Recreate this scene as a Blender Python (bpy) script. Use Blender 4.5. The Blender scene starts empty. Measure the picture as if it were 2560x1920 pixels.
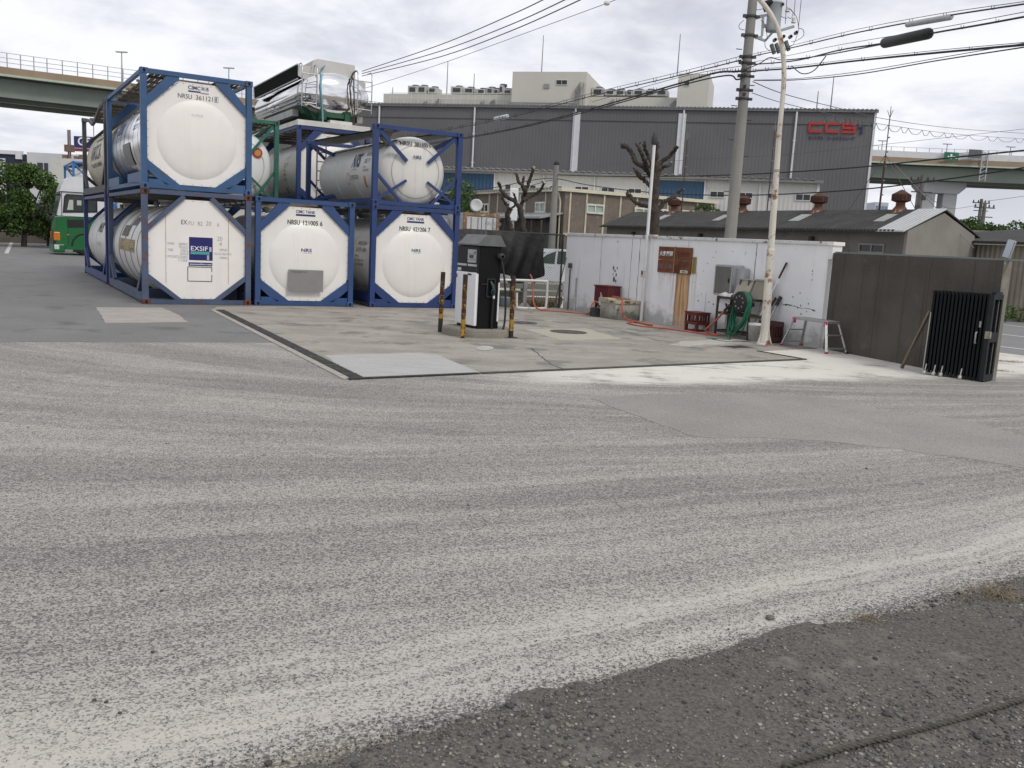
import bpy, bmesh, math, random
import numpy as np
from mathutils import Vector, Matrix
random.seed(7)
D = bpy.data
S = bpy.context.scene
COL = S.collection
PI = math.pi

# ------------------------------------------------------------------ camera
FPX, PITCH, ROLL, CAMH = 2237.7, 0.157, 0.054, 1.838
_c, _s = math.cos(ROLL), math.sin(ROLL)
_f = Vector((0, math.cos(PITCH), -math.sin(PITCH)))
_u0 = Vector((0, math.sin(PITCH), math.cos(PITCH)))
_r0 = Vector((1, 0, 0))
_r = _c*_r0 + _s*_u0
_u = -_s*_r0 + _c*_u0
cd = D.cameras.new("camera"); cam = D.objects.new("camera", cd); COL.objects.link(cam)
M = Matrix((_r, _u, -_f)).transposed().to_4x4(); M.translation = (0, 0, CAMH)
cam.matrix_world = M
cd.sensor_width = 36; cd.lens = FPX/2560*36; cd.clip_end = 4000; cd.clip_start = 0.05
S.camera = cam

# ------------------------------------------------------------------ sun, sky, exposure
SUN_EL, SUN_AZ = math.radians(46), math.atan2(-0.74, 0.67)      # direction to the sun
ld = D.lights.new("sun", 'SUN'); ld.energy = 1.35; ld.angle = math.radians(14); ld.color = (1, .945, .86)
sun = D.objects.new("sun", ld); COL.objects.link(sun)
sdir = Vector((math.cos(SUN_EL)*math.cos(SUN_AZ), math.cos(SUN_EL)*math.sin(SUN_AZ), math.sin(SUN_EL)))
sun.rotation_euler = sdir.to_track_quat('Z', 'Y').to_euler()
sun.location = (0, 0, 60)
S.view_settings.view_transform = 'Standard'; S.view_settings.look = 'None'
S.view_settings.exposure = 0.0; S.view_settings.gamma = 1

def nodes_of(owner):
    owner.use_nodes = True
    nt = owner.node_tree; nt.nodes.clear()
    return nt
class NT:
    def __init__(s, nt): s.nt = nt
    def n(s, typ, **kw):
        nd = s.nt.nodes.new(typ)
        for k, v in kw.items():
            if k in ('ins',):
                for a, b in v.items():
                    if isinstance(b, bpy.types.NodeSocket): s.nt.links.new(b, nd.inputs[a])
                    else: nd.inputs[a].default_value = b
            else: setattr(nd, k, v)
        return nd
    def math(s, op, a, b=0.0, c=0.0, clamp=False):
        nd = s.n('ShaderNodeMath', operation=op, use_clamp=clamp, ins={0: a, 1: b, 2: c}); return nd.outputs[0]
    def mix(s, f, a, b, typ='MIX'):
        nd = s.n('ShaderNodeMix', data_type='RGBA', blend_type=typ, ins={0: f, 6: a, 7: b}); return nd.outputs[2]
    def noise(s, vec, scale, detail=4, rough=.55, dist=0.0, dims='3D'):
        nd = s.n('ShaderNodeTexNoise', noise_dimensions=dims, ins={'Vector': vec, 'Scale': scale, 'Detail': detail, 'Roughness': rough, 'Distortion': dist}); return nd.outputs[0]
    def ramp(s, f, a, b, inv=False):
        nd = s.n('ShaderNodeMapRange', interpolation_type='SMOOTHSTEP', ins={0: f, 1: a, 2: b, 3: 1.0 if inv else 0.0, 4: 0.0 if inv else 1.0}); return nd.outputs[0]
    def vmul(s, v, w):
        nd = s.n('ShaderNodeVectorMath', operation='MULTIPLY', ins={0: v, 1: w}); return nd.outputs[0]
    def sep(s, v): nd = s.n('ShaderNodeSeparateXYZ', ins={0: v}); return nd.outputs
    def comb(s, x, y, z=0.0): return s.n('ShaderNodeCombineXYZ', ins={0: x, 1: y, 2: z}).outputs[0]
def rgb(c): return (c[0], c[1], c[2], 1)

W = D.worlds.new("World"); S.world = W
k = NT(nodes_of(W))
tc = k.n('ShaderNodeTexCoord').outputs['Generated']
sky = k.n('ShaderNodeTexSky', sky_type='NISHITA', sun_disc=False, sun_elevation=SUN_EL, sun_rotation=math.atan2(sdir.x, sdir.y))
x, y, z = k.sep(tc)
zz = k.math('ADD', k.math('MAXIMUM', z, 0.0), .22)
pv = k.comb(k.math('DIVIDE', x, zz), k.math('DIVIDE', y, zz), 0.0)
n1 = k.noise(k.vmul(pv, (1.0, 1.0, 1)), 1.5, 8, .6, .3)
n2 = k.noise(k.n('ShaderNodeVectorMath', operation='ADD', ins={0: pv, 1: (5.3, 2.2, 1.0)}).outputs[0], .85, 6, .55, .2)
cl = k.ramp(n1, .36, .62)
c1 = k.mix(cl, (7.2, 7.4, 8.3, 1), (10.6, 10.65, 11.0, 1))
c1 = k.mix(k.math('MULTIPLY', k.ramp(n2, .52, .64), .85), c1, (5.7, 5.9, 6.7, 1))
hz = k.ramp(z, .0, .10, inv=True)
c1 = k.mix(k.math('MULTIPLY', hz, .45), c1, (9.2, 9.4, 9.9, 1))
colr = k.mix(.93, sky.outputs[0], c1)
bg = k.n('ShaderNodeBackground', ins={0: colr, 1: .098})
k.n('ShaderNodeOutputWorld', ins={0: bg.outputs[0]})

# ------------------------------------------------------------------ pixel rays (2560 x 1920 photograph) -> real points
def ray(px, py): return _r*((px-1280)/FPX) + _u*(-(py-960)/FPX) + _f
def PZ(px, py, z=0.0):
    d = ray(px, py); t = (z-CAMH)/d.z; return Vector((d.x*t, d.y*t, z))
def PY(px, py, Y):
    d = ray(px, py); t = Y/d.y; return Vector((d.x*t, Y, CAMH+d.z*t))
# ------------------------------------------------------------------ materials
MATS = {}
def pmat(name, col, rough=.6, metal=0.0, var=.12, scale=2.5, spot=None, spot_amt=.5, spot_scale=6.0, spot_rough=.85,
         streak=0.0, bump=0.0, bump_scale=60.0, fine=0.0, fine_scale=80.0, spec=.5, stretch=(1, 1, 1), streak_col=None, grime=0.0, wave=None):
    """colour with large soft variation, optional rust or dirt spots, vertical run streaks, fine grain and bump"""
    if name in MATS: return MATS[name]
    m = D.materials.new(name); k = NT(nodes_of(m))
    co = k.n('ShaderNodeTexCoord').outputs['Object']
    v = k.vmul(co, stretch) if stretch != (1, 1, 1) else co
    big = k.noise(v, scale, 5, .6)
    c = k.mix(k.ramp(big, .3, .7), rgb([x*(1-var) for x in col]), rgb([min(1, x*(1+var)) for x in col]))
    r = rough
    if fine:
        fn = k.noise(v, fine_scale, 3, .7)
        c = k.mix(fine, c, k.mix(k.ramp(fn, .35, .65), rgb([x*.45 for x in col]), rgb([min(1, x*1.5) for x in col])))
    if streak:
        sx = k.noise(k.vmul(co, (9, 9, .35)), 1.0, 4, .65)
        sc = streak_col or [x*.4 for x in col]
        c = k.mix(k.math('MULTIPLY', k.ramp(sx, .5, .75), streak), c, rgb(sc))
    if grime:
        gz = k.sep(co)[2]
        gn = k.noise(co, 5.0, 4, .6)
        g = k.ramp(k.math('ADD', gz, k.math('MULTIPLY', k.math('SUBTRACT', gn, .5), .5)), 0.0, .38, inv=True)
        c = k.mix(k.math('MULTIPLY', g, grime), c, (.13, .125, .105, 1))
    if spot:
        sn = k.noise(co, spot_scale, 8, .68)
        th = 1.0-spot_amt
        sf = k.ramp(sn, .28+.42*th, .36+.42*th)
        sv = k.noise(co, spot_scale*4, 4, .6)
        c = k.mix(sf, c, k.mix(sv, rgb([x*.45 for x in spot]), rgb([min(1, x*1.4) for x in spot])))
        r = k.mix(sf, (rough,)*3+(1,), (spot_rough,)*3+(1,))
        if metal:
            metal = k.math('MULTIPLY', k.math('SUBTRACT', 1.0, sf), metal)
    b = k.n('ShaderNodeBsdfPrincipled', ins={'Base Color': c, 'Roughness': r, 'Metallic': metal, 'Specular IOR Level': spec})
    if bump or wave:
        if wave:      # corrugation along an object axis: (axis, period)
            a = k.sep(co)[wave[0]]
            h = k.math('SINE', k.math('MULTIPLY', a, 2*PI/wave[1]))
            bp = k.n('ShaderNodeBump', ins={'Strength': 1.0, 'Distance': wave[2], 'Height': h})
        else:
            h = k.noise(v, bump_scale, 4, .6)
            bp = k.n('ShaderNodeBump', ins={'Strength': bump, 'Distance': .02, 'Height': h})
        k.nt.links.new(bp.outputs[0], b.inputs['Normal'])
    k.n('ShaderNodeOutputMaterial', ins={0: b.outputs[0]})
    MATS[name] = m
    return m

# ------------------------------------------------------------------ mesh builder
class MB:
    def __init__(s): s.v = []; s.f = []; s.mi = []; s.sm = []; s.mats = []
    def m(s, mat):
        if mat not in s.mats: s.mats.append(mat)
        return s.mats.index(mat)
    def add(s, vs, fs, mat=None, smooth=False):
        o = len(s.v); s.v += [tuple(p) for p in vs]
        i = s.m(mat) if mat is not None else 0
        for f in fs: s.f.append(tuple(o+q for q in f)); s.mi.append(i); s.sm.append(smooth)
        return s
    def box(s, c, d, mat=None, rz=0.0, bev=0.0, mx=None):
        hx, hy, hz = d[0]/2, d[1]/2, d[2]/2
        if bev and min(d) > 2.2*bev:
            bm = bmesh.new(); bmesh.ops.create_cube(bm, size=1)
            bmesh.ops.scale(bm, vec=d, verts=bm.verts)
            bmesh.ops.bevel(bm, geom=bm.edges[:], offset=bev, segments=2, affect='EDGES', profile=.5)
            bm.verts.index_update()
            vs = [Vector(q.co) for q in bm.verts]; fs = [[q.index for q in f.verts] for f in bm.faces]; bm.free()
        else:
            vs = [Vector((a*hx, b*hy, e*hz)) for e in (-1, 1) for b in (-1, 1) for a in (-1, 1)]
            fs = [(0, 2, 3, 1), (4, 5, 7, 6), (0, 1, 5, 4), (2, 6, 7, 3), (0, 4, 6, 2), (1, 3, 7, 5)]
        R = mx if mx is not None else Matrix.Rotation(rz, 3, 'Z')
        return s.add([R @ q + Vector(c) for q in vs], fs, mat)
    def bar(s, a, b, w, h=None, mat=None, up=(0, 0, 1), bev=0.0):
        a, b = Vector(a), Vector(b); d = (b-a); L = d.length
        if L < 1e-6: return s
        y = d/L; u = Vector(up)
        if abs(y.dot(u)) > .98: u = Vector((1, 0, 0)) if abs(y.x) < .9 else Vector((0, 1, 0))
        x = y.cross(u).normalized(); zz = x.cross(y)
        R = Matrix((x, y, zz)).transposed()
        return s.box((a+b)/2, (w, L, h or w), mat, mx=R, bev=bev)
    def tube(s, pts, r, seg=8, mat=None, cap=True, smooth=True):
        pts = [Vector(p) for p in pts]; n = len(pts)
        rs = r if isinstance(r, (list, tuple)) else [r]*n
        vs = []; fs = []; px = None
        for i, p in enumerate(pts):
            t = (pts[min(i+1, n-1)]-pts[max(i-1, 0)]).normalized()
            if px is None: px = t.orthogonal().normalized()
            px = (px - t*px.dot(t)); px = px.normalized() if px.length > 1e-5 else t.orthogonal().normalized()
            py = t.cross(px)
            for j in range(seg):
                a = 2*PI*j/seg; vs.append(p+px*math.cos(a)*rs[i]+py*math.sin(a)*rs[i])
        for i in range(n-1):
            for j in range(seg):
                fs.append((i*seg+j, i*seg+(j+1) % seg, (i+1)*seg+(j+1) % seg, (i+1)*seg+j))
        s.add(vs, fs, mat, smooth)
        if cap: s.add(vs[:seg], [tuple(range(seg))[::-1]], mat); s.add(vs[-seg:], [tuple(range(seg))], mat)
        return s
    def lathe(s, prof, c=(0, 0, 0), axis='Z', seg=24, mat=None, smooth=True, sx=1.0, sz=1.0):
        """prof: (radius, along) pairs turned about an axis"""
        vs = []; fs = []; n = len(prof)
        for r, t in prof:
            for j in range(seg):
                a = 2*PI*j/seg; p = (r*math.cos(a)*sx, r*math.sin(a)*sz, t)
                if axis == 'Y': p = (p[0], t, p[1])
                elif axis == 'X': p = (t, p[0], p[1])
                vs.append(Vector(p)+Vector(c))
        for i in range(n-1):
            for j in range(seg):
                q = (i*seg+j, i*seg+(j+1) % seg, (i+1)*seg+(j+1) % seg, (i+1)*seg+j)
                fs.append(q if axis != 'Y' else q[::-1])
        return s.add(vs, fs, mat, smooth)
    def prism(s, poly, d0, d1, mat=None, plane='XZ', mx=None, off=(0, 0, 0)):
        """2D outline given a thickness d0..d1 along the missing axis"""
        def P(q, d):
            v = {'XZ': (q[0], d, q[1]), 'XY': (q[0], q[1], d), 'YZ': (d, q[0], q[1])}[plane]
            v = Vector(v); v = mx @ v if mx is not None else v
            return v+Vector(off)
        n = len(poly); vs = [P(q, d0) for q in poly]+[P(q, d1) for q in poly]
        fs = [tuple(range(n)), tuple(range(2*n-1, n-1, -1))]+[(i, i+n, (i+1) % n+n, (i+1) % n) for i in range(n)]
        return s.add(vs, fs, mat)
    def quad(s, a, b, c, d, mat=None): return s.add([a, b, c, d], [(0, 1, 2, 3)], mat)
    def build(s, name, mat=None, parent=None, loc=(0, 0, 0), rz=0.0, recalc=True):
        me = D.meshes.new(name); me.from_pydata([tuple(q) for q in s.v], [], s.f)
        ms = s.mats if s.mats else [mat]
        for q in ms: me.materials.append(q if q is not None else mat)
        if s.mats: me.polygons.foreach_set('material_index', s.mi)
        me.polygons.foreach_set('use_smooth', s.sm)
        if recalc and len(s.f) < 60000:
            bm = bmesh.new(); bm.from_mesh(me); bmesh.ops.recalc_face_normals(bm, faces=bm.faces[:]); bm.to_mesh(me); bm.free()
        me.update()
        o = D.objects.new(name, me); COL.objects.link(o); o.location = loc; o.rotation_euler = (0, 0, rz)
        if parent: o.parent = parent
        return o

def tag(o, label=None, cat=None, group=None, kind=None):
    if label: o['label'] = label
    if cat: o['category'] = cat
    if group: o['group'] = group
    if kind: o['kind'] = kind
    return o
def thing(name, label, cat, loc=(0, 0, 0), rz=0.0, group=None):
    o = D.objects.new(name, None); COL.objects.link(o); o.location = loc; o.rotation_euler = (0, 0, rz); o.empty_display_size = .2
    return tag(o, label, cat, group)
def single(mb, name, mat, label, cat, group=None, base=None):
    """one-mesh thing given in world coordinates: its origin is moved to its base"""
    vs = np.array([tuple(q) for q in s_v(mb)]); lo = vs.min(0); hi = vs.max(0)
    b = Vector(base) if base else Vector(((lo[0]+hi[0])/2, (lo[1]+hi[1])/2, lo[2]))
    mb.v = [tuple(Vector(q)-b) for q in mb.v]
    return tag(mb.build(name, mat, loc=b), label, cat, group)
def s_v(mb): return mb.v
def struct(mb, name, mat): return tag(mb.build(name, mat), kind='structure')
def copy_tree(o, parent=None):
    c = o.copy(); COL.objects.link(c)
    if parent: c.parent = parent
    for ch in list(o.children): copy_tree(ch, c)
    return c

# ------------------------------------------------------------------ lettering
_tc = {}
def glyphs(text, bold=False, shear=0.0):
    key = (text, bold, shear)
    if key in _tc: return _tc[key]
    cu = D.curves.new("text", 'FONT'); cu.body = text; cu.size = 1; cu.fill_mode = 'FRONT'; cu.resolution_u = 3
    cu.shear = shear
    if bold: cu.offset = .022*bold
    ob = D.objects.new("text", cu); COL.objects.link(ob)
    bpy.context.view_layer.update()
    me = ob.evaluated_get(bpy.context.evaluated_depsgraph_get()).to_mesh()
    vs = np.array([tuple(v.co) for v in me.vertices]); fs = [tuple(p.vertices) for p in me.polygons]
    D.objects.remove(ob); D.curves.remove(cu)
    if len(vs) == 0: vs = np.zeros((3, 3)); fs = []
    lo = vs.min(0); hi = vs.max(0)
    vs = (vs-lo)/np.maximum(hi-lo, 1e-6)           # unit box: u, v in 0..1
    asp = float((hi[0]-lo[0])/max(hi[1]-lo[1], 1e-6))
    _tc[key] = (vs[:, :2], fs, asp)
    return _tc[key]
def letter(mb, text, org, right, up, height, width=None, mat=None, bold=False, off=0.0, fn=None, shear=0.0):
    """lettering added to mb: org is the lower left corner, right and up are directions; fn maps (u, v) metres to a point instead"""
    uv, fs, asp = glyphs(text, bold, shear)
    w = width if width else height*asp
    if fn: vs = [fn(a*w, b*height) for a, b in uv]
    else:
        r_, u_ = Vector(right).normalized(), Vector(up).normalized(); nrm = r_.cross(u_)
        o = Vector(org)+nrm*off
        vs = [o+r_*(a*w)+u_*(b*height) for a, b in uv]
    return mb.add(vs, fs, mat)
# ------------------------------------------------------------------ ground
def yard_mat(name, base, dust, kind='yard'):
    m = D.materials.new(name); k = NT(nodes_of(m))
    co = k.n('ShaderNodeTexCoord').outputs['Object']
    x, y, z = k.sep(co)
    wob = k.math('SUBTRACT', k.noise(co, .55, 4, .6), .5)
    # wheel tracks: long bent lanes, the flow lines of vehicles turning through the yard
    lane = k.math('MULTIPLY', k.math('EXPONENT', k.math('MULTIPLY', x, .073)), k.math('ADD', k.math('ADD', y, .315), k.math('MULTIPLY', x, -.849)))
    radw = k.math('ADD', lane, k.math('MULTIPLY', wob, .55))
    ang = k.math('MULTIPLY', x, .085)
    t1 = k.noise(k.comb(k.math('MULTIPLY', radw, 1.6), k.math('MULTIPLY', ang, 1.7), 0), 1.0, 5, .62)
    t2 = k.noise(k.comb(k.math('MULTIPLY', radw, 5.5), k.math('MULTIPLY', ang, 1.9), 4.0), 1.0, 5, .65)
    t3 = k.noise(k.comb(k.math('MULTIPLY', radw, 15.0), k.math('MULTIPLY', ang, 2.2), 9.0), 1.0, 3, .6)
    dusty = k.math('ADD', k.math('MULTIPLY', k.ramp(t1, .34, .66), .74), k.math('MULTIPLY', k.ramp(t2, .32, .7), .36))
    dusty = k.math('ADD', dusty, k.math('MULTIPLY', k.math('SUBTRACT', t3, .5), .45))
    patch = k.noise(co, .33, 5, .6)
    dusty = k.math('ADD', dusty, k.math('MULTIPLY', k.math('SUBTRACT', patch, .5), .7))
    # dust drifted along the gravel edge and along the slab
    d1 = k.math('MULTIPLY', k.math('SUBTRACT', k.math('SUBTRACT', y, k.math('MULTIPLY', x, .6)), 3.3), .857)
    w1 = k.math('ADD', d1, k.math('MULTIPLY', wob, .75))
    bandA = k.ramp(w1, .25, 1.25, inv=True)
    e = k.math('ADD', k.math('MULTIPLY', k.math('ADD', x, 2.04), .563), k.math('MULTIPLY', k.math('SUBTRACT', y, 11.26), -.826))
    al = k.math('ADD', k.math('MULTIPLY', k.math('ADD', x, 2.04), .826), k.math('MULTIPLY', k.math('SUBTRACT', y, 11.26), .563))
    e = k.math('SUBTRACT', e, k.math('MULTIPLY', k.math('MAXIMUM', k.math('SUBTRACT', al, 3.0), 0.0), .17))
    we = k.math('ADD', k.math('ADD', e, k.math('MULTIPLY', wob, 1.1)), k.math('MULTIPLY', k.math('SUBTRACT', t2, .5), 1.2))
    bandB = k.math('MULTIPLY', k.ramp(we, .75, 1.55, inv=True), k.math('MULTIPLY', k.ramp(al, 1.2, 4.2), k.ramp(al, 14.2, 16.5, inv=True)))
    bandB = k.math('MULTIPLY', bandB, k.ramp(k.math('ADD', k.noise(co, 1.3, 5, .65), k.math('MULTIPLY', k.math('SUBTRACT', t2, .5), .6)), .26, .54))
    tot = k.math('ADD', k.math('MULTIPLY', k.math('SUBTRACT', dusty, .06), .62), k.math('MULTIPLY', bandA, k.math('ADD', .24, k.math('MULTIPLY', k.ramp(t2, .3, .66), .5))), clamp=True)
    tot = k.math('ADD', tot, k.math('MULTIPLY', bandB, .95), clamp=True)
    fine_dust = k.math('MULTIPLY', bandB, .9)
    # stone tops: dark stones showing through the dust, sharper where the dust is thin
    vo = k.n('ShaderNodeTexVoronoi', ins={'Vector': co, 'Scale': 105.0, 'Randomness': 1.0})
    vr = k.sep(vo.outputs['Color'])[0]
    st = k.noise(co, 150.0, 4, .65); st2 = k.noise(co, 48.0, 3, .6)
    speck = k.math('ADD', k.math('MULTIPLY', st, .6), k.math('MULTIPLY', k.math('MULTIPLY', vr, .45), 1.0))
    speck = k.math('ADD', speck, k.math('MULTIPLY', k.math('SUBTRACT', st2, .5), .10))
    thr = k.math('ADD', k.math('MULTIPLY', tot, -.27), .615)
    thr = k.math('SUBTRACT', thr, k.math('MULTIPLY', fine_dust, .3))
    thr = k.math('ADD', thr, k.math('MULTIPLY', k.ramp(k.math('ADD', d1, k.math('MULTIPLY', k.math('SUBTRACT', st2, .5), .35)), -.02, .20, inv=True), .30))
    cover = k.ramp(k.math('SUBTRACT', speck, thr), -.23, .19)
    aspc = k.mix(vr, rgb([q*.8 for q in base]), rgb([q*1.35 for q in base]))
    tint = k.mix(k.ramp(k.noise(co, .5, 3, .5), .35, .65), rgb(dust), rgb((dust[0]*.93, dust[1]*.94, dust[2]*.97)))
    tint = k.mix(k.math('MULTIPLY', tot, .85), rgb([q*.66 for q in dust]), tint)
    tint = k.mix(k.math('MULTIPLY', bandB, .8), tint, (.70, .67, .61, 1))
    c = k.mix(cover, aspc, tint)
    oil = k.math('MULTIPLY', k.ramp(k.noise(co, .8, 6, .7), .60, .74), k.ramp(bandB, .2, .6, inv=True))
    c = k.mix(k.math('MULTIPLY', oil, .38), c, (.10, .095, .09, 1))
    c = k.mix(k.math('MULTIPLY', k.math('MULTIPLY', k.ramp(t2, .36, .26), k.ramp(t1, .6, .4)), .3), c, (.11, .108, .105, 1))
    c = k.mix(k.math('MULTIPLY', k.ramp(w1, -.1, .12, inv=True), .45), c, (.30, .25, .19, 1))
    b = k.n('ShaderNodeBsdfPrincipled', ins={'Base Color': c, 'Roughness': .9, 'Specular IOR Level': .25})
    bp = k.n('ShaderNodeBump', ins={'Strength': .55, 'Distance': .006, 'Height': speck})
    k.nt.links.new(bp.outputs[0], b.inputs['Normal'])
    k.n('ShaderNodeOutputMaterial', ins={0: b.outputs[0]})
    return m
yard = yard_mat('dusty asphalt', (.140, .137, .132), (.565, .53, .475))

def flat(poly, z, name, mat, n=0, jitter=0.0):
    """a ground sheet; jitter roughens its outline"""
    pts = [Vector((p[0], p[1], z)) for p in poly]
    if jitter:
        rnd = random.Random(name); out = []
        for i, p in enumerate(pts):
            q = pts[(i+1) % len(pts)]; L = (q-p).length; m_ = max(1, int(L/.12)); nv = Vector((-(q-p).y, (q-p).x, 0)).normalized()
            w = 0
            for j in range(m_):
                w = w*.7+rnd.uniform(-1, 1)*jitter
                out.append(p.lerp(q, j/m_)+nv*w*(0 if j == 0 else 1))
        pts = out
    b = MB(); n_ = len(pts); b.add(pts+[Vector((p.x, p.y, -.004)) for p in pts], [tuple(range(n_))]+[(i, (i+1) % n_, n_+(i+1) % n_, n_+i) for i in range(n_)], mat)
    return struct(b, name, mat)
G = lambda pts, z=0.0: [PZ(a, b, z) for a, b in pts]

b = MB(); R_ = 1500
b.add([(-R_, -R_, 0), (R_, -R_, 0), (R_, R_, 0), (-R_, R_, 0)], [(0, 1, 2, 3)])
struct(b, 'yard_ground', yard)

conc = pmat('yard concrete', (.315, .29, .25), .9, var=.24, scale=.9, fine=.35, fine_scale=45, spot=(.19, .18, .165), spot_amt=.40, spot_scale=1.0, stretch=(1, 1.6, 1), bump=.15)
old_asph = pmat('old asphalt', (.185, .182, .178), .92, var=.14, scale=.7, fine=.45, fine_scale=70, spot=(.13, .128, .125), spot_amt=.35, spot_scale=1.1, bump=.3, bump_scale=120)
# old asphalt beyond the joint and under the containers
flat([(-45, 2.2), (-7.5, 12.95), (-4.2, 14.5), (-3.97, 14.57), (-6.75, 19.72), (-6.9, 20.6), (-2, 24), (1.2, 28), (-3, 33), (-30, 66), (-60, 50)], .004, 'old_asphalt', old_asph)
# concrete pad of the filling point
slab_poly = [(-6.65, 19.78), (-2.04, 11.26), (-.47, 12.36), (5.35, 16.3), (4.72, 17.3), (6.3, 18.5), (1.36, 26.1), (.6, 27.2), (-1.5, 27), (-6.9, 20.6)]
flat(slab_poly, .006, 'concrete_pad', conc)
palec = pmat('pale concrete', (.44, .42, .38), .9, var=.1, scale=2, fine=.3, fine_scale=60)
newc = pmat('new concrete', (.40, .40, .385), .9, var=.1, scale=1.6, fine=.35, fine_scale=50, stretch=(1, 4, 1))
flat(G([(240, 769), (405, 770), (440, 785), (470, 806), (262, 808)]), .009, 'concrete_patch', pmat('patch concrete', (.36, .33, .30), .9, var=.12, scale=2, fine=.3), jitter=.02)
flat(G([(812, 890), (1050, 883), (1098, 890), (1196, 932), (884, 944)]), .010, 'concrete_patch', newc, jitter=.008)
flat(G([(1310, 824), (1465, 822), (1556, 849), (1400, 851)]), .010, 'concrete_patch', pmat('cream concrete', (.41, .38, .305), .9, var=.07, scale=3, fine=.2), jitter=.008)
flat(G([(1672, 862), (1710, 854), (1800, 848), (1880, 850), (1800, 862), (1760, 862), (1720, 868)]), .010, 'concrete_patch', palec, jitter=.05)
# smoother repaved field on the right
flat(G([(1477, 997), (1560, 989), (1650, 985), (1801, 984), (1925, 987), (2050, 991), (2150, 1010), (2240, 1037), (2322, 1037), (2440, 1058), (2700, 1125), (2700, 1200), (2560, 1172), (2470, 1155), (2380, 1141), (2235, 1121), (2032, 1101), (1880, 1094), (1743, 1092), (1660, 1066), (1604, 1043)]),
     .004, 'repaved_asphalt', pmat('repaved asphalt', (.275, .262, .242), .92, var=.22, scale=.7, fine=.6, fine_scale=90, bump=.3, bump_scale=120), jitter=.035)

# ------------------------------------------------------------------ drain channel round the pad (open grate, dark)
drain_m = pmat('drain iron', (.022, .022, .021), .85, var=.4, scale=8, spot=(.10, .09, .075), spot_amt=.3, spot_scale=9)
kerb_m = pmat('drain kerb concrete', (.30, .29, .27), .9, var=.25, scale=5, fine=.3)
A_, B_, C_ = Vector((-6.65, 19.78, 0)), Vector((-2.04, 11.26, 0)), Vector((5.35, 16.3, 0))
dr = thing('drain_channel', 'narrow black drain channel edging the concrete filling pad', 'drain', B_)
def strip(a, b_, w, z, mat, name, side=0.0, h=.012):
    d = (b_-a).normalized(); nv = Vector((-d.y, d.x, 0))
    q = MB(); a2 = a+nv*side-B_; b2 = b_+nv*side-B_
    q.bar(a2+Vector((0, 0, z)), b2+Vector((0, 0, z)), w, h)
    return q.build(name, mat, dr)
dl = (B_-A_).normalized(); dn = (C_-B_).normalized()
strip(A_, B_-dl*.02, .17, .010, drain_m, 'grating', .10)
strip(B_-dn*.05, B_+dn*1.9, .09, .0105, drain_m, 'grating', .02)
strip(B_+dn*1.95, C_, .085, .0105, pmat('worn channel', (.07, .065, .058), .9, var=.5, scale=5, fine=.4), 'grating', .02, .014)
strip(C_+Vector((0, 0, 0)), Vector((4.72, 17.3, 0)), .06, .0105, drain_m, 'grating', .0)
q = MB()
for i in range(12):
    p = A_.lerp(B_, (i+.5)/12)-B_; nv = Vector((-dl.y, dl.x, 0))
    q.bar(p+Vector((0, 0, .0165)), p+nv*.2+Vector((0, 0, .0165)), .02, .004)
q.build('cross_bar', pmat('cross bar iron', (.10, .095, .085), .85, var=.3), dr)
# kerb edge: worn concrete lip beside the channel
strip(A_, B_, .10, .008, pmat('worn lip', (.36, .33, .29), .9, var=.2, scale=6, fine=.3), 'kerb_lip', -.06)

def manhole(c, r, label, z=.012, ribs=True):
    t = thing('manhole_cover', label, 'manhole cover', c)
    q = MB(); q.lathe([(r, 0), (r, z+.004), (r*.93, z+.004), (r*.92, z), (0, z)], seg=36, mat=None)
    q.build('frame', pmat('manhole iron', (.07, .065, .058), .8, var=.3, scale=14, spot=(.16, .13, .10), spot_amt=.35), t)
    if ribs:
        q = MB()
        for i in range(-9, 10):
            yy = i*r*.098; xx = math.sqrt(max(0, (r*.9)**2-yy*yy)); q.box((0, yy, z+.003), (2*xx, r*.05, .008))
        q.build('rib_pattern', pmat('rib iron', (.11, .10, .09), .75, var=.3, scale=14), t)
    else:
        q = MB()
        for sx_ in (-.12, .12): q.box((sx_, 0, z+.002), (.07, .05, .005))
        q.build('lift_slots', pmat('slot black', (.01, .01, .01), .9), t)
manhole(PZ(1421, 831), .40, 'ribbed round manhole cover set in a cream concrete square')
manhole(PZ(1308, 808), .33, 'plain grey round manhole cover beside the yellow bollard', ribs=False)
# square iron drain lids near the hose rack
for px, py, w, d, lab in ((1845, 868, .62, .42, 'black open square drain lid before the rusty lamp post'), (1830, 851, .75, .4, 'grey square lid flush in the pale patch under the green hose')):
    t = thing('floor_hatch', lab, 'drain lid', PZ(px, py, .008), -.98)
    q = MB(); q.box((0, 0, .003), (d, w, .008)); q.build('lid', drain_m if 'black' in lab else palec, t)
    q = MB()
    for s1 in (-1, 1): q.box((s1*d/2, 0, .004), (.03, w+.03, .012)); q.box((0, s1*w/2, .004), (d-.03, .03, .012))
    q.build('frame', kerb_m if 'black' in lab else drain_m, t)

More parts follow.
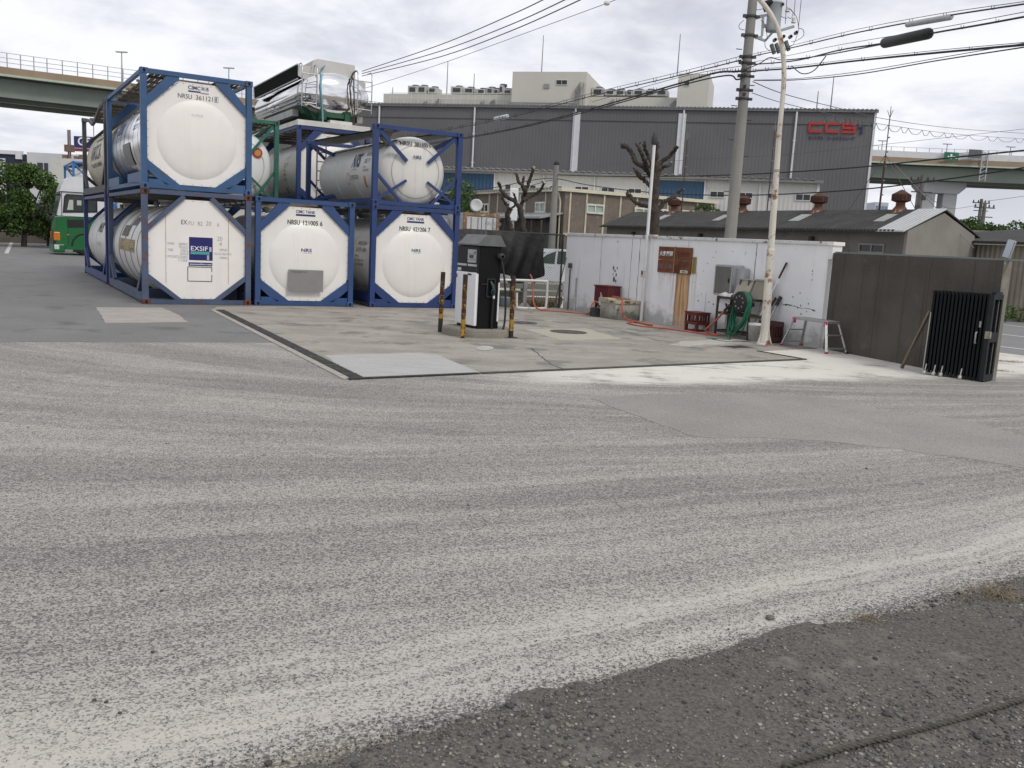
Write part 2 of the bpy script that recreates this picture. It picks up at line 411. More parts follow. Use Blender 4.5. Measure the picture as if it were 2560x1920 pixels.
# cracks in the concrete pad
crack = pmat('crack', (.09, .085, .075), .95, var=.3, scale=10)
def crackline(pts, name, w=.018):
    rnd = random.Random(pts[0][0]); P_ = G(pts, .011); q = MB(); out = []
    for a, c in zip(P_[:-1], P_[1:]):
        m_ = max(2, int((c-a).length/.12))
        for j in range(m_):
            out.append(a.lerp(c, j/m_)+Vector((rnd.uniform(-.03, .03), rnd.uniform(-.03, .03), 0)))
    out.append(P_[-1])
    vs = []; fs = []
    for i, p in enumerate(out):
        t = (out[min(i+1, len(out)-1)]-out[max(0, i-1)]).normalized(); nv = Vector((-t.y, t.x, 0))*w*rnd.uniform(.3, 1)
        vs += [p+nv, p-nv]
        if i: fs.append((2*i-2, 2*i, 2*i+1, 2*i-1))
    q.add(vs, fs); return struct(q, name, crack)
for i, pts in enumerate([[(1250, 802), (1370, 790), (1440, 802), (1560, 828), (1640, 850), (1700, 860)], [(1215, 855), (1330, 870), (1370, 905), (1410, 925)],
        [(2380, 1142), (2480, 1158), (2600, 1185)], [(1480, 862), (1600, 868), (1720, 885)]]):
    crackline(pts, 'pavement_crack', .012 if i < 2 else .007)

# ------------------------------------------------------------------ gravel verge with stones
grav = pmat('gravel soil', (.105, .097, .084), .95, var=.25, scale=1.3, fine=.6, fine_scale=55, spot=(.155, .145, .125), spot_amt=.36, spot_scale=1.9, bump=.6, bump_scale=45)
rnd = random.Random(5)
edge = []
n = 420; w = 0
for i in range(n+1):
    x = -2.6+i*(9.0/n); w = w*.86+rnd.uniform(-1, 1)*.022
    edge.append((x, 3.3+.6*x+w+.035*math.sin(x*1.7)+.03*math.sin(x*4.1+1)+.02*math.sin(x*9.7), .006))
b = MB(); b.add([(p[0], p[1], .006) for p in edge]+[(6.4, -2, .006), (-2.6, -2, .006)], [tuple(range(n+3))])
b.add([(p[0], p[1], .006) for p in edge]+[(p[0], p[1], -.004) for p in edge], [(i, i+1, n+2+i, n+1+i) for i in range(n)]); struct(b, 'gravel_verge', grav)
def rock(rnd, sub=1):
    bm = bmesh.new(); bmesh.ops.create_icosphere(bm, subdivisions=sub, radius=1)
    vs = np.array([tuple(v.co) for v in bm.verts]); fs = [tuple(v.index for v in f.verts) for f in bm.faces]; bm.free()
    vs = vs*(1+np.array([rnd.uniform(-.22, .22) for _ in range(len(vs))])[:, None])
    return vs, np.array(fs)
rocks = [rock(rnd) for _ in range(10)]
def stones(name, specs, mats, kind='stuff'):
    """specs: (x, y, size, material index)"""
    V, F, MI = [], [], []; o = 0
    for x, y, sz, mi in specs:
        vs, fs = rocks[rnd.randrange(10)]
        a = rnd.uniform(0, 2*PI); c, s = math.cos(a), math.sin(a)
        sc = np.array([sz*rnd.uniform(.8, 1.35), sz*rnd.uniform(.7, 1), sz*rnd.uniform(.4, .75)])
        v = vs*sc; v = np.c_[v[:, 0]*c-v[:, 1]*s, v[:, 0]*s+v[:, 1]*c, v[:, 2]]+np.array([x, y, .006+sc[2]*.35])
        V.append(v); F.append(fs+o); MI += [mi]*len(fs); o += len(v)
    V = np.vstack(V); F = np.vstack(F)
    me = D.meshes.new(name); me.from_pydata(V.tolist(), [], F.tolist())
    for m_ in mats: me.materials.append(m_)
    me.polygons.foreach_set('material_index', MI); me.polygons.foreach_set('use_smooth', [True]*len(F)); me.update()
    o = D.objects.new(name, me); COL.objects.link(o)
    return tag(o, kind=kind) if kind else o
smats = [pmat('stone dark', (.065, .064, .064), .85, var=.4, scale=9), pmat('stone grey', (.15, .145, .135), .85, var=.35, scale=9),
         pmat('stone tan', (.21, .185, .15), .85, var=.3, scale=9), pmat('stone pale', (.30, .29, .27), .8, var=.2, scale=9)]
sp = []
cl_ = [(rnd.uniform(-.5, 4), rnd.uniform(1.8, 5.2), rnd.uniform(.2, .6)) for _ in range(26)]
while len(sp) < 17000:
    x = rnd.uniform(-1.6, 4.6); y = rnd.uniform(2.0, 6.0); d = (y-.6*x-3.3)*.857
    if d > .02: continue
    near = max(math.exp(-((x-a)**2+(y-b_)**2)/(r_*r_)) for a, b_, r_ in cl_)
    pr = .16+.84*near+(.5 if d > -.12 else 0)
    if rnd.random() > pr: continue
    sz = .0032+.0062*rnd.random()**1.4*(.6+.8*near)+(.011*rnd.random() if rnd.random() < .03 else 0)
    sp.append((x, y, sz, rnd.choices((0, 1, 2, 3), (5, 6, 3, 1.3))[0]))
stones('gravel', sp, smats)
sp = []
while len(sp) < 4500:
    x = rnd.uniform(-3.2, 5.5); d = rnd.expovariate(7)-.06; y = 3.3+.6*x+d/.857
    if d > 1.0: continue
    sp.append((x, y, .0022+.003*rnd.random(), rnd.choices((0, 1, 2, 3), (6, 3, 1, 1))[0]))
stones('grit', sp, smats)
# loose stones lying on the asphalt, one by one
loose = [(1924, 1548, .026, 'larger grey stone lying in the pale dust beside the gravel'), (1171, 1264, .016, 0), (1175, 1290, .013, 0), (382, 1632, .017, 0), (236, 1752, .016, 0), (265, 1757, .015, 0), (300, 1784, .014, 0), (404, 1478, .016, 0),
         (1150, 1138, .014, 0), (1170, 1160, .012, 0), (660, 1138, .014, 0), (416, 1110, .014, 0), (70, 1070, .015, 0), (2166, 1172, .02, 'dark pebble on the repaved field near the yard middle'), (151, 1432, .012, 0), (705, 1108, .012, 0), (2448, 1408, .014, 0), (1898, 1258, .012, 0)]
for i, (px, py, sz, lab) in enumerate(loose):
    vs, fs = rocks[i % 10]; p = PZ(px, py); sz *= .85 if i == 0 else .55
    q = MB(); q.add([(v[0]*sz*1.2, v[1]*sz, v[2]*sz*.7+sz*.45) for v in vs], [tuple(f) for f in fs], None, True)
    o = q.build('loose_stone', smats[1] if i == 0 else smats[0], loc=p)
    tag(o, lab or 'small dark stone lying alone on the dusty asphalt', 'stone', 'loose stones on the asphalt')
# twisted rope on the gravel
rope_m = pmat('old rope', (.07, .068, .055), .95, var=.3, scale=30)
ra, rb_ = PZ(2700, 1712), PZ(1960, 1932); q = MB()
L_ = (rb_-ra).length; N_ = int(L_/.006)
for ph in (0, 2*PI/3, 4*PI/3):
    pts = []
    for i in range(N_+1):
        t = i/N_; p = ra.lerp(rb_, t)+Vector((0, 0, .017+.004*math.sin(t*9)))
        nv = Vector((-(rb_-ra).y, (rb_-ra).x, 0)).normalized(); a = ph+t*L_*2*PI/.085
        pts.append(p+nv*(math.cos(a)*.0055+.01*math.sin(t*5))+Vector((0, 0, math.sin(a)*.0055)))
    q.tube(pts, .0062, 6)
single(q, 'rope', rope_m, 'thin twisted dark rope lying across the gravel', 'rope')
# dry grass tufts
dry = pmat('dry grass', (.19, .14, .075), .9, var=.35, scale=9)
def tuft(c, n, r, h, name='dry_grass', mat=dry, label=None, flatness=.7, cat='grass tuft', seed=0):
    rr = random.Random(seed+n); q = MB()
    for i in range(n):
        a = rr.uniform(0, 2*PI); d = rr.random()*r; p = Vector((math.cos(a)*d, math.sin(a)*d*.6, 0))
        a2 = rr.uniform(0, 2*PI); l = h*rr.uniform(.5, 1.2); e_ = p+Vector((math.cos(a2)*l*flatness, math.sin(a2)*l*flatness, l*(1-flatness*.8)*rr.uniform(.3, 1)))
        m_ = p.lerp(e_, .55)+Vector((0, 0, l*.14)); wv = Vector((-math.sin(a2), math.cos(a2), 0))*max(.0025, h*.012)
        q.add([p-wv, p+wv, m_+wv*.8, m_-wv*.8, e_], [(0, 1, 2, 3), (3, 2, 4)])
    return tag(q.build(name, mat, loc=c), label, cat)
tuft(PZ(2170, 1552), 60, .12, .07, flatness=.95, label='flattened straw tuft on the dark gravel edge', seed=1)
tuft(PZ(2495, 1492), 160, .30, .12, flatness=.92, label='wide dry straw tuft at the far gravel corner', seed=2)
# ------------------------------------------------------------------ tank containers
CW, CH, CL = 2.438, 2.591, 6.058
white_p = pmat('tank white', (.80, .775, .735), .38, var=.035, scale=1.2, spec=.45, streak=.13, streak_col=(.5, .46, .4))
white_k = pmat('clean white sheet', (.82, .79, .75), .42, var=.03, scale=1.5, spec=.4, streak=.12, streak_col=(.55, .50, .43))
barrel_p = pmat('tank barrel white', (.66, .65, .61), .42, var=.05, scale=1.0, streak=.28, streak_col=(.30, .29, .26))
barrel_y = pmat('yellowed barrel', (.60, .555, .42), .45, var=.10, scale=1.2, streak=.35, streak_col=(.30, .26, .18))
chrome = pmat('polished steel', (.78, .78, .78), .10, metal=1.0, var=.03, scale=1.5)
steel_d = pmat('dull steel', (.42, .43, .44), .32, metal=1.0, var=.06, scale=2)
galv = pmat('galvanised steel', (.36, .36, .35), .5, metal=.6, var=.15, scale=4)
walk_m = pmat('weathered walkway', (.16, .145, .12), .8, var=.3, scale=4, streak=.3)
blk = pmat('black rubber', (.014, .014, .015), .6, var=.2)
blue_a = pmat('container blue', (.032, .088, .20), .5, var=.14, scale=2, spot=(.10, .075, .06), spot_amt=.22, spot_scale=3.5, fine=.12)
blue_r = pmat('weathered blue', (.062, .088, .155), .6, var=.2, scale=2.5, spot=(.15, .065, .035), spot_amt=.34, spot_scale=4.5, fine=.2, streak=.2)
blue_n = pmat('navy blue frame', (.017, .042, .15), .48, var=.12, scale=2, fine=.1, spot=(.06, .05, .06), spot_amt=.18, spot_scale=4)
blue_l = pmat('lower blue frame', (.024, .064, .18), .48, var=.12, scale=2, fine=.1, spot=(.09, .07, .07), spot_amt=.2, spot_scale=4)
grey_f = pmat('dark grey frame', (.055, .057, .065), .6, var=.2, scale=2, spot=(.12, .08, .06), spot_amt=.25)
green_f = pmat('green frame', (.02, .125, .085), .5, var=.15, scale=2, spot=(.08, .06, .04), spot_amt=.2)
rust_c = pmat('rusty casting', (.13, .038, .022), .85, var=.3, scale=12, spot=(.05, .03, .025), spot_amt=.4, spot_scale=10)
hole = pmat('casting hole', (.004, .004, .005), .9)
ink = pmat('black lettering', (.02, .02, .022), .5)
ink_f = pmat('faded lettering', (.34, .35, .40), .6)
ink_b = pmat('blue lettering', (.012, .03, .13), .5)
ink_w = pmat('white lettering', (.8, .8, .8), .5)

def casting(z0, x, y, H, parent, mat):
    sx = 1 if x > 0 else -1; sy = 1 if y > 0 else -1
    q = MB(); c = Vector((x-sx*.081, y-sy*.089, z0+.059))
    q.box(c, (.168, .184, .122), mat, bev=.008)
    q.lathe([(.0, y+sy*.004-c.y), (.030, y+sy*.004-c.y)], c=c, axis='Y', seg=14, mat=hole, sz=1.45)
    q.lathe([(.0, x+sx*.004-c.x), (.030, x+sx*.004-c.x)], c=c, axis='X', seg=14, mat=hole, sz=1.45)
    q.build('corner_casting', None, parent)

def oct_pts(H, w0=.41, w1=1.085, zt=2.40, zu=1.77, zl=.64, zb=.13):
    s = H/2.591
    return [(-w0, zt*s), (w0, zt*s), (w1, zu*s), (w1, zl*s), (w0, zb*s), (-w0, zb*s), (-w1, zl*s), (-w1, zu*s)]

def dome_panel(t, H, mat, yf, flatp=False):
    """octagonal end sheet with a shallow bulging dish; centre a little low"""
    P8 = oct_pts(H); cz = 1.15*H/2.591; rr = .875 if not flatp else 0
    q = MB()
    if flatp:
        q.add([(x, yf, z) for x, z in P8], [tuple(range(8))], mat)
        q.add([(x, yf+.03, z) for x, z in P8], [tuple(range(7, -1, -1))], mat)
    else:
        N = 64; ring = []
        for i in range(N):
            a = 2*PI*i/N; dx, dz = math.cos(a), math.sin(a)
            tmin = 9
            for j in range(8):
                (x1, z1), (x2, z2) = P8[j], P8[(j+1) % 8]
                ex, ez = x2-x1, z2-z1; den = dx*ez-dz*ex
                if abs(den) < 1e-9: continue
                tt = (x1*ez-(z1-cz)*ex)/den
                if tt > 0: tmin = min(tmin, tt)
            ring.append((dx*tmin, cz+dz*tmin))
        for i, (x, z) in enumerate(list(ring)):      # snap to true corners
            for cx_, cz_ in P8:
                if math.hypot(x-cx_, z-cz_) < .05: ring[i] = (cx_, cz_)
        vs = [(x, yf, z) for x, z in ring]; lev = [(rr+.004, 0.0), (rr-.02, .010), (rr*.93, .030), (rr*.8, .054), (rr*.6, .079), (rr*.38, .096), (rr*.18, .105)]
        for r_, h in lev: vs += [(r_*math.cos(2*PI*i/N), yf-h, cz+r_*math.sin(2*PI*i/N)) for i in range(N)]
        vs.append((0, yf-.107, cz)); fl = []; sm = []
        for i in range(N): fl.append((i, (i+1) % N, N+(i+1) % N, N+i))
        for L in range(1, len(lev)):
            for i in range(N): sm.append((L*N+i, L*N+(i+1) % N, (L+1)*N+(i+1) % N, (L+1)*N+i))
        for i in range(N): sm.append((len(lev)*N+i, len(lev)*N+(i+1) % N, len(vs)-1))
        q.add(vs, fl, mat); o = len(q.v)
        q.add(vs, sm, mat, True)
    e = q.build('end_panel', None, t)
    # bolts round the rim
    bq = MB()
    for j in range(8):
        (x1, z1), (x2, z2) = P8[j], P8[(j+1) % 8]; n = max(4, int(math.hypot(x2-x1, z2-z1)/.17))
        for i in range(n):
            u = (i+.5)/n; x = x1+(x2-x1)*u; z = z1+(z2-z1)*u
            sx = .975; x *= sx; z = cz+(z-cz)*sx; bq.box((x, yf-.004, z), (.016, .01, .016))
    bq.build('rivets', steel_d, e)
    return e, cz

def dome_y(x, z, cz, rr=.875):
    r = math.hypot(x, z-cz)
    lev = [(rr+.004, 0.0), (rr-.02, .010), (rr*.93, .030), (rr*.8, .054), (rr*.6, .079), (rr*.38, .096), (rr*.18, .105), (0, .107)]
    if r >= lev[0][0]: return 0
    for (a, ha), (b_, hb) in zip(lev[:-1], lev[1:]):
        if r >= b_: return ha+(hb-ha)*(a-r)/max(a-b_, 1e-6)
    return .107

def tank_container(name, label, fl, rz, H=CH, z=0.0, frame=blue_a, panel=None, barrel=barrel_p, style='cimc', cast=None, R=1.12, walkway=True, bands=5, group='stacked tank containers', top_rail=True, yf=.10, bent=False, band_mat=None, under=True, bw=.02):
    """fl: ground point under the front left corner; local x runs along the front, y runs back"""
    u = Vector((math.cos(rz), math.sin(rz), 0)); v = Vector((-math.sin(rz), math.cos(rz), 0))
    t = thing(name, label, 'tank container', Vector((fl[0], fl[1], z))+u*CW/2+v*CL/2, rz, group)
    hw, hl = CW/2, CL/2; s = H/2.591; F = -hl
    fr = MB()
    for x in (-1, 1):
        for y in (-1, 1):
            fr.box((x*(hw-.07), y*(hl-.085), H/2), (.125, .15, H-.23))
    for y in (-1, 1):
        yy = y*(hl-.085)
        fr.box((0, yy, H-.058), (CW-.34, .12, .10))
        if style == 'cimc':
            zt, zm = .155, .115
            pf = [(-hw+.15, .02), (-hw+.15, .215), (-hw+.38, .215), (-hw+.52, zm), (hw-.52, zm), (hw-.38, .215), (hw-.15, .215), (hw-.15, .02), (hw-.42, .02), (hw-.50, -.0+.015), (-hw+.50, .015), (-hw+.42, .02)]
            fr.prism(pf, yy-.06, yy+.06)
        else:
            fr.box((0, yy, .06), (CW-.34, .12, .10))
    # bottom and top side rails
    for x in (-1, 1):
        xx = x*(hw-.055)
        if style == 'exsif':
            fr.box((xx, 0, .15), (.09, CL-.36, .20))
            for y in (-1, 1):
                fr.bar((xx, y*(hl-.16), .85), (xx, y*(hl-.95), .24), .085, .14)
                pass
        elif style == 'cimc':
            fr.box((xx, F+1.2, .24), (.07, 2.1, .26)); fr.box((xx, -F-1.2, .24), (.07, 2.1, .26))
            fr.box((xx, 0, .12), (.07, CL-.36, .09))
        else:
            fr.box((xx, 0, .10), (.08, CL-.36, .12))
        if top_rail:
            if bent and x < 0:
                pts = [(xx, F+.15, H-.06), (xx, F+1.3, H-.10), (xx, F+2.4, H-.34), (xx, F+3.3, H-.42), (xx, F+4.2, H-.22), (xx, hl-.15, H-.06)]
                for a, b_ in zip(pts[:-1], pts[1:]): fr.bar(a, b_, .075, .09)
            else: fr.box((xx, 0, H-.055), (.075, CL-.36, .085))
    cz = 1.17*s
    if style == 'cimc':
        for yy in (F+yf-.035, -F-.16):
            for sx in (-1, 1):
                up = [(.40, 2.42), (1.10, 1.76), (1.10, 2.01), (1.03, 2.06), (.90, 2.20), (.74, 2.38), (.66, 2.49), (.40, 2.49)]
                lo = [(.40, .11), (.40, .13), (1.10, .65), (1.10, .43), (1.02, .36), (.88, .235), (.75, .165), (.62, .115)]
                fr.prism([(sx*a, b_*s) for a, b_ in up], yy-.02, yy+.055); fr.prism([(sx*a, b_*s) for a, b_ in lo], yy-.02, yy+.055)
    elif style == 'exsif':
        for yy in (F+yf-.02, -F-.1):
            for sx in (-1, 1):
                fr.bar((sx*.30, yy, 2.47), (sx*1.12, yy, 1.69), .10, .10, up=(0, 1, 0)); fr.bar((sx*.40, yy, .09), (sx*1.12, yy, .66), .10, .10, up=(0, 1, 0))
    elif style == 'beam':
        for e in (-1, 1):
            yy = e*(hl-.10); yi = e*(hl-.115)
            for sx in (-1, 1):
                fr.bar((sx*1.10, yy, H-.10), (sx*.29, yi, cz+.27*R), .05, .085)
                fr.bar((sx*1.10, yy, .12), (sx*.29, yi, cz-.26*R), .045, .065)
                fr.bar((sx*1.12, yy, cz-.12*s), (sx*.42, yy, .10), .06, .07)
                fr.prism([(sx*1.12, H-.10), (sx*.92, H-.10), (sx*1.12, H-.38)], yy-.02, yy+.02)
                fr.prism([(sx*1.12, .10), (sx*.92, .10), (sx*1.12, .34)], yy-.02, yy+.02)
                fr.bar((sx*1.13, e*(hl-.12), .14), (sx*.62, e*(hl-1.5), .36), .07, .10)
                fr.bar((sx*1.13, e*(hl-.12), H-.12), (sx*.72, e*(hl-1.2), H-.45), .07, .10)
    fr.build('frame', frame, t)
    cm = cast or frame
    for x in (-hw, hw):
        for y in (-hl, hl):
            casting(0, x, y, H, t, cm); casting(H-.119, x, y, H, t, cm)
    # tank barrel
    q = MB(); y0 = F+(.16 if style != 'beam' else .50); y1 = -F-.2
    if style == 'beam':
        hd = [(R, 0), (R*.985, -.07), (R*.93, -.16), (R*.8, -.25), (R*.6, -.305), (R*.35, -.335), (0, -.345)]
        prof = [(r_, y0+d) for r_, d in hd[::-1]]+[(r_, y1-.3-d) for r_, d in hd]
    else:
        hd = [(R, 0), (R*.97, -.02)]
        prof = [(0, y0), (R*.97, y0), (R, y0+.03)]+[(R, y1-.03), (R*.97, y1), (0, y1)]
    q.lathe(prof, c=(0, 0, cz), axis='Y', seg=72, mat=barrel)
    bar_o = q.build('barrel', None, t)
    q = MB()
    for i in range(bands):
        yy = y0+.25+(y1-y0-.5)*i/(bands-1)
        q.lathe([(R-.002, yy-bw), (R+.6*bw, yy-bw*.9), (R+.6*bw, yy+bw*.9), (R-.002, yy+bw)], c=(0, 0, cz), axis='Y', seg=72)
    q.build('strap_band', band_mat or barrel, bar_o)
    if style == 'beam':
        q = MB(); q.lathe([(R*.72, y0-.283), (R*.735, y0-.284), (R*.735, y0-.272)], c=(0, 0, cz), axis='Y', seg=60)
        q.build('head_seam', pmat('seam grey', (.40, .39, .36), .6), bar_o)
    # saddle and bottom framing under the barrel
    if under:
        for yy in (F+.9, -F-.9):
            q = MB(); q.prism([(-1.1, .08), (1.1, .08), (1.1, .3), (.62, .3*s), (.3, .14), (-.3, .14), (-.62, .3*s), (-1.1, .3)], yy-.05, yy+.05)
            q.build('saddle', frame, t)
    if walkway:
        q = MB()
        for x0_, x1_ in ((-.98, -.42), (.42, .98)):
            nn = 9
            for i in range(nn):
                xa = x0_+(x1_-x0_)*i/nn; ww = (x1_-x0_)/nn
                q.box((xa+ww/2, 0, H-.075+(.012 if i % 2 else -.012)), (ww+.004, CL-.5, .012))
        for i in range(7): q.box((0, F+.55+i*.83, H-.115), (2.2, .05, .05))
        q.build('walkway', walk_m, t)
        q = MB()
        q.lathe([(.30, 0), (.30, .10), (.34, .11), (.34, .16), (0, .17)], c=(0, .2, cz+R-.02), seg=20)
        q.lathe([(.06, 0), (.06, .16), (.1, .17), (.1, .2), (0, .2)], c=(.2, -.9, cz+R-.04), seg=12)
        q.lathe([(.06, 0), (.06, .14), (0, .15)], c=(-.25, 1.1, cz+R-.04), seg=12)
        q.build('hatch', galv, t)
    return t, cz, R, F+yf

def end_text(t, cz, yf, items, dish=True, parent=None, name='lettering', lift=.004):
    """items: (text, left x, base z, height, width, material, bold) laid on the end sheet"""
    q = MB()
    for tx, x, z, h, w, m_, bo in items:
        fn = lambda a, b_: Vector((x+a, yf-lift-(dome_y(x+a, z+b_, cz) if dish else 0), z+b_))
        if tx == '#': # plain bar
            n = 6; q.add([fn(w*i/n, e) for e in (0, h) for i in range(n+1)], [(i, i+1, n+2+i, n+1+i) for i in range(n)], m_)
        elif tx == 'o':
            for a, b_, c_, d_ in ((0, 0, w, .012), (0, h, w, .012), (0, 0, .012, h), (w, 0, .012, h+.012)):
                q.add([fn(a, b_), fn(a+c_, b_), fn(a+c_, b_+d_), fn(a, b_+d_)], [(0, 1, 2, 3)], m_)
        else: letter(q, tx, None, None, None, h, w, m_, bo, fn=fn)
    return q.build(name, None, parent or t, recalc=False)
def side_text(t, cz, R, items, name='lettering', off=.016):
    """lettering wrapped on the barrel's left flank: (text, y start, z base, height, width, material, bold)"""
    q = MB()
    for tx, y, z, h, w, m_, bo in items:
        def fn(a, b_):
            ang = math.asin(max(-.99, min(.99, (z-cz)/R)))+b_/R
            return Vector((-(R+off)*math.cos(ang), y-a, cz+(R+off)*math.sin(ang)))
        if tx == '#':
            n = 6; q.add([fn(e, h*i/n) for e in (0, w) for i in range(n+1)], [(i, i+1, n+2+i, n+1+i) for i in range(n)], m_)
        elif tx == 'arc' or tx == 'ring':
            a0, a1 = (.15*PI, .85*PI) if tx == 'arc' else (0, 2*PI)
            n = 28; vs = []
            for i in range(n+1):
                a = a0+(a1-a0)*i/n; th = (.10 if tx == 'arc' else .09)*(math.sin(PI*i/n) if tx == 'arc' else 1)
                for k_ in (1, 1-th-.02): vs.append(fn(w/2+w/2*math.cos(a)*k_*1.0, h/2+h/2*math.sin(a)*k_))
            q.add(vs, [(2*i, 2*i+1, 2*i+3, 2*i+2) for i in range(n)], m_)
        else: letter(q, tx, None, None, None, h, w, m_, bo, fn=fn)
    return q.build(name, None, t, recalc=False)

Y1 = .542; P1 = (-8.458, 20.258)
gold = pmat('tan lettering', (.36, .26, .12), .6); red_i = pmat('red sign paint', (.45, .03, .02), .5); org_i = pmat('orange sign paint', (.55, .28, .06), .5)
# upper front container
t, cz, R, yf = tank_container('tank_container', 'blue framed tank container with polished steel barrel, on top of the blue logo container', P1, Y1, z=CH, frame=blue_a, barrel=pmat('steel cladding', (.80, .80, .80), .24, metal=1.0, var=.05, scale=1.2), band_mat=blk, bands=8, bw=.006)
e, cz = dome_panel(t, CH, white_k, yf)
end_text(t, cz, yf, [('CIMC', -.20, 2.255, .085, .27, ink_b, True), ('南通', .085, 2.255, .085, .165, ink_b, False), ('#', -.20, 2.20, .032, .27, ink_b, 0), ('#', .07, 2.185, .03, .18, ink_f, 0), ('NRSU', -.42, 2.045, .10, .30, ink, False), ('361121', -.03, 2.045, .10, .37, ink, False),
          ('1', .40, 2.05, .09, .025, ink, False), ('o', .375, 2.03, .12, .075, ink_f, 0), ('NRS', -.14, 1.66, .06, .25, pmat('ghost lettering', (.62, .62, .66), .5), True)], parent=e)
side_text(t, cz, R, [('NRS', 1.95, 1.45, .34, 1.0, ink_b, 2), ('arc', 1.95, 1.2, .2, 1.0, gold, 0), ('#', .5, .62, .55, 1.2, pmat('placard grey', (.20, .20, .19), .6), 0), ('NRSU 361121', -1.0, 1.6, .12, .9, ink, True), ('22K2 T11', -1.0, 1.4, .12, .7, ink, True)])
# lower front container
t, cz, R, yf = tank_container('tank_container', 'weathered blue tank container with blue square logo on its white octagonal end', P1, Y1, z=0, frame=blue_r, barrel=barrel_p, style='exsif', cast=rust_c, bands=6, band_mat=pmat('seam dark', (.15, .15, .15), .6))
e, cz = dome_panel(t, CH, white_k, yf, flatp=True)
navy = pmat('logo navy', (.012, .012, .13), .4); teal = pmat('logo teal', (.10, .42, .36), .5)
it = [('EX', -.36, 1.84, .10, .13, ink, False), ('FU', -.20, 1.83, .09, .12, ink_f, False), ('82', .0, 1.83, .09, .11, ink_f, False), ('20', .19, 1.84, .095, .12, ink_f, False), ('6', .44, 1.83, .09, .05, ink_f, False),
      ('#', -.19, 1.03, .53, .53, navy, 0), ('#', -.20, .90, .08, .53, navy, 0)]
for tx, x, z, h, w in (('MPGM', -.66, 1.36, .06, .14), ('36000KG', -.42, 1.36, .06, .2), ('79365LB', -.42, 1.285, .06, .2), ('TARE', -.66, 1.22, .06, .12), ('3740KG', -.38, 1.21, .06, .17), ('8245LB', -.38, 1.14, .06, .17), ('PAYLOAD', -.66, 1.07, .06, .21), ('32260KG', -.43, 1.065, .06, .21), ('71120LB', -.43, .99, .06, .2),
      ('20', .44, 1.50, .10, .12), ('4', .49, 1.38, .10, .06), ('MPGM', .50, 1.26, .06, .17), ('ON UIC RAILWAYS', .37, 1.17, .055, .40), ('34000KG', .50, 1.08, .055, .18)):
    it.append((tx, x, z, h, w, ink_f, False))
end_text(t, cz, yf, it, dish=False, parent=e)
end_text(t, cz, yf, [('EXSIF', -.15, 1.25, .105, .38, ink_w, False), ('#', -.155, 1.17, .06, .42, teal, 0), ('WORLDWIDE', -.14, 1.182, .035, .38, navy, True), ('www.exsifww.com', -.18, .922, .04, .49, ink_w, True)]
         + [('#', .262, 1.24+.022*i, .012, .05, ink_w, 0) for i in range(5)]+[('#', .21, 1.05+.022*i, .012, .05, ink_w, 0) for i in range(5)], dish=False, parent=e, lift=.009)
q = MB(); zz0, zz1 = .545, .875
for a, b_ in (((-.22, zz0), (.32, zz0)), ((.32, zz0), (.32, .70)), ((.32, .77), (.32, zz1)), ((.32, zz1), (-.22, zz1)), ((-.22, zz1), (-.22, zz0))):
    q.bar((a[0], yf-.005, a[1]), (b_[0], yf-.005, b_[1]), .014, .004, up=(0, 1, 0))
q.build('label_box', ink, e)
q = MB()
for x in (-.70, .70): q.box((x, yf-.003, 1.26), (.012, .006, 1.55))
q.build('panel_seam', pmat('rusty seam', (.45, .33, .25), .7, var=.3, scale=6), e)
brn = pmat('logo brown', (.10, .075, .06), .6, var=.5, scale=14)
side_text(t, cz, R, [('#', 1.25, 1.46, .30, .95, brn, 0), ('#', .35, 1.74, .26, .95, brn, 0), ('#', .35, 1.46, .30, .2, brn, 0), ('#', 1.35, 1.10, .30, 2.5, gold, 0), ('ESCHACO', 1.3, 1.12, .27, 2.4, ink, 2), ('NRSU 82', -2.7, 1.3, .1, .2, ink_f, False), ('2020', -2.7, 1.05, .1, .2, ink_f, False)])
# second pair behind them
d1 = Vector((-math.sin(Y1), math.cos(Y1), 0)); P1b = Vector((*P1, 0))+d1*(CL+.55)
t, cz, R, yf = tank_container('tank_container', 'dark grey framed tank container with yellowed barrel and bent top rail', P1b, Y1, z=CH, frame=grey_f, barrel=barrel_y, style='exsif', bent=True, bands=6, R=1.1)
side_text(t, cz, R, [('ARCCIA', 1.4, 1.1, .45, 2.5, pmat('ghost navy', (.14, .13, .17), .6), True), ('#', 1.0, 1.68, .06, 1.6, ink_b, 0), ('TANK CONTAINERS', 1.4, .88, .12, 2.6, ink, True), ('K', -1.2, 1.75, .35, .8, pmat('ghost red', (.25, .12, .08), .6), True)])
t, cz, R, yf = tank_container('tank_container', 'navy framed tank container with grey barrel, bottom of the rear stack beside the truck', P1b, Y1, z=0, frame=blue_n, barrel=barrel_p, style='exsif', bands=6, R=1.1)
side_text(t, cz, R, [('NRS', .3, 1.45, .34, 1.1, ink, True), ('arc', .3, 1.25, .15, .9, ink_f, 0), ('CORPORATION', .3, 1.05, .1, 1.1, ink_f, False), ('NRSU 36', -2.1, 1.5, .12, .4, ink_f, False), ('22K2 T7', -2.1, 1.3, .12, .4, ink_f, False)])
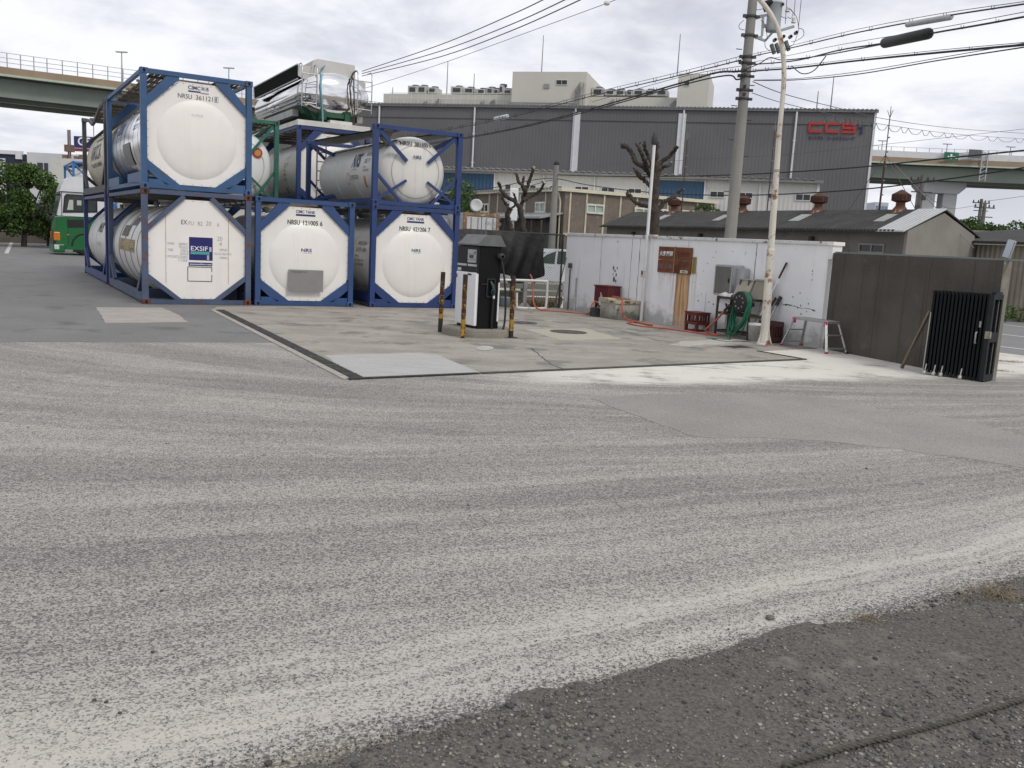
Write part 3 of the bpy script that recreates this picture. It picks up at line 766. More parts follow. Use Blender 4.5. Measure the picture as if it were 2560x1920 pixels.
# middle ground container
P2 = (-6.28, 21.511)
t, cz, R, yf = tank_container('tank_container', 'blue framed white tank container with grey placard on its domed end', P2, .486, frame=blue_l, barrel=barrel_p)
e, cz = dome_panel(t, CH, white_p, yf)
end_text(t, cz, yf, [('CIMC TANK', -.24, 2.255, .075, .48, ink_b, True), ('#', -.24, 2.19, .045, .48, ink_b, 0), ('NRSU', -.44, 1.975, .115, .30, ink, True), ('121005', -.06, 1.975, .115, .37, ink, True), ('6', .36, 1.975, .115, .06, ink, True),
          ('NRS', -.12, 1.33, .085, .26, ink_b, True), ('#', -.08, 1.30, .01, .22, ink_f, 0)], parent=e)
q = MB(); fnp = lambda a, b_: (a, yf-.012-dome_y(0, .8, cz), b_)
q.box((.0, yf-.128, .63), (.86, .012, .53)); q.build('placard', pmat('placard metal', (.26, .255, .25), .5, metal=.3, var=.06), t)
end_text(t, cz, yf-.132, [('TRANSPORT OF', -.36, .82, .035, .38, ink, False)], dish=False)
# right hand stack
P3 = (-3.731, 22.806)
t, cz, R, yf = tank_container('tank_container', 'navy framed white tank container under the container with round barrel end', P3, .509, frame=blue_n, barrel=barrel_p)
e, cz = dome_panel(t, CH, white_p, yf)
end_text(t, cz, yf, [('CIMC TANK', -.24, 2.255, .075, .48, ink_b, True), ('#', -.24, 2.19, .045, .48, ink_b, 0), ('NRSU', -.44, 1.975, .115, .30, ink, True), ('621206', -.06, 1.975, .115, .37, ink, True), ('7', .36, 1.975, .115, .06, ink, True),
          ('NRS', -.12, 1.45, .08, .25, ink_b, True), ('#', -.08, 1.42, .01, .22, ink_f, 0)], parent=e)
side_text(t, cz, R, [('NRSU 621206 7', -1.55, 1.55, .10, .75, ink, False), ('22K2 T11 L4BN', -1.55, 1.38, .10, .75, ink, False), ('JAPAN', -1.5, 1.22, .07, .3, ink, False), ('IMO PORTABLE TANK', -1.5, 1.12, .06, .7, ink, False), ('CSC SAFETY APPROVED', -1.5, 1.02, .06, .7, ink, False)])
HU = 1.972
t, cz, R, yf = tank_container('tank_container', 'low navy tank container with bare white round barrel end and braces', P3, .509, H=HU, z=CH, frame=blue_n, barrel=barrel_p, style='beam', R=.90, walkway=False, bands=4, top_rail=False, under=False, band_mat=barrel_p)
def head_fn(x, z):
    def fn(a, b_):
        xx, zz_ = x+a, z+b_; r = math.hypot(xx, zz_-cz)/R
        tb = [(0, -.345), (.35, -.335), (.6, -.305), (.8, -.25), (.93, -.16), (1.0, 0)]
        h = 0
        for (r0, h0), (r1, h1) in zip(tb[:-1], tb[1:]):
            if r0 <= r <= r1: h = h0+(h1-h0)*(r-r0)/(r1-r0)
        return Vector((xx, -CL/2+.50+h-.035, zz_))
    return fn
q = MB()
letter(q, 'NRSU', None, None, None, .11, .30, ink, True, fn=head_fn(-.42, cz+.65)); letter(q, '381655 1', None, None, None, .11, .46, ink, True, fn=head_fn(-.05, cz+.645))
letter(q, 'NRS', None, None, None, .085, .22, ink_b, True, fn=head_fn(-.10, cz+.33))
q.build('lettering', None, t, recalc=False)
side_text(t, cz, R, [('NRS', -.35, cz+.14, .40, .64, ink_b, True), ('arc', -.32, cz-.12, .22, .66, gold, 0), ('CORPORATION', -.3, cz-.18, .12, .66, ink, False), ('ring', .0, cz-.30, .32, .26, red_i, 0), ('NRSU 381655', -1.35, cz+.40, .12, .5, ink, False),
          ('20K2 T11', -1.35, cz+.22, .12, .45, ink, False), ('JAPAN', -1.35, cz+.08, .06, .2, ink, False), ('IMO PORTABLE TANK', -1.35, cz, .06, .45, ink, False), ('#', -1.4, cz-.4, .3, .1, org_i, 0)])
q = MB()   # sheet walkway, bent and sagging at its left end
for x0_, x1_, z0_, z1_ in ((-1.12, -.35, HU-.16, HU-.10), (.5, 1.1, HU-.1, HU-.06)):
    q.add([(x0_, -CL/2+.3, z0_), (x1_, -CL/2+.3, z1_), (x1_, CL/2-.3, z1_+.02), (x0_, CL/2-.3, z0_+.12)], [(0, 1, 2, 3)])
    q.add([(x0_, -CL/2+.3, z0_+.03), (x1_, -CL/2+.3, z1_+.03), (x1_, CL/2-.3, z1_+.05), (x0_, CL/2-.3, z0_+.15)], [(3, 2, 1, 0)])
q.add([(-1.12, -CL/2+.25, HU-.14), (-.62, -CL/2+.25, HU-.08), (-.80, -CL/2+.22, HU-.55)], [(0, 1, 2)])
q.build('walkway', pmat('bent grey sheet', (.115, .115, .112), .6, metal=.2, var=.15, scale=3), t)
q = MB()
q.tube([(-(R+.01)*math.cos(a), -CL/2+.45+i*.12, cz+(R+.01)*math.sin(a)) for i, a in enumerate([.75+.03*j for j in range(40)]) if i < 40], .022, 6)
q.tube([(-(R+.02)*math.cos(1.0), -CL/2+.3, cz+R*.84), (-(R+.02)*math.cos(.95), 0, cz+R*.80), (-(R+.02)*math.cos(.9), CL/2-.7, cz+R*.78)], .02, 6)
q.build('hose_line', pmat('brown hose', (.09, .07, .05), .7), t)
q = MB()
q.tube([(.75, .6, HU-.1), (.98, .55, HU-.5), (1.06, .5, HU-1.0), (1.05, .5, .5), (1.04, .5, .1)], .03, 7); q.build('orange_hose', pmat('orange hose', (.33, .15, .07), .7), t)
q = MB()
for x in (-.9, -.62):
    q.tube([(x, CL/2-.12, .1), (x, CL/2-.12, HU-.1)], .022, 6)
for i in range(6): q.tube([(-.9, CL/2-.12, .25+i*.28), (-.62, CL/2-.12, .25+i*.28)], .018, 6)
q.build('ladder', galv, t)
# second row behind: green and navy uppers over plain lowers
bl = Vector((-7.29, 29.5, 0)); Y3 = .51; u3 = Vector((math.cos(Y3), math.sin(Y3), 0)); gl = Vector((-7.72, 28.95, 0))-u3*CW
t, cz, R, yf = tank_container('tank_container', 'green framed tank container with white round barrel and red ring emblem', gl, Y3, z=CH, frame=green_f, barrel=pmat('gloss white', (.80, .81, .80), .25, var=.02), style='beam', R=1.10, walkway=True, bands=5)
q = MB(); hx = .58; hz = 1.58
for r0_, r1_, m_ in ((.10, .155, red_i), (.0, .095, org_i)):
    n = 28; vs = []
    for i in range(n): vs += [(hx+r1_*math.cos(2*PI*i/n), -CL/2+.155, hz+r1_*math.sin(2*PI*i/n)), (hx+r0_*math.cos(2*PI*i/n), -CL/2+.155, hz+r0_*math.sin(2*PI*i/n))]
    q.add(vs, [(2*i, 2*i+1, (2*i+3) % (2*n), (2*i+2) % (2*n)) for i in range(n)], m_)
q.build('emblem', None, t, recalc=False)
t, cz, R, yf = tank_container('tank_container', 'navy framed tank container carrying the polished tanker body', bl, Y3, z=CH, frame=blue_n, barrel=barrel_p)
e, cz = dome_panel(t, CH, white_p, yf)
end_text(t, cz, yf, [('CIMC TANK', -.24, 2.255, .075, .48, ink_b, True), ('#', -.24, 2.19, .045, .48, ink_b, 0), ('NRSU', -.44, 2.0, .10, .30, ink, True)], parent=e)
side_text(t, cz, R, [('NRSU 12', -1.0, 1.62, .1, .5, ink_f, False), ('22 T11', -1.0, 1.35, .14, .5, ink, False), ('IMO', -1.0, 1.2, .08, .2, ink, False), ('JAPAN 2', -1.0, 1.05, .08, .4, ink, False), ('22T6', -1.0, .9, .08, .4, ink, False), ('#', -1.0, .5, .22, .08, pmat('mark red', (.2, .06, .04), .6), 0), ('CL', -1.15, .5, .2, .2, ink_f, False)])
for p_, lab, f_ in ((gl, 'blue tank container at ground level under the green framed one', blue_l), (bl, 'blue tank container at ground level under the one carrying the tanker body', blue_n)):
    t, cz, R, yf = tank_container('tank_container', lab, p_, Y3, z=0, frame=f_, barrel=barrel_p)
    dome_panel(t, CH, white_p, yf)
# ------------------------------------------------------------------ polished tanker body on a white flat rack
def tanker():
    u = u3; v = Vector((-math.sin(Y3), math.cos(Y3), 0))
    z0 = 2*CH
    t = thing('flat_rack', 'white steel flat rack frame lying on the navy framed container', 'flat rack', bl+u*CW/2+v*CL/2+Vector((0, 0, z0)), Y3)
    wf = pmat('worn white steel', (.62, .61, .57), .5, var=.1, spot=(.25, .17, .11), spot_amt=.2, spot_scale=5)
    q = MB(); hl = CL/2
    for y in (-1, 1): q.box((0, y*(hl-.08), .085), (CW, .16, .17))
    for x in (-1, 1): q.box((x*(CW/2-.06), 0, .085), (.12, CL-.34, .15))
    for y in (-1.5, 0, 1.5): q.box((0, y, .08), (CW-.26, .12, .12))
    q.box((.25, -hl+.35, .22), (.75, .5, .10)); q.build('frame', wf, t)
    c0 = bl+u*(CW/2+.12)+v*.15+Vector((0, 0, z0))
    t = thing('tanker_body', 'mirror polished elliptical tanker body with ladders on a green subframe', 'tanker body', c0, Y3)
    a_, b_, cz = 1.18, .72, 1.13; LEN = 6.6
    q = MB(); head = [(0, -.30), (.2, -.295), (.45, -.262), (.7, -.19), (.88, -.09), (.96, -.03), (1.0, .03)]
    prof = [(r_, d+.35) for r_, d in head]+[(1.0, LEN-.1), (.9, LEN+.05), (0, LEN+.2)]
    q.lathe(prof, c=(0, 0, cz), axis='Y', seg=80, sx=a_, sz=b_); q.build('tank_shell', chrome, t)
    q = MB(); q.lathe([(1.0, .42), (1.02, .42), (1.02, .50), (1.0, .50)], c=(0, 0, cz), axis='Y', seg=64, sx=a_, sz=b_); q.build('rim_band', steel_d, t)
    q = MB()
    q.prism([(-.86, cz+.34), (.70, cz+.34), (.66, cz+1.02), (-.60, cz+1.05), (-.74, cz+.98)], .30, .36)
    q.prism([(-.86, cz+.30), (-1.22, cz+.45), (-1.22, cz+.78), (-.78, cz+.80)], .34, .38)
    q.prism([(.66, cz+.60), (1.06, cz+.52), (1.06, cz+.36), (.86, cz+.18), (.70, cz+.3)], .34, .38)
    q.box((-.66, LEN/2, cz+.85), (.05, LEN-.7, .34)); q.box((.66, LEN/2, cz+.8), (.05, LEN-.7, .4))
    q.build('coaming', pmat('matt steel sheet', (.56, .55, .52), .45, metal=.5, var=.06, scale=2), t)
    q = MB(); q.prism([(-1.24, cz+.80), (-1.00, cz+.70), (-.98, cz+.44), (-1.22, cz+.36)], .36, LEN-.2); q.build('gutter', pmat('gutter black', (.008, .008, .008), .9, spec=.1), t)
    q = MB()
    q.tube([(-1.24, .36, cz+.80), (-1.24, LEN-.2, cz+.80)], .03, 6); q.tube([(-1.22, .36, cz+.36), (-1.22, LEN-.2, cz+.36)], .025, 6)
    for i, zz_ in enumerate((-.16, -.27, -.38)): q.box((-1.17+.03*i, LEN/2+.3, cz+zz_), (.05, LEN-.9, .035))
    q.build('side_moulding', steel_d, t)
    q = MB(); q.box((-1.05, LEN/2+.4, cz-.60), (.20, LEN-1.6, .22)); q.box((1.02, LEN/2, cz-.66), (.2, LEN-1.4, .2)); q.build('hose_tray', galv, t)
    for x in (-.93, .93):
        q = MB(); w = .24; yy = .02
        for s_ in (-1, 1):
            xx = x+s_*w
            q.tube([(xx, yy, cz-.52), (xx, yy-.02, cz+.35), (xx, yy, cz+.72), (xx, yy+.12, cz+.82), (xx, yy+.4, cz+.82)], .020, 7)
        for i in range(4): q.tube([(x-w, yy, cz-.40+i*.30), (x+w, yy, cz-.40+i*.30)], .018, 7)
        for s_ in (-1, 1): q.tube([(x+s_*w, yy, cz-.4), (x+s_*w*.9, .3, cz-.4)], .018, 6)
        q.build('ladder', steel_d, t)
    q = MB(); gm = pmat('subframe green', (.012, .085, .04), .5, var=.15)
    for x in (-.42, .42):
        q.box((x, LEN/2, .34), (.12, LEN-.5, .30)); q.box((x, .22, .42), (.20, .14, .26)); q.box((x-.02, .36, .62), (.30, .10, .20))
        for yy in (.5, 2.2, 4.0, 5.8): q.prism([(-.62 if x < 0 else .2, .30), (-.2 if x < 0 else .62, .30), (-.2 if x < 0 else .95, .68), (-.95 if x < 0 else .2, .82)], yy, yy+.08)
    q.box((0, .25, .45), (.74, .08, .13)); q.prism([(-1.0, .80), (-.45, .25), (.45, .25), (1.0, .80), (.6, .58), (0, .50), (-.6, .58)], .55, .65)
    q.prism([(-1.02, .78), (-.9, .50), (-.25, .22), (-.1, .5), (-.6, .60)], .7, LEN-.8)
    q.build('subframe', gm, t)
    for x, m_, lab in ((-.50, pmat('strap blue', (.16, .36, .42), .7), 'pale blue'), (.55, pmat('strap brown', (.05, .035, .025), .8), 'brown')):
        q = MB(); dx = .06 if x < 0 else .10
        for s_ in ((0,) if x < 0 else (-1, 1)):
            pts = [(x, .28, cz+.66), (x-.04+s_*.03, .02, cz+.50), (x-.08+s_*.07, -.02, cz+.2), (x-.03+s_*.05, -.02, cz-.3), (x+.02+s_*.03, .05, .6), (x+.03, .0, .15)]
            q.tube(pts, [.02, .035, .035, .03, .03, .03] if x < 0 else .022, 6)
        for i in range(3): q.tube([(x, .26, cz+.66), (x+.03+.05*i, .2, cz+.78+.04*i)], .014, 5)
        o = q.build('lashing_strap', m_, loc=c0, rz=Y3)
        tag(o, lab+' lashing strap tied down over the polished tanker end', 'strap', 'tie down straps')
tanker()

# ------------------------------------------------------------------ plan helper: a facade given by two ground points
class Facade:
    def __init__(s, a, b):
        s.a = Vector((a[0], a[1], 0)); d = Vector((b[0]-a[0], b[1]-a[1], 0)); s.L = d.length; s.d = d/s.L
        s.n = Vector((-s.d.y, s.d.x, 0)); s.rz = math.atan2(s.d.y, s.d.x)
    def hit(s, px, py, back=0.0):
        r_ = ray(px, py); P0 = s.a+s.n*back
        t_ = (P0-Vector((0, 0, CAMH))).dot(s.n)/r_.dot(s.n); p = Vector((0, 0, CAMH))+r_*t_
        return (p-s.a).dot(s.d), p.z
    def rect(s, x0, y0, x1, y1, back=0.0):
        a = s.hit(x0, y0, back); b = s.hit(x1, y1, back)
        return min(a[0], b[0]), max(a[0], b[0]), min(a[1], b[1]), max(a[1], b[1])
dark_glass = pmat('dark glass', (.022, .026, .034), .12, var=.3, scale=1)
green_glass = pmat('frosted green glass', (.30, .40, .35), .3, var=.08)
alu = pmat('window aluminium', (.62, .62, .60), .4, var=.05)
def window(f, px, parent, glass=dark_glass, frame=alu, panes=2, back=0.0, depth=.07, fw=.05):
    x0, x1, z0, z1 = f.rect(*px, back=back); y = back-depth/2-.003
    q = MB(); w, h = x1-x0, z1-z0; cx, cz = (x0+x1)/2, (z0+z1)/2
    for z_ in (z0, z1): q.box((cx, y, z_), (w+fw, depth, fw))
    for i in range(panes+1): q.box((x0+w*i/panes, y, cz), (fw*(.8 if 0 < i < panes else 1), depth*.96, h-fw))
    o = q.build('window', frame, parent)
    q = MB(); q.box((cx, back-.012, cz), (w, .014, h)); q.build('pane', glass, o)
    return o

# ------------------------------------------------------------------ dark grey cold store
grey_c = pmat('grey cladding', (.122, .122, .125), .65, var=.10, scale=.12, streak=.22, streak_col=(.06, .06, .062), wave=(0, .35, .008))
cream = pmat('cream cladding', (.54, .53, .465), .7, var=.04, scale=.3, streak=.10, streak_col=(.36, .35, .31))
pipe_m = pmat('grey duct', (.27, .27, .265), .6, var=.15, scale=2)
wht_m = pmat('white trim', (.62, .63, .65), .5, var=.05)
ra_ = PZ(2193, 274, 16); la_ = PZ(930, 258, 16); ddir = (ra_-la_); ddir.z = 0; ddir.normalize()
ccs = Facade(ra_-ddir*66, ra_)
t = thing('cold_store', 'large dark grey windowless warehouse with red letters on its wall', 'warehouse', ccs.a, ccs.rz)
q = MB(); q.box((ccs.L/2, 16, 7.9), (ccs.L, 32, 15.8)); q.build('wall', grey_c, t)
q = MB(); n = int(ccs.L/.4)
for i in range(n): q.box((i*.4+.3, -.10, 15.95), (.2, .42, .14))
q.box((ccs.L/2, -.12, 15.80), (ccs.L+.3, .24, .20)); q.box((ccs.L/2, 16, 15.93), (ccs.L+.3, 32.2, .12))
q.build('roof', pmat('grey roof sheet', (.17, .175, .18), .55, var=.1), t)
q = MB(); q.box((ccs.L/2, -.03, 14.55), (ccs.L, .06, .06)); q.build('band_line', pmat('band grey', (.07, .07, .072), .6), t)
for px in (950, 1188, 1440, 1711, 1993):
    x = ccs.hit(px, 275)[0]; q = MB(); q.tube([(x, -.14, 15.7), (x, -.14, .2)], .10, 8)
    for z_ in (4, 7, 10, 13): q.box((x, -.10, z_), (.3, .2, .08))
    q.build('downpipe', wht_m, t)
for r4 in ((1433, 280, 1444, 425), (1696, 284, 1706, 432)):
    x0, x1, z0, z1 = ccs.rect(*r4); q = MB(); q.box(((x0+x1)/2, -.06, (z0+z1)/2-1), (.75, .10, z1-z0+2)); q.build('wall_light_strip', wht_m, t)
q = MB(); q.box((ccs.L-.08, -.02, 8.9), (.20, .12, 13.6)); q.build('corner_trim', wht_m, t)
q = MB(); rd = pmat('sign red', (.42, .022, .018), .5); nv = pmat('sign navy', (.022, .026, .09), .6)
x0, x1, z0, z1 = ccs.rect(2022, 306, 2138, 334); h = z1-z0; w = (x1-x0)
def blockC(xa, wd, kind):
    T = h*.22; s_ = .08
    if kind == 'C':
        for z_ in (z0+T/2, z1-T/2): q.box((xa+wd*.53, -s_, z_), (wd*.94, .12, T))
        q.box((xa+T/2, -s_, (z0+z1)/2), (T, .12, h-T*2)); q.box((xa+T*.65, -s_+.002, (z0+z1)/2), (T*.9, .11, h*.82))
    else:
        for z_ in (z0+T/2, (z0+z1)/2, z1-T/2): q.box((xa+wd/2, -s_, z_), (wd*.94, .12, T))
        q.box((xa+T/2, -s_, z0+h*.68), (T, .118, h*.22)); q.box((xa+wd-T/2, -s_, z0+h*.32), (T, .118, h*.22))
for i, ch in enumerate('CCS'): blockC(x0+w*.353*i, w*.30, ch)
q.build('sign_letters', rd, t)
x2, x3, z2, z3 = ccs.rect(2148, 318, 2154, 334); q = MB()
q.box(((x2+x3)/2+.1, -.08, (z2+z3)/2), (.20, .1, z3-z2+.12)); q.box(((x2+x3)/2-.17, -.075, z3-.06), (.2, .09, .14))
x4, x5, z4, z5 = ccs.rect(2021, 340, 2136, 350.5)
letter(q, 'セントラル・コールドストレージ', (x4, -.06, z4-.05), (1, 0, 0), (0, 0, 1), z5-z4+.08, x5-x4, nv, 2); q.build('sign_lettering', nv, t)
# rooftop plant
BK = 7.0
def roofbox(r4, back, dep, name, mat, parent, zb=None):
    x0, x1, z0, z1 = ccs.rect(*r4, back=back); z0 = zb if zb is not None else z0
    q = MB(); q.box(((x0+x1)/2, back+dep/2, (z0+z1)/2), (x1-x0, dep, z1-z0)); return q.build(name, mat, parent), (x0, x1, z0, z1)
roofbox((959, 234, 1300, 262), BK+2, 9, 'roof_storey', cream, t, 15.9)
roofbox((1300, 240, 1700, 268), BK+2, 9, 'roof_storey', cream, t, 15.9)
o, _ = roofbox((1282, 179, 1462, 262), BK, 12, 'stair_tower', cream, t, 15.9)
o2, _ = roofbox((1697, 184, 1768, 268), BK, 8, 'stair_tower', cream, t, 15.9)
window(ccs, (1391, 200, 1418, 212), o, back=BK); window(ccs, (1711, 203, 1723, 215), o2, panes=1, back=BK)
x0, x1, z0, z1 = ccs.rect(1360, 210, 1373, 221, back=BK); q = MB(); q.box(((x0+x1)/2, BK-.05, (z0+z1)/2), (x1-x0, .1, z1-z0)); q.build('louvre', pipe_m, o)
acm = pmat('air unit', (.45, .46, .44), .6, var=.1); acd = pmat('air unit dark', (.05, .052, .055), .6, var=.3)
for (a, b_, c_, e_) in ((1020, 214, 1065, 234), (1070, 218, 1090, 233), (1127, 216, 1156, 234), (1158, 219, 1185, 234), (1192, 222, 1213, 235), (1216, 219, 1232, 235), (1234, 222, 1246, 235), (1249, 212, 1256, 235), (1258, 223, 1279, 235), (1480, 219, 1508, 240), (1513, 224, 1562, 238), (1566, 227, 1580, 238), (1582, 224, 1668, 239)):
    o, (x0, x1, z0, z1) = roofbox((a, b_, c_, e_), BK+3, 2.0, 'air_unit', acm, t)
    m_ = max(1, int((x1-x0)/1.1)); q = MB()
    for i in range(m_):
        xx = x0+(x1-x0)*(i+.5)/m_; q.box((xx, BK+2.97, z0+(z1-z0)*.5), ((x1-x0)/m_*.62, .06, (z1-z0)*.55))
        q.lathe([(.42, 0), (.42, .22), (.36, .22), (0, .1)], c=(xx, BK+4, z1), seg=12)
    q.build('fan_grille', acd, o)
for xs, n in (((1062, 1066), 2), ((1091, 1098), 5), ((1203, 1208), 3), ((1225, 1235), 4), ((1520, 1534), 6), ((1678, 1689), 6)):
    xa = ccs.hit(xs[0], 240, BK+1.8)[0]; xb = ccs.hit(xs[1], 240, BK+1.8)[0]; q = MB()
    for i in range(n): q.tube([(xa+(xb-xa)*i/max(1, n-1), BK+1.8, 16), (xa+(xb-xa)*i/max(1, n-1), BK+1.8, 17.6+.1*i)], .09, 6)
    q.build('duct_bundle', pipe_m, t)
q = MB()
for i in range(4):
    z_ = 16.6+i*.22; xa = ccs.hit(1263+3*i, 250, BK-.3)[0]; xb = ccs.hit(1437+3*i, 250, BK-.3)[0]; xc = ccs.hit(1457, 250, BK-.3)[0]
    q.tube([(xa, BK-.3, 16), (xa, BK-.3, z_), (xb, BK-.3, z_), (xb, BK-.3, z_+2.2), (xc, BK-.3, z_+2.2), (xc, BK-.3, 16.2)], .075, 6)
q.build('roof_ducts', pipe_m, t)
q = MB()
for zz_ in (16.9, 17.5): q.tube([(ccs.hit(962, 240, BK)[0], BK+1.5, zz_+1.0), (ccs.hit(1400, 240, BK)[0], BK+1.5, zz_+1.0)], .03, 5)
for i in range(24):
    x = ccs.hit(962+i*18, 240, BK)[0]; q.tube([(x, BK+1.5, 17.4), (x, BK+1.5, 18.5)], .025, 5)
q.build('roof_railing', alu, t)
rodm = pmat('rod steel', (.22, .22, .22), .5, metal=.5)
for px, top, bot in ((982, 218, 234), (1120, 152, 234), (1186, 184, 234), (1359, 88, 180), (1475, 186, 240), (1701, 85, 184), (1771, 196, 250), (2046, 228, 274), (2085, 190, 274)):
    x, zt = ccs.hit(px, top, BK+3); zb = max(15.9, ccs.hit(px, bot, BK+3)[1]-.3)
    q = MB(); q.tube([(x, BK+3, zb), (x+(0.0), BK+3, zt)], [.07, .04], 6); q.build('lightning_rod', rodm, t)

# ------------------------------------------------------------------ white and blue factory
fa, fb = PZ(1112, 415, 7.5), PZ(2051, 447, 7.5); fd = (fb-fa).normalized()
fac = Facade(fa-fd*13, fb)
whs = pmat('white ribbed sheet', (.56, .56, .54), .55, var=.05, scale=.4, streak=.12, streak_col=(.36, .35, .33), wave=(0, .30, .012))
bls = pmat('blue ribbed sheet', (.022, .075, .145), .5, var=.10, scale=.4, streak=.15, streak_col=(.03, .07, .13), wave=(0, .30, .03))
t = thing('factory_building', 'long white factory with blue wall panels before the grey warehouse', 'factory', fac.a, fac.rz)
q = MB(); q.box((fac.L/2, 5, 3.6), (fac.L, 10, 7.2)); q.build('wall', whs, t)
for p_ in ((900, 1234), (1620, 1762)):
    x0 = max(.2, fac.hit(p_[0], 450)[0]); x1 = fac.hit(p_[1], 450)[0]; q = MB(); q.box(((x0+x1)/2, -.03, 3.55), (x1-x0, .06, 6.9)); q.build('wall_panel', bls, t)
q = MB(); rib = pmat('factory roof', (.19, .19, .185), .6, var=.12)
q.box((fac.L/2, -.25, 7.22), (fac.L+.4, .5, .16)); q.box((fac.L/2, 5, 7.32), (fac.L+.4, 10.6, .10))
n = int(fac.L/.52)
for i in range(n): q.prism([(i*.52+.08, 7.36), (i*.52+.42, 7.36), (i*.52+.30, 7.47), (i*.52+.20, 7.47)], -.5, 9)
q.build('roof', rib, t)
for px in (1237, 1360, 1487, 1622, 1764, 1902):
    x = fac.hit(px, 450)[0]; q = MB(); q.tube([(x, -.1, 7.1), (x, -.1, .2)], .06, 7); q.build('downpipe', wht_m, t)
q = MB(); q.box((fac.L-.09, -.05, 3.6), (.2, .12, 7.1)); q.build('corner_trim', wht_m, t)
for r4 in ((1263, 460, 1277, 474), (1310, 462, 1340, 474), (1375, 464, 1405, 477), (1438, 466, 1471, 479), (1504, 469, 1536, 481), (1571, 471, 1603, 484), (1776, 478, 1810, 494), (1846, 481, 1881, 496), (1922, 483, 1936, 498), (1990, 485, 2025, 502)):
    window(fac, r4, t, panes=2 if r4[2]-r4[0] > 20 else 1)

# ------------------------------------------------------------------ brown panelled two storey house
HZ = 5.6
ha, hb, hc = PZ(1414, 470, HZ), PZ(1787, 502, HZ), PZ(1160, 480, HZ)
trim = pmat('cream trim', (.50, .46, .35), .65, var=.1)
brown = pmat('brown wall panel', (.155, .130, .105), .8, var=.18, scale=.8, streak=.25, fine=.25, fine_scale=14, spot=(.22, .2, .17), spot_amt=.3, spot_scale=4)
t = thing('brown_house', 'two storey brown panelled workshop with cream fascia behind the white wall', 'building', (ha.x, ha.y, 0), 0)
fh = Facade(ha, hb); fl_ = Facade(hc, ha)
def sub(f): # frame of a facade inside the house thing
    e = D.objects.new('facade', None); return e
R1_ = Matrix.Translation(Vector((0, 0, 0)))
def build_in(mbq, f, name, mat, parent):
    Rm = Matrix.Rotation(f.rz, 3, 'Z'); off = f.a-Vector((ha.x, ha.y, 0))
    mbq.v = [tuple(Rm @ Vector(p)+off) for p in mbq.v]; return mbq.build(name, mat, parent)
q = MB(); A2, B2, C2 = Vector((0, 0, 0)), Vector((hb.x-ha.x, hb.y-ha.y, 0)), Vector((hc.x-ha.x, hc.y-ha.y, 0)); D2 = B2+C2
q.prism([(A2.x, A2.y), (B2.x, B2.y), (D2.x, D2.y), (C2.x, C2.y)], 0, HZ-.22, plane='XY'); q.build('wall', brown, t)
q = MB(); q.prism([(A2.x-.25, A2.y-.3), (B2.x+.3, B2.y-.2), (D2.x, D2.y+.3), (C2.x-.35, C2.y)], HZ-.22, HZ, plane='XY'); q.build('roof', pmat('pale roof edge', (.58, .55, .43), .6, var=.08), t)
q = MB()
for px in (1424, 1465, 1509, 1550, 1591, 1668, 1742, 1778): x = fh.hit(px, 520)[0]; q.box((x, -.03, HZ/2-.1), (.12, .06, HZ-.3))
for z_ in (2.55, ): q.box((fh.L/2, -.035, z_), (fh.L, .07, .16))
build_in(q, fh, 'wall_trim', trim, t)
def wnd_in(f, r4, glass, panes=2):
    x0, x1, z0, z1 = f.rect(*r4); q = MB(); w, h = x1-x0, z1-z0
    for z_ in (z0, z1): q.box(((x0+x1)/2, -.06, z_), (w+.14, .12, .12))
    for i in range(panes+1): q.box((x0+w*i/panes, -.06, (z0+z1)/2), (.09, .115, h-.12))
    o = build_in(q, f, 'window', pmat('cream window frame', (.60, .58, .50), .5), t)
    q = MB(); q.box(((x0+x1)/2, -.02, (z0+z1)/2), (w, .03, h)); g_ = build_in(q, f, 'pane', glass, o); return o
for r4, g_ in (((1467, 511, 1506, 534), green_glass), ((1587, 520, 1626, 541), green_glass), ((1646, 524, 1666, 540), dark_glass), ((1705, 527, 1739, 545), dark_glass)): wnd_in(fh, r4, g_)
for r4, g_ in (((1205, 511, 1222, 530), dark_glass), ((1342, 507, 1364, 530), green_glass), ((1265, 483, 1275, 507), alu), ((1293, 480, 1304, 507), green_glass), ((1307, 510, 1313, 530), green_glass)): wnd_in(fl_, r4, g_, 2 if r4[2]-r4[0] > 12 else 1)
q = MB(); q.tube([(fl_.L-.35, -.3, HZ-.3), (fl_.L-.3, -.15, HZ-.9), (fl_.L-.3, -.15, .3)], .06, 7)
for px in (1225, 1246, 1314, 1366, 1392): x = fl_.hit(px, 500)[0]; q.box((x, -.04, HZ/2), (.10, .08, HZ-.5))
build_in(q, fl_, 'downpipe', trim, t)
q = MB(); n = int(fl_.L/.4)
for i in range(n): q.box((i*.4+.2, -.22, HZ-.02), (.2, .4, .14))
build_in(q, fl_, 'eave_corrugation', rib, t)
q = MB(); x0 = fl_.hit(1250, 545)[0]; x1 = fl_.L-.1; zl = fl_.hit(1330, 540)[1]
q.prism([(-1.8, zl-.25), (0, zl+.15), (0, zl+.25), (-1.8, zl-.12)], x0, x1, plane='YZ'); build_in(q, fl_, 'lean_to_roof', pmat('grey lean-to sheet', (.30, .32, .33), .5, var=.12, wave=(0, .3, .03)), t)
q = MB()
for i in range(8): q.box((x0+(x1-x0)*i/7, -1.7, zl/2-.15), (.09, .09, zl-.4))
q.box(((x0+x1)/2, -.55, zl/2-.2), (x1-x0, .1, zl-.3)); build_in(q, fl_, 'lean_to_wall', pmat('dark lean-to wall', (.06, .055, .05), .8, var=.3), t)
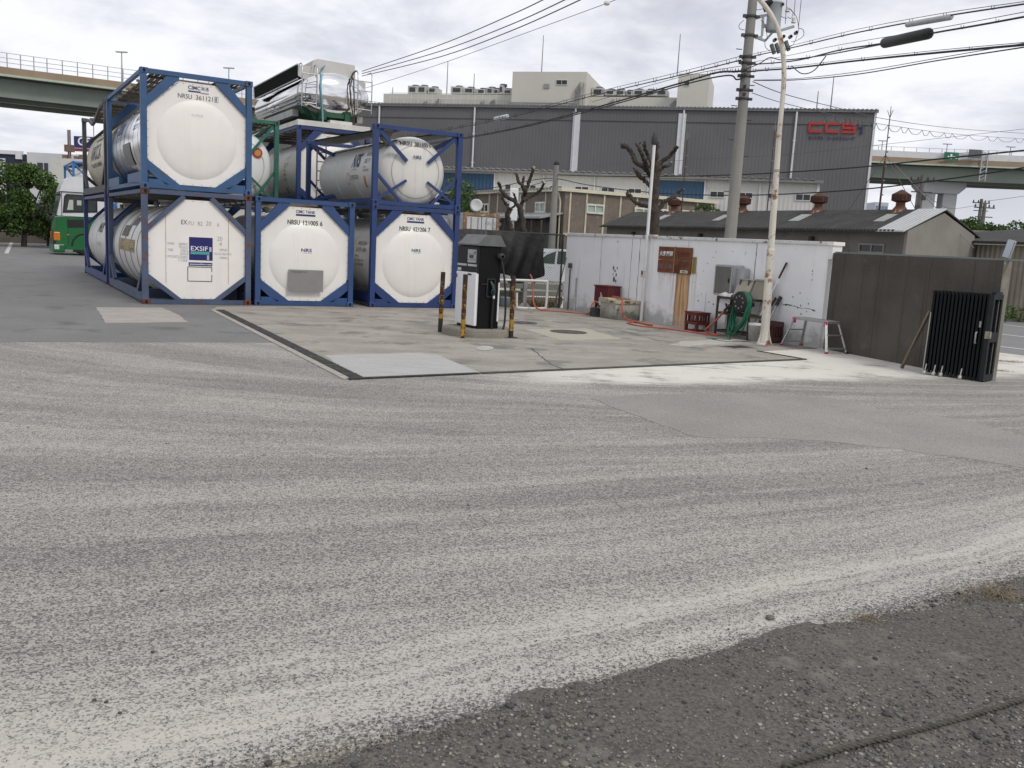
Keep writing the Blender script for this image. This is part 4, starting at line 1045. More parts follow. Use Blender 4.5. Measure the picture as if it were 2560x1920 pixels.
# carport at the far left end, white post
tt = PZ(1153, 481, HZ); t = thing('carport', 'grey flat carport roof on a white post behind the shipping container', 'carport', (tt.x-3, tt.y-1, 0), 0)
q = MB(); q.box((0, 0, 5.4), (8.5, 4, .22)); q.build('roof', rib, t)
q = MB(); q.box((1.3, -1.8, 2.65), (.42, .42, 5.3)); q.box((-3.8, -1.8, 2.65), (.3, .3, 5.3)); q.box((3.9, 1.8, 2.65), (.3, .3, 5.3)); q.build('post', wht_m, t)

# ------------------------------------------------------------------ long grey shed with asbestos roof
EZ = 3.0
ea, eb, ec = PZ(1517.6, 565, EZ), PZ(2263.8, 577, EZ), PZ(2461.8, 590.6, EZ)
sh = Facade(ea, eb); wv = (ec-eb); wv.z = 0; WID = wv.dot(sh.n); RZ_ = 3.78
plast = pmat('grey plaster', (.135, .130, .115), .9, var=.15, scale=.7, streak=.22, spot=(.10, .095, .085), spot_amt=.35, spot_scale=1.2)
gabl = pmat('sunlit gable plaster', (.235, .225, .20), .9, var=.10, scale=.7, streak=.12)  # gable paler than the side walls, sunlight from the right put into its colour
asb = pmat('asbestos roof', (.045, .043, .041), .9, var=.25, scale=1.2, spot=(.08, .08, .07), spot_amt=.3, spot_scale=5, wave=(0, .18, .025))
t = thing('grey_shed', 'low grey shed with dark corrugated roof and gable end', 'shed', sh.a, sh.rz)
q = MB(); q.box((sh.L/2, WID/2, EZ/2), (sh.L, WID, EZ)); q.build('wall', plast, t)
q = MB(); q.prism([(-.02, .0), (WID+.02, 0), (WID+.02, EZ), (WID/2, RZ_-.04), (-.02, EZ)], sh.L+.002, sh.L+.12, plane='YZ')
q.build('gable_wall', gabl, t)
q = MB()
for i in range(11): q.box((sh.L+.13, .1+WID*(i+.5)/11, EZ*.62), (.02, WID/11*.92, .17)); q.box((sh.L+.13, .1+WID*(i+.2)/11.5, EZ*.555), (.02, WID/11*.92, .17))
q.build('block_course', pmat('concrete block', (.17, .165, .15), .9, var=.3, scale=1.2), t)
q = MB(); ov = .32
def slope(x0, x1, y0, y1, dz=0.0, th=.05):
    za = lambda y: EZ+.06+(RZ_-EZ)*(y/(WID/2) if y <= WID/2 else (WID-y)/(WID/2))+dz
    q.prism([(y0, za(y0)), (y1, za(y1)), (y1, za(y1)+th), (y0, za(y0)+th)], x0, x1, plane='YZ')
slope(-.3, sh.L-1.05, -ov, WID/2); slope(-.3, sh.L+.15, WID/2, WID+ov); q.build('roof', asb, t)
q = MB(); slope(sh.L-1.05, sh.L+.18, -ov, WID/2, .02); q.build('roof_strip', pmat('white roof sheet', (.50, .51, .51), .6, var=.06, wave=(0, .18, .02)), t)
q = MB(); n = int(sh.L/.18)
for i in range(n): q.box((i*.18, -ov+.02, EZ-.0), (.09, .08, .06))
q.build('eave_edge', asb, t)
for px in ((1646, 1672, 540, 547), (1793, 1815, 545, 552), (1985, 2028, 544, 552), (2198, 2240, 545, 553)):
    q = MB(); xx, _z = sh.hit(px[0], px[3], WID/4); x2_, _z = sh.hit(px[1], px[2], WID/4); slope(xx, xx+max(.5, (x2_-xx)*.62), WID*.16, WID*.36, .035, .03); q.build('skylight', pmat('skylight sheet', (.30, .31, .29), .5), t)
x0, x1, z0, z1 = sh.rect(2151, 610, 2209, 632); q = MB()
for z_ in (z0, z1): q.box(((x0+x1)/2, -.03, z_), (x1-x0+.08, .06, .06))
for i in range(3): q.box((x0+(x1-x0)*i/2, -.03, (z0+z1)/2), (.05, .058, z1-z0-.06))
o = q.build('window', pmat('old window frame', (.2, .19, .16), .6), t); q = MB(); q.box(((x0+x1)/2, -.008, (z0+z1)/2), (x1-x0, .014, z1-z0)); q.build('pane', dark_glass, o)
for px in (1587, 1755, 2035): # stub posts against the wall
    x = sh.hit(px, 585)[0]; q = MB(); q.box((x, -.12, 1.36), (.16, .16, 2.72)); q.build('wall_post', pmat('dark post', (.025, .022, .02), .8), t)
rustv = pmat('rusty vent', (.13, .055, .032), .85, var=.35, scale=5, spot=(.35, .31, .26), spot_amt=.34, spot_scale=4)
rustd = pmat('dark rusty vent', (.075, .030, .02), .85, var=.4, scale=6)
for px, yt, yb in ((1687, 501, 537), (1859, 499, 537), (2048, 496, 536), (2254, 489, 536)):
    x, zt = sh.hit(px, yt, WID/2); hgt = max(.9, zt-RZ_); s_ = hgt/1.35
    b_ = sh.a+sh.d*x+sh.n*WID/2+Vector((0, 0, RZ_-.1))
    v_ = thing('roof_ventilator', {1687: 'rusty roof ventilator behind the pollarded tree', 1859: 'rusty roof ventilator beside the utility pole', 2048: 'rusty roof ventilator at the end of the white factory', 2254: 'largest rusty roof ventilator nearest the gable'}[px], 'roof ventilator', b_, sh.rz, 'rusty ventilators along the shed ridge')
    q = MB(); q.lathe([(.62*s_, 0), (.56*s_, .12*s_), (.27*s_, .50*s_), (.25*s_, .72*s_)], seg=20); q.build('base', rustv, v_)
    q = MB(); q.lathe([(.25*s_, .70*s_), (.46*s_, .78*s_), (.50*s_, .80*s_), (.50*s_, 1.18*s_), (.47*s_, 1.2*s_), (.1*s_, 1.42*s_), (0, 1.45*s_)], seg=16, smooth=False); q.build('cap', rustd, v_)
    q = MB()
    for i in range(16):
        a = 2*PI*i/16; q.box((.51*s_*math.cos(a), .51*s_*math.sin(a), .98*s_), (.03, .03, .36*s_), rz=a)
    q.build('cage', rustd, v_)
redm = pmat('mast red', (.065, .026, .022), .7, var=.3, scale=2)
for px, yb, pt, yt, lab in ((1703, 535, 1716, 350, 'thin rusty mast beside the pollarded tree crown'), (1917, 533, 1936, 327, 'thin rusty mast left of the rusty street light'), (2197, 533, 2228.5, 292, 'thickest rusty red mast standing before the elevated highway')):
    x, zb = sh.hit(px, yb, WID/2); zt = sh.hit(pt, yt, WID/2)[1]; b_ = sh.a+sh.d*x+sh.n*WID/2
    m_ = thing('lightning_mast', lab, 'mast', b_+Vector((0, 0, RZ_-.05)), sh.rz, 'lightning masts on the shed')
    q = MB(); q.tube([(0, 0, 0), (0, 0, (zt-RZ_)*.55)], .04 if px == 2197 else .028, 7); q.tube([(0, 0, (zt-RZ_)*.55), (0, 0, zt-RZ_)], .02, 7); q.lathe([(.3, 0), (.1, .12)], seg=8); q.build('pole', redm, m_)
    q = MB(); zz_ = zt-RZ_
    for a in range(3): q.tube([(0, 0, zz_), (.12*math.cos(a*2.1), .12*math.sin(a*2.1), zz_+.3)], .012, 5)
    q.tube([(0, 0, zz_), (0, 0, zz_+.45)], .014, 5)
    for i in range(5): q.box((.05, 0, zz_*(.2+.15*i)), (.1, .04, .05))
    q.build('finial', rodm, m_)
    if px == 2197:
        q = MB()
        for e_ in ((-3.5, 1.0), (3.5, 1.2), (.5, 3)): q.tube([(0, 0, zz_*.62), (e_[0], e_[1], -1.2)], .012, 4)
        q.build('guy_wire', rodm, m_)
# annex and next shed to the right of the gable
an = thing('corrugated_annex', 'beige corrugated annex with low dark roof right of the gable', 'shed', ec+Vector((.1, .25, -EZ)), sh.rz)
q = MB(); q.box((0, 4.2, 1.35), (9.0, 8, 2.7)); q.build('wall', pmat('beige sheet', (.33, .29, .235), .8, var=.15, scale=1, streak=.45, streak_col=(.13, .10, .08), wave=(0, .2, .02)), an)
q = MB(); q.prism([(-.3, 2.72), (8.4, 3.55), (8.4, 3.65), (-.3, 2.82)], -4.7, 4.8, plane='YZ'); q.build('roof', asb, an)

# ------------------------------------------------------------------ elevated highway
vi_n = [(-118, 78), (-90, 99.5), (-65.74, 115.6), (-53.65, 122.6), (-40.69, 131.7), (-20, 142), (5, 151.5), (32, 158.5), (60.9, 161.5), (85.6, 158.3), (125, 150)]
def offs(pts, d):
    out = []
    for i, p in enumerate(pts):
        a = Vector(pts[max(0, i-1)]); b_ = Vector(pts[min(len(pts)-1, i+1)]); t_ = (b_-a).normalized(); out.append((p[0]-t_.y*d, p[1]+t_.x*d))
    return out
def dense(pts, step=4):
    out = []
    for a, b_ in zip(pts[:-1], pts[1:]):
        a, b_ = Vector(a), Vector(b_); n = max(1, int((b_-a).length/step))
        out += [tuple(a.lerp(b_, i/n)) for i in range(n)]
    return out+[pts[-1]]
def smooth(pts):
    for _ in range(2):
        o = [pts[0]]
        for a, b_ in zip(pts[:-1], pts[1:]):
            a, b_ = Vector(a), Vector(b_); o += [tuple(a.lerp(b_, .25)), tuple(a.lerp(b_, .75))]
        pts = o+[pts[-1]]
    return pts
vin = dense(smooth(vi_n), 5)
def ribbon(name, d0, d1, z0, z1, mat, parent, base):
    A_, B_ = offs(vin, d0), offs(vin, d1); q = MB(); vs = []; fs = []
    for a, b_ in zip(A_, B_): vs += [Vector((a[0], a[1], z0))-base, Vector((a[0], a[1], z1))-base, Vector((b_[0], b_[1], z1))-base, Vector((b_[0], b_[1], z0))-base]
    for i in range(len(A_)-1):
        o = i*4
        for j in range(4): fs.append((o+j, o+(j+1) % 4, o+4+(j+1) % 4, o+4+j))
    fs += [(0, 1, 2, 3), (len(vs)-1, len(vs)-2, len(vs)-3, len(vs)-4)]
    q.add(vs, fs); return q.build(name, mat, parent)
vb = Vector((0, 150, 0)); v_ = thing('elevated_highway', 'elevated green highway bridge with tan parapet curving behind the yard', 'highway bridge', vb)
tan = pmat('tan parapet', (.31, .235, .165), .85, var=.12, scale=.15, streak=.2)
gg = pmat('green girder', (.205, .245, .21), .6, var=.10, scale=.2, streak=.15, streak_col=(.10, .13, .11))
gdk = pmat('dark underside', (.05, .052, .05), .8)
ribbon('deck', .6, 17, 18.8, 19.25, gdk, v_, vb); ribbon('parapet', 0, .3, 19.15, 20.0, tan, v_, vb); ribbon('parapet', 17, 17.3, 19.2, 20.2, tan, v_, vb)
ribbon('edge_beam', -.12, .5, 18.88, 19.13, pmat('pale green edge', (.40, .48, .38), .6, var=.08), v_, vb)
for d in (1.7, 8, 14.5): ribbon('girder', d, d+.5, 16.55, 18.78, gg, v_, vb)
ribbon('soffit', 2.3, 14.4, 17.0, 17.15, gdk, v_, vb)
# railing on the left part, white panels on the right part
q = MB(); acc = 0; lp = None; fpts = offs(vin, .15)
for i in range(len(fpts)-1):
    a, b_ = Vector((*fpts[i], 0)), Vector((*fpts[i+1], 0))
    if (a.x+b_.x)/2 < 20:
        for z_ in (20.55, 21.1, 21.7): q.bar(a-vb+Vector((0, 0, z_)), b_-vb+Vector((0, 0, z_)), .06)
        n = max(1, int((b_-a).length/1.45))
        for j in range(n):
            p = a.lerp(b_, j/n)-vb; q.box(p+Vector((0, 0, 20.85)), (.09, .09, 1.7))
q.build('railing', pmat('railing steel', (.36, .37, .38), .5, var=.1), v_)
q = MB(); q2 = MB()
for i in range(len(fpts)-1):
    a, b_ = Vector((*fpts[i], 0)), Vector((*fpts[i+1], 0))
    if (a.x+b_.x)/2 >= 20:
        q.bar(a-vb+Vector((0, 0, 20.55)), b_-vb+Vector((0, 0, 20.55)), .12, 1.05)
        q2.bar(a-vb+Vector((0, 0, 21.75)), b_-vb+Vector((0, 0, 21.75)), .05); n = max(1, int((b_-a).length/1.8))
        for j in range(n): q2.box(a.lerp(b_, j/n)-vb+Vector((0, 0, 21.4)), (.07, .07, .7))
q.build('noise_panel', pmat('white noise panel', (.60, .61, .62), .5, var=.05), v_); q2.build('fence', pmat('fence grey', (.25, .26, .28), .5), v_)
lamp_m = pmat('lamp pole', (.40, .42, .44), .5)
def on_deck(px, py, back=1.0):
    best = None
    for (x, y) in offs(vin, back):
        p = PY(px, py, y)
        if best is None or abs(p.x-x) < best[0]: best = (abs(p.x-x), Vector((x, y, 0)), p.z)
    # refine along the bank of points
    pts = offs(vin, back)
    for a, b_ in zip(pts[:-1], pts[1:]):
        for k_ in range(11):
            q_ = Vector(a).lerp(Vector(b_), k_/10); p = PY(px, py, q_.y)
            if abs(p.x-q_.x) < best[0]: best = (abs(p.x-q_.x), Vector((q_.x, q_.y, 0)), p.z)
    return best[1], best[2]
for px, py, lab in ((302, 131, 'bridge lamp post above the blue framed container stack'), (571.5, 171, 'bridge lamp post left of the polished tanker'), (2211, 353, 'bridge lamp post just right of the grey warehouse'), (2369, 361, 'bridge lamp post behind the green road sign'), (2525.6, 368, 'bridge lamp post right of the road sign gantry')):
    p, zt = on_deck(px, py); p.z = 19.2; t = thing('bridge_lamp', lab, 'lamp post', p, 0, 'lamp posts on the highway bridge')
    q = MB(); q.tube([(0, 0, 0), (0, 0, zt-19.2)], [.12, .07], 7); q.build('pole', lamp_m, t); q = MB(); q.box((0, 0, zt-19.15), (1.5, .35, .14)); q.build('lamp_head', lamp_m, t)
# sign gantry
p0, zt = on_deck(2462, 377, -.2); p0.z = 16.6; p1, _ = on_deck(2350, 400, -.2)
t = thing('sign_gantry', 'highway sign gantry with green and grey sign boards', 'sign gantry', p0)
q = MB(); H_ = zt-16.6; d_ = Vector((p1.x-p0.x, p1.y-p0.y, 0)); 
for dx in (-.5, .5):
    q.box((dx, 0, H_/2), (.16, .16, H_))
for i in range(8): q.bar((-.5, 0, i*H_/8), (.5, 0, (i+1)*H_/8), .08)
for dz in (-.2, -1.3): q.bar((0, 0, H_+dz), d_+Vector((0, 0, H_+dz-.6)), .14)
q.build('frame', lamp_m, t)
for x0, x1, y0, y1, m_, nm in ((2359, 2397, 384, 399, pmat('sign green', (.012, .14, .075), .5), 'green_board'), (2421, 2454, 377, 392, pmat('sign back grey', (.10, .10, .11), .6), 'grey_board')):
    q = MB(); yy = p0.y-.6; a, b_ = PY(x0, y1, yy), PY(x1, y0, yy); zl_, zh = sorted((a.z, b_.z))
    q.box(Vector(((a.x+b_.x)/2, yy, (zl_+zh)/2))-p0, (b_.x-a.x, .15, zh-zl_+.3)); o = q.build(nm, m_, t)
    if nm == 'green_board':
        q = MB()
        for fx in (.3, .62, .72, .85): q.box(Vector((a.x+(b_.x-a.x)*fx, yy-.1, (zl_+zh)/2-.1)) - p0, (.28, .05, .35))
        q.box(Vector((a.x+(b_.x-a.x)*.48, yy-.1, (zl_+zh)/2)) - p0, (.3, .05, .8)); q.build('sign_marks', ink_w, o)
concp = pmat('bridge concrete', (.40, .41, .42), .85, var=.08, scale=.2, streak=.15)
def pier(px, w, lab, z=16.5):
    p, _ = on_deck(px, 450, 5); an_ = 0.0
    t = thing('bridge_pier', lab, 'bridge pier', p); q = MB()
    q.prism([(-w, z), (-w, z-.9), (-w*.72, z-2.0), (w*.72, z-2.0), (w, z-.9), (w, z)], -1.6, 1.6); q.build('cap', concp, t)
    for x in (-w*.5, w*.42):
        q = MB(); q.box((x, 0, (z-2)/2), (w*.58, 2.4, z-2)); q.build('column', concp, t)
pier(2345, 4.2, 'two column concrete bridge pier under the highway on the right')

# ------------------------------------------------------------------ far buildings
def block(name, label, cat, r4, Y, dep, mat, rz=0.0, z0=0.0):
    a, b_ = PY(r4[0], r4[1], Y), PY(r4[2], r4[3], Y); w = b_.x-a.x; h = a.z
    t = thing(name, label, cat, ((a.x+b_.x)/2, Y+dep/2, 0), rz); q = MB(); q.box((0, 0, h/2), (w, dep, h)); q.build('wall', mat, t); return t, w, h
def wins(t, w, h, dep, spots, mat=dark_glass, name='window'):
    for x, z, ww, hh in spots:
        q = MB(); q.box((x, -dep/2-.02, z), (ww, .06, hh)); q.build(name, mat, t)
navyw = pmat('navy wall', (.018, .021, .045), .6, var=.1, scale=.3); whw = pmat('white render', (.52, .53, .54), .8, var=.05, scale=.3, streak=.1)
t, w, h = block('navy_building', 'dark navy building with white doorway behind the green tree', 'building', (-260, 367, 53, 367), 88, 14, navyw)
q = MB(); q.box((0, -7.05, h+.05), (w+.3, .3, .35)); q.box((w/2-.15, -7.2, h-.2), (.5, .3, .7)); q.build('parapet', wht_m, t)
p = PY(0, 390, 88); q = MB(); q.box((p.x-(-0+t.location.x)-.45, -7.08, p.z-1.9), (2.0, .12, 3.4)); q.build('shutter_door', whw, t)
t, w, h = block('white_building', 'plain white building with small windows left of the tank stack', 'building', (67, 380, 260, 392), 84, 12, whw)
wins(t, w, h, 12, [(-w/2+1.2, h-1.45, .5, 1.1), (-w/2+1.75, h-1.45, .35, 1.1), (-w/2+2.9, h-1.5, .5, 1.1), (-w/2+3.4, h-1.5, .35, 1.1), (-w/2+5.0, h-1.6, .5, 1.1), (-w/2+7.0, h-1.7, .55, 1.1)])
q = MB(); q.box((w*.2, -6.8, h-2.9), (w*.55, 1.5, .12)); 
q.build('ledge', whw, t)
t, w, h = block('white_annex', 'lower cream annex with a rusty railing terrace before the white building', 'building', (128, 394, 262, 400), 80, 3.5, pmat('cream render', (.50, .50, .47), .8, var=.05))
q = MB()
for i in range(26): q.box((-w/2+w*i/25, -1.95, h-3.1), (.04, .04, 1.0))
for z_ in (-2.6, -3.6): q.box((0, -1.95, h+z_), (w, .06, .07))
q.build('terrace_railing', pmat('rusty rail', (.22, .15, .12), .8), t)
q = MB()
for x, hh in ((-w*.42, .4), (-w*.2, .35), (-w*.1, .5), (w*.02, .3)): q.box((x, 0, h+hh/2), (.4, .4, hh))
q.tube([(-w*.36, 0, h), (-w*.36, 0, h+2.6)], .07, 6); q.tube([(-w*.325, 0, h), (-w*.325, 0, h+2.6)], .07, 6); q.box((-w*.34, 0, h+1.0), (.7, .5, .6))
q.build('roof_plant', pmat('rusty plant', (.15, .10, .08), .8, var=.3), t)
t, w, h = block('sign_tower', 'white tower carrying a blue sign board with white letters', 'sign tower', (190, 386, 236, 386), 96, 4, whw)
p = PY(190, 347, 96); p2 = PY(236, 366, 96)
q = MB(); q.box((0, -2.2, (p.z+p2.z)/2), (w, .4, p.z-p2.z+.5)); o = q.build('sign_board', pmat('sign blue', (.018, .022, .13), .5), t)
q = MB(); letter(q, 'GF', (-w/2+.42, -2.42, (p.z+p2.z)/2-.35), (1, 0, 0), (0, 0, 1), .85, 1.3, ink_w, True); q.build('lettering', None, o)
q = MB(); q.box((0, -2.2, p2.z-.45), (w, .3, .3)); q.tube([(0, 0, h), (0, 0, p.z+2.2)], .04, 5); q.build('red_stripe', pmat('sign stripe', (.25, .03, .04), .6), t)
t, w, h = block('tower_block', 'distant pale blue glass tower block under the highway bridge', 'tower', (2189, 505, 2222, 505), 330, 12, pmat('tower wall', (.42, .46, .52), .6))
wins(t, w, h, 12, [((i-1.5)*w/4.4, h-2-j*2.6, w/5.5, 1.4) for i in range(4) for j in range(7)], pmat('tower glass', (.14, .20, .29), .3))
t, w, h = block('white_hall', 'low distant white hall below the bridge pier', 'building', (2268, 530, 2320, 530), 120, 10, whw)
wins(t, w, h, 10, [(0, h-1, w*.4, .5)])
# ------------------------------------------------------------------ white boundary wall
WA, WB = Vector((1.36, 26.18, 0)), Vector((6.36, 18.55, 0))
wal = Facade(WA, WB)
def Wp(s_, off=0.0, z=0.0): return wal.a+wal.d*s_+wal.n*off+Vector((0, 0, z))
def wallmat():
    m = D.materials.new('old white wall paint'); k = NT(nodes_of(m)); co = k.n('ShaderNodeTexCoord').outputs['Object']; x, y, z = k.sep(co)
    c = k.mix(k.ramp(k.noise(co, .9, 4), .3, .7), (.80, .805, .815, 1), (.87, .872, .875, 1))
    st = k.noise(k.vmul(co, (5, 5, .5)), 1.0, 5, .65)
    c = k.mix(k.math('MULTIPLY', k.ramp(st, .52, .78), .35), c, (.36, .34, .30, 1))
    low = k.ramp(k.math('ADD', z, k.math('MULTIPLY', k.math('SUBTRACT', k.noise(co, 2.6, 5, .65), .5), 1.2)), .05, .5, inv=True)
    c = k.mix(k.math('MULTIPLY', low, .62), c, (.21, .20, .17, 1))
    ch = k.noise(co, 9.5, 3, .55)      # flaked paint chips
    band = k.ramp(k.noise(co, 1.0, 2), .42, .6)
    c = k.mix(k.math('MULTIPLY', k.ramp(ch, .70, .735), band), c, (.10, .095, .085, 1))
    # rust run below the steel notice, and its faint neighbour
    ed = k.math('MULTIPLY', k.math('SUBTRACT', k.noise(k.vmul(co, (3, 3, 1.2)), 2.0, 3), .5), .06)
    xe = k.math('ADD', x, ed)
    run = k.math('MULTIPLY', k.ramp(xe, 4.63, 4.67), k.ramp(xe, 5.10, 5.16, inv=True))
    run = k.math('MULTIPLY', run, k.ramp(z, 1.32, 1.30, inv=False)) if False else k.math('MULTIPLY', run, k.math('LESS_THAN', z, 1.34))
    rs = k.noise(k.vmul(co, (16, 16, .7)), 1.0, 5, .7)
    rc = k.mix(k.ramp(rs, .3, .7), (.30, .105, .026, 1), (.68, .47, .24, 1))
    edge = k.math('MAXIMUM', k.ramp(xe, 4.74, 4.65, inv=False) if False else k.ramp(xe, 4.65, 4.74, inv=True), k.ramp(xe, 5.05, 5.13))
    rc = k.mix(k.math('MULTIPLY', edge, .8), rc, (.13, .05, .02, 1))
    fade = k.ramp(z, -.3, .5)
    c = k.mix(k.math('MULTIPLY', run, k.math('ADD', k.math('MULTIPLY', fade, .45), .5)), c, rc)
    run2 = k.math('MULTIPLY', k.math('MULTIPLY', k.ramp(x, 3.95, 4.0), k.ramp(x, 4.58, 4.64, inv=True)), k.math('MULTIPLY', k.math('LESS_THAN', z, 1.34), k.ramp(z, .6, 1.3)))
    c = k.mix(k.math('MULTIPLY', k.math('MULTIPLY', run2, k.ramp(rs, .48, .62)), .55), c, (.34, .20, .09, 1))
    run3 = k.math('MULTIPLY', k.math('MULTIPLY', k.ramp(x, 5.18, 5.22), k.ramp(x, 5.34, 5.38, inv=True)), k.math('MULTIPLY', k.math('LESS_THAN', z, 1.36), k.ramp(z, .3, 1.2)))
    c = k.mix(k.math('MULTIPLY', k.math('MULTIPLY', run3, k.ramp(rs, .40, .62)), .5), c, (.40, .28, .13, 1))
    b = k.n('ShaderNodeBsdfPrincipled', ins={'Base Color': c, 'Roughness': .7, 'Specular IOR Level': .3})
    bp = k.n('ShaderNodeBump', ins={'Strength': .25, 'Distance': .01, 'Height': ch}); k.nt.links.new(bp.outputs[0], b.inputs['Normal'])
    k.n('ShaderNodeOutputMaterial', ins={0: b.outputs[0]}); return m
wm = wallmat()
t = thing('white_wall', 'chipped white painted boundary wall with rust run and dark coping', 'wall', WA, wal.rz)
q = MB(); q.box((wal.L/2-.02, .08, 1.06), (wal.L-.04, .16, 2.12)); q.build('wall_body', wm, t)
cop = pmat('stained coping', (.66, .66, .64), .75, var=.08, scale=2, spot=(.08, .075, .065), spot_amt=.34, spot_scale=5)
q = MB(); n = 9
for i in range(n): q.box((wal.L*(i+.5)/n, .08, 2.155), (wal.L/n-.006, .24, .072), bev=.008)
q.build('coping', cop, t)
q = MB(); q.box((wal.L+.02, .12, 1.98), (.09, .30, .28)); q.box((wal.L+.02, .12, 2.157), (.16, .36, .074)); q.build('end_cap', pmat('bright white paint', (.78, .77, .74), .6, var=.04), t)
ckm = pmat('wall crack', (.10, .095, .085), .9, var=.3)
rnd = random.Random(3)
for x, z0, z1, w in ((1.62, .3, 2.1, .007), (2.9, .55, 2.1, .007), (3.22, .3, 2.1, .011), (5.0, 1.95, 2.1, .006), (7.15, 1.0, 2.1, .014), (5.72, .0, .9, .006)):
    q = MB(); vs = []; n = 14
    for i in range(n+1):
        z = z0+(z1-z0)*i/n; dx = rnd.uniform(-.012, .012); ww = w*rnd.uniform(.4, 1); vs += [(x+dx-ww, -.003, z), (x+dx+ww, -.003, z)]
    q.add(vs, [(2*i, 2*i+1, 2*i+3, 2*i+2) for i in range(n)]); q.build('wall_crack', ckm, t)
q = MB(); vs = []; n = 16
for i in range(n+1): vs += [(8.0+.9*i/n, -.003, .82-.06*i/n+rnd.uniform(-.015, .015)), (8.0+.9*i/n, -.003, .835-.06*i/n+rnd.uniform(-.015, .015))]
q.add(vs, [(2*i, 2*i+2, 2*i+3, 2*i+1) for i in range(n)]); q.build('wall_crack', ckm, t)
q = MB()
for x, z, s_ in ((2.20, 1.30, .06), (2.27, 1.22, .05), (2.20, 1.13, .035), (2.33, 1.12, .05), (2.36, 1.30, .04), (2.25, 1.0, .09), (2.33, .95, .05), (2.30, 2.0, .03)):
    n = 9; q.add([(x+s_*.55*math.cos(2*PI*i/n)*rnd.uniform(.7, 1.1), -.004, z+s_*math.sin(2*PI*i/n)*rnd.uniform(.7, 1.1)) for i in range(n)], [tuple(range(n))])
for i in range(60):
    x = rnd.uniform(5.2, 8.8); z = rnd.uniform(.4, 1.9); s_ = rnd.uniform(.006, .024); n = 7
    q.add([(x+s_*math.cos(2*PI*i/n)*rnd.uniform(.5, 1.1), -.004, z+s_*math.sin(2*PI*i/n)*rnd.uniform(.5, 1.3)) for i in range(n)], [tuple(range(n))])
q.build('paint_chips', pmat('bare patch', (.10, .095, .09), .9, var=.5, scale=20), t)
# small pipe stubs at the left end
q = MB(); q.tube([(.28, -.03, 0), (.28, -.03, 1.16)], .018, 6); q.box((.29, -.04, 1.26), (.10, .07, .14)); q.build('conduit', pmat('dark conduit', (.08, .085, .085), .6), t)
q = MB(); q.tube([(.62, -.04, 0), (.62, -.04, .92), (.70, -.06, .95)], .022, 6); q.build('tap_pipe', pmat('white pipe', (.6, .6, .6), .5), t)

# steel notices
rusty_s = pmat('rusted sign steel', (.17, .058, .022), .8, var=.22, scale=3, spot=(.10, .032, .015), spot_amt=.42, spot_scale=2.2, fine=.25, fine_scale=50)
t = thing('rusty_notice', 'rusty brown four panel notice with white and faded characters on the white wall', 'notice board', Wp(3.98, -.03, 1.29), wal.rz)
q = MB()
for ix in (0, 1):
    for iz in (0, 1): q.box((.30+ix*.60, 0, .16+iz*.325), (.585, .02, .31))
q.build('panel', rusty_s, t)
q = MB(); q.box((.60, -.006, .32), (.02, .035, .66)); q.build('edge_strip', pmat('rust edge', (.35, .2, .12), .7), t)
q = MB(); letter(q, '火気厳禁', (.05, -.014, .41), (1, 0, 0), (0, 0, 1), .13, .49, ink_w, True); q.build('lettering', None, t)
q = MB(); letter(q, '給油エンジン停止', (.03, -.014, .10), (1, 0, 0), (0, 0, 1), .12, .53, pmat('faded violet ink', (.20, .15, .17), .7), True)
letter(q, '危険物', (.68, -.014, .42), (1, 0, 0), (0, 0, 1), .12, .42, pmat('faded dark ink', (.10, .04, .02), .8), False); q.build('faded_lettering', None, t)
q = MB(); q.box((.97, -.016, .055), (.25, .012, .07)); letter(q, '喫煙禁止', (.88, -.024, .035), (1, 0, 0), (0, 0, 1), .04, .18, ink, True); q.mats = q.mats
o = q
o.mats = [pmat('white label', (.65, .65, .62), .5), ink]; o.mi = [0]*6+[1]*(len(o.f)-6); o.build('small_label', None, t)
t = thing('yellow_notice', 'narrow olive yellow notice with tiny characters beside the rusty notice', 'notice board', Wp(5.20, -.02, 1.32), wal.rz)
q = MB(); q.box((.06, 0, .20), (.115, .012, .40)); q.build('plate', pmat('olive yellow paint', (.30, .24, .06), .6, var=.15), t)
q = MB()
for i, ch in enumerate('関係者立入'): letter(q, ch, (.03, -.009, .32-.07*i), (1, 0, 0), (0, 0, 1), .05, .05, pmat('brown ink', (.12, .08, .03), .6), True)
q.build('lettering', None, t)

# white steel pole with a dark cap against the wall
t = thing('white_pole', 'slim white pole with dark cap rising in front of the white wall', 'pole', Wp(3.57, -.09, 0), wal.rz)
pw = pmat('white pole paint', (.70, .70, .69), .5, var=.05, scale=2, streak=.12)
q = MB(); q.tube([(0, 0, 0), (-.0, 0, 2.2), (0, 0, 4.45)], [.042, .04, .038], 10); q.build('shaft', pw, t)
q = MB(); q.lathe([(.05, 4.43), (.085, 4.47), (.085, 4.60), (.06, 4.72), (0, 4.78)], seg=14); q.build('cap', pmat('black cap', (.05, .05, .055), .7), t)
q = MB(); q.box((.10, .06, 2.19), (.34, .12, .05)); q.box((0, -.05, 1.22), (.09, .07, .17)); q.build('bracket', pmat('pale bracket', (.55, .53, .47), .6), t)
q = MB(); q.box((.0, -.085, 1.24), (.06, .01, .09)); q.build('switch_plate', pmat('dark plate', (.06, .06, .06), .4), t)

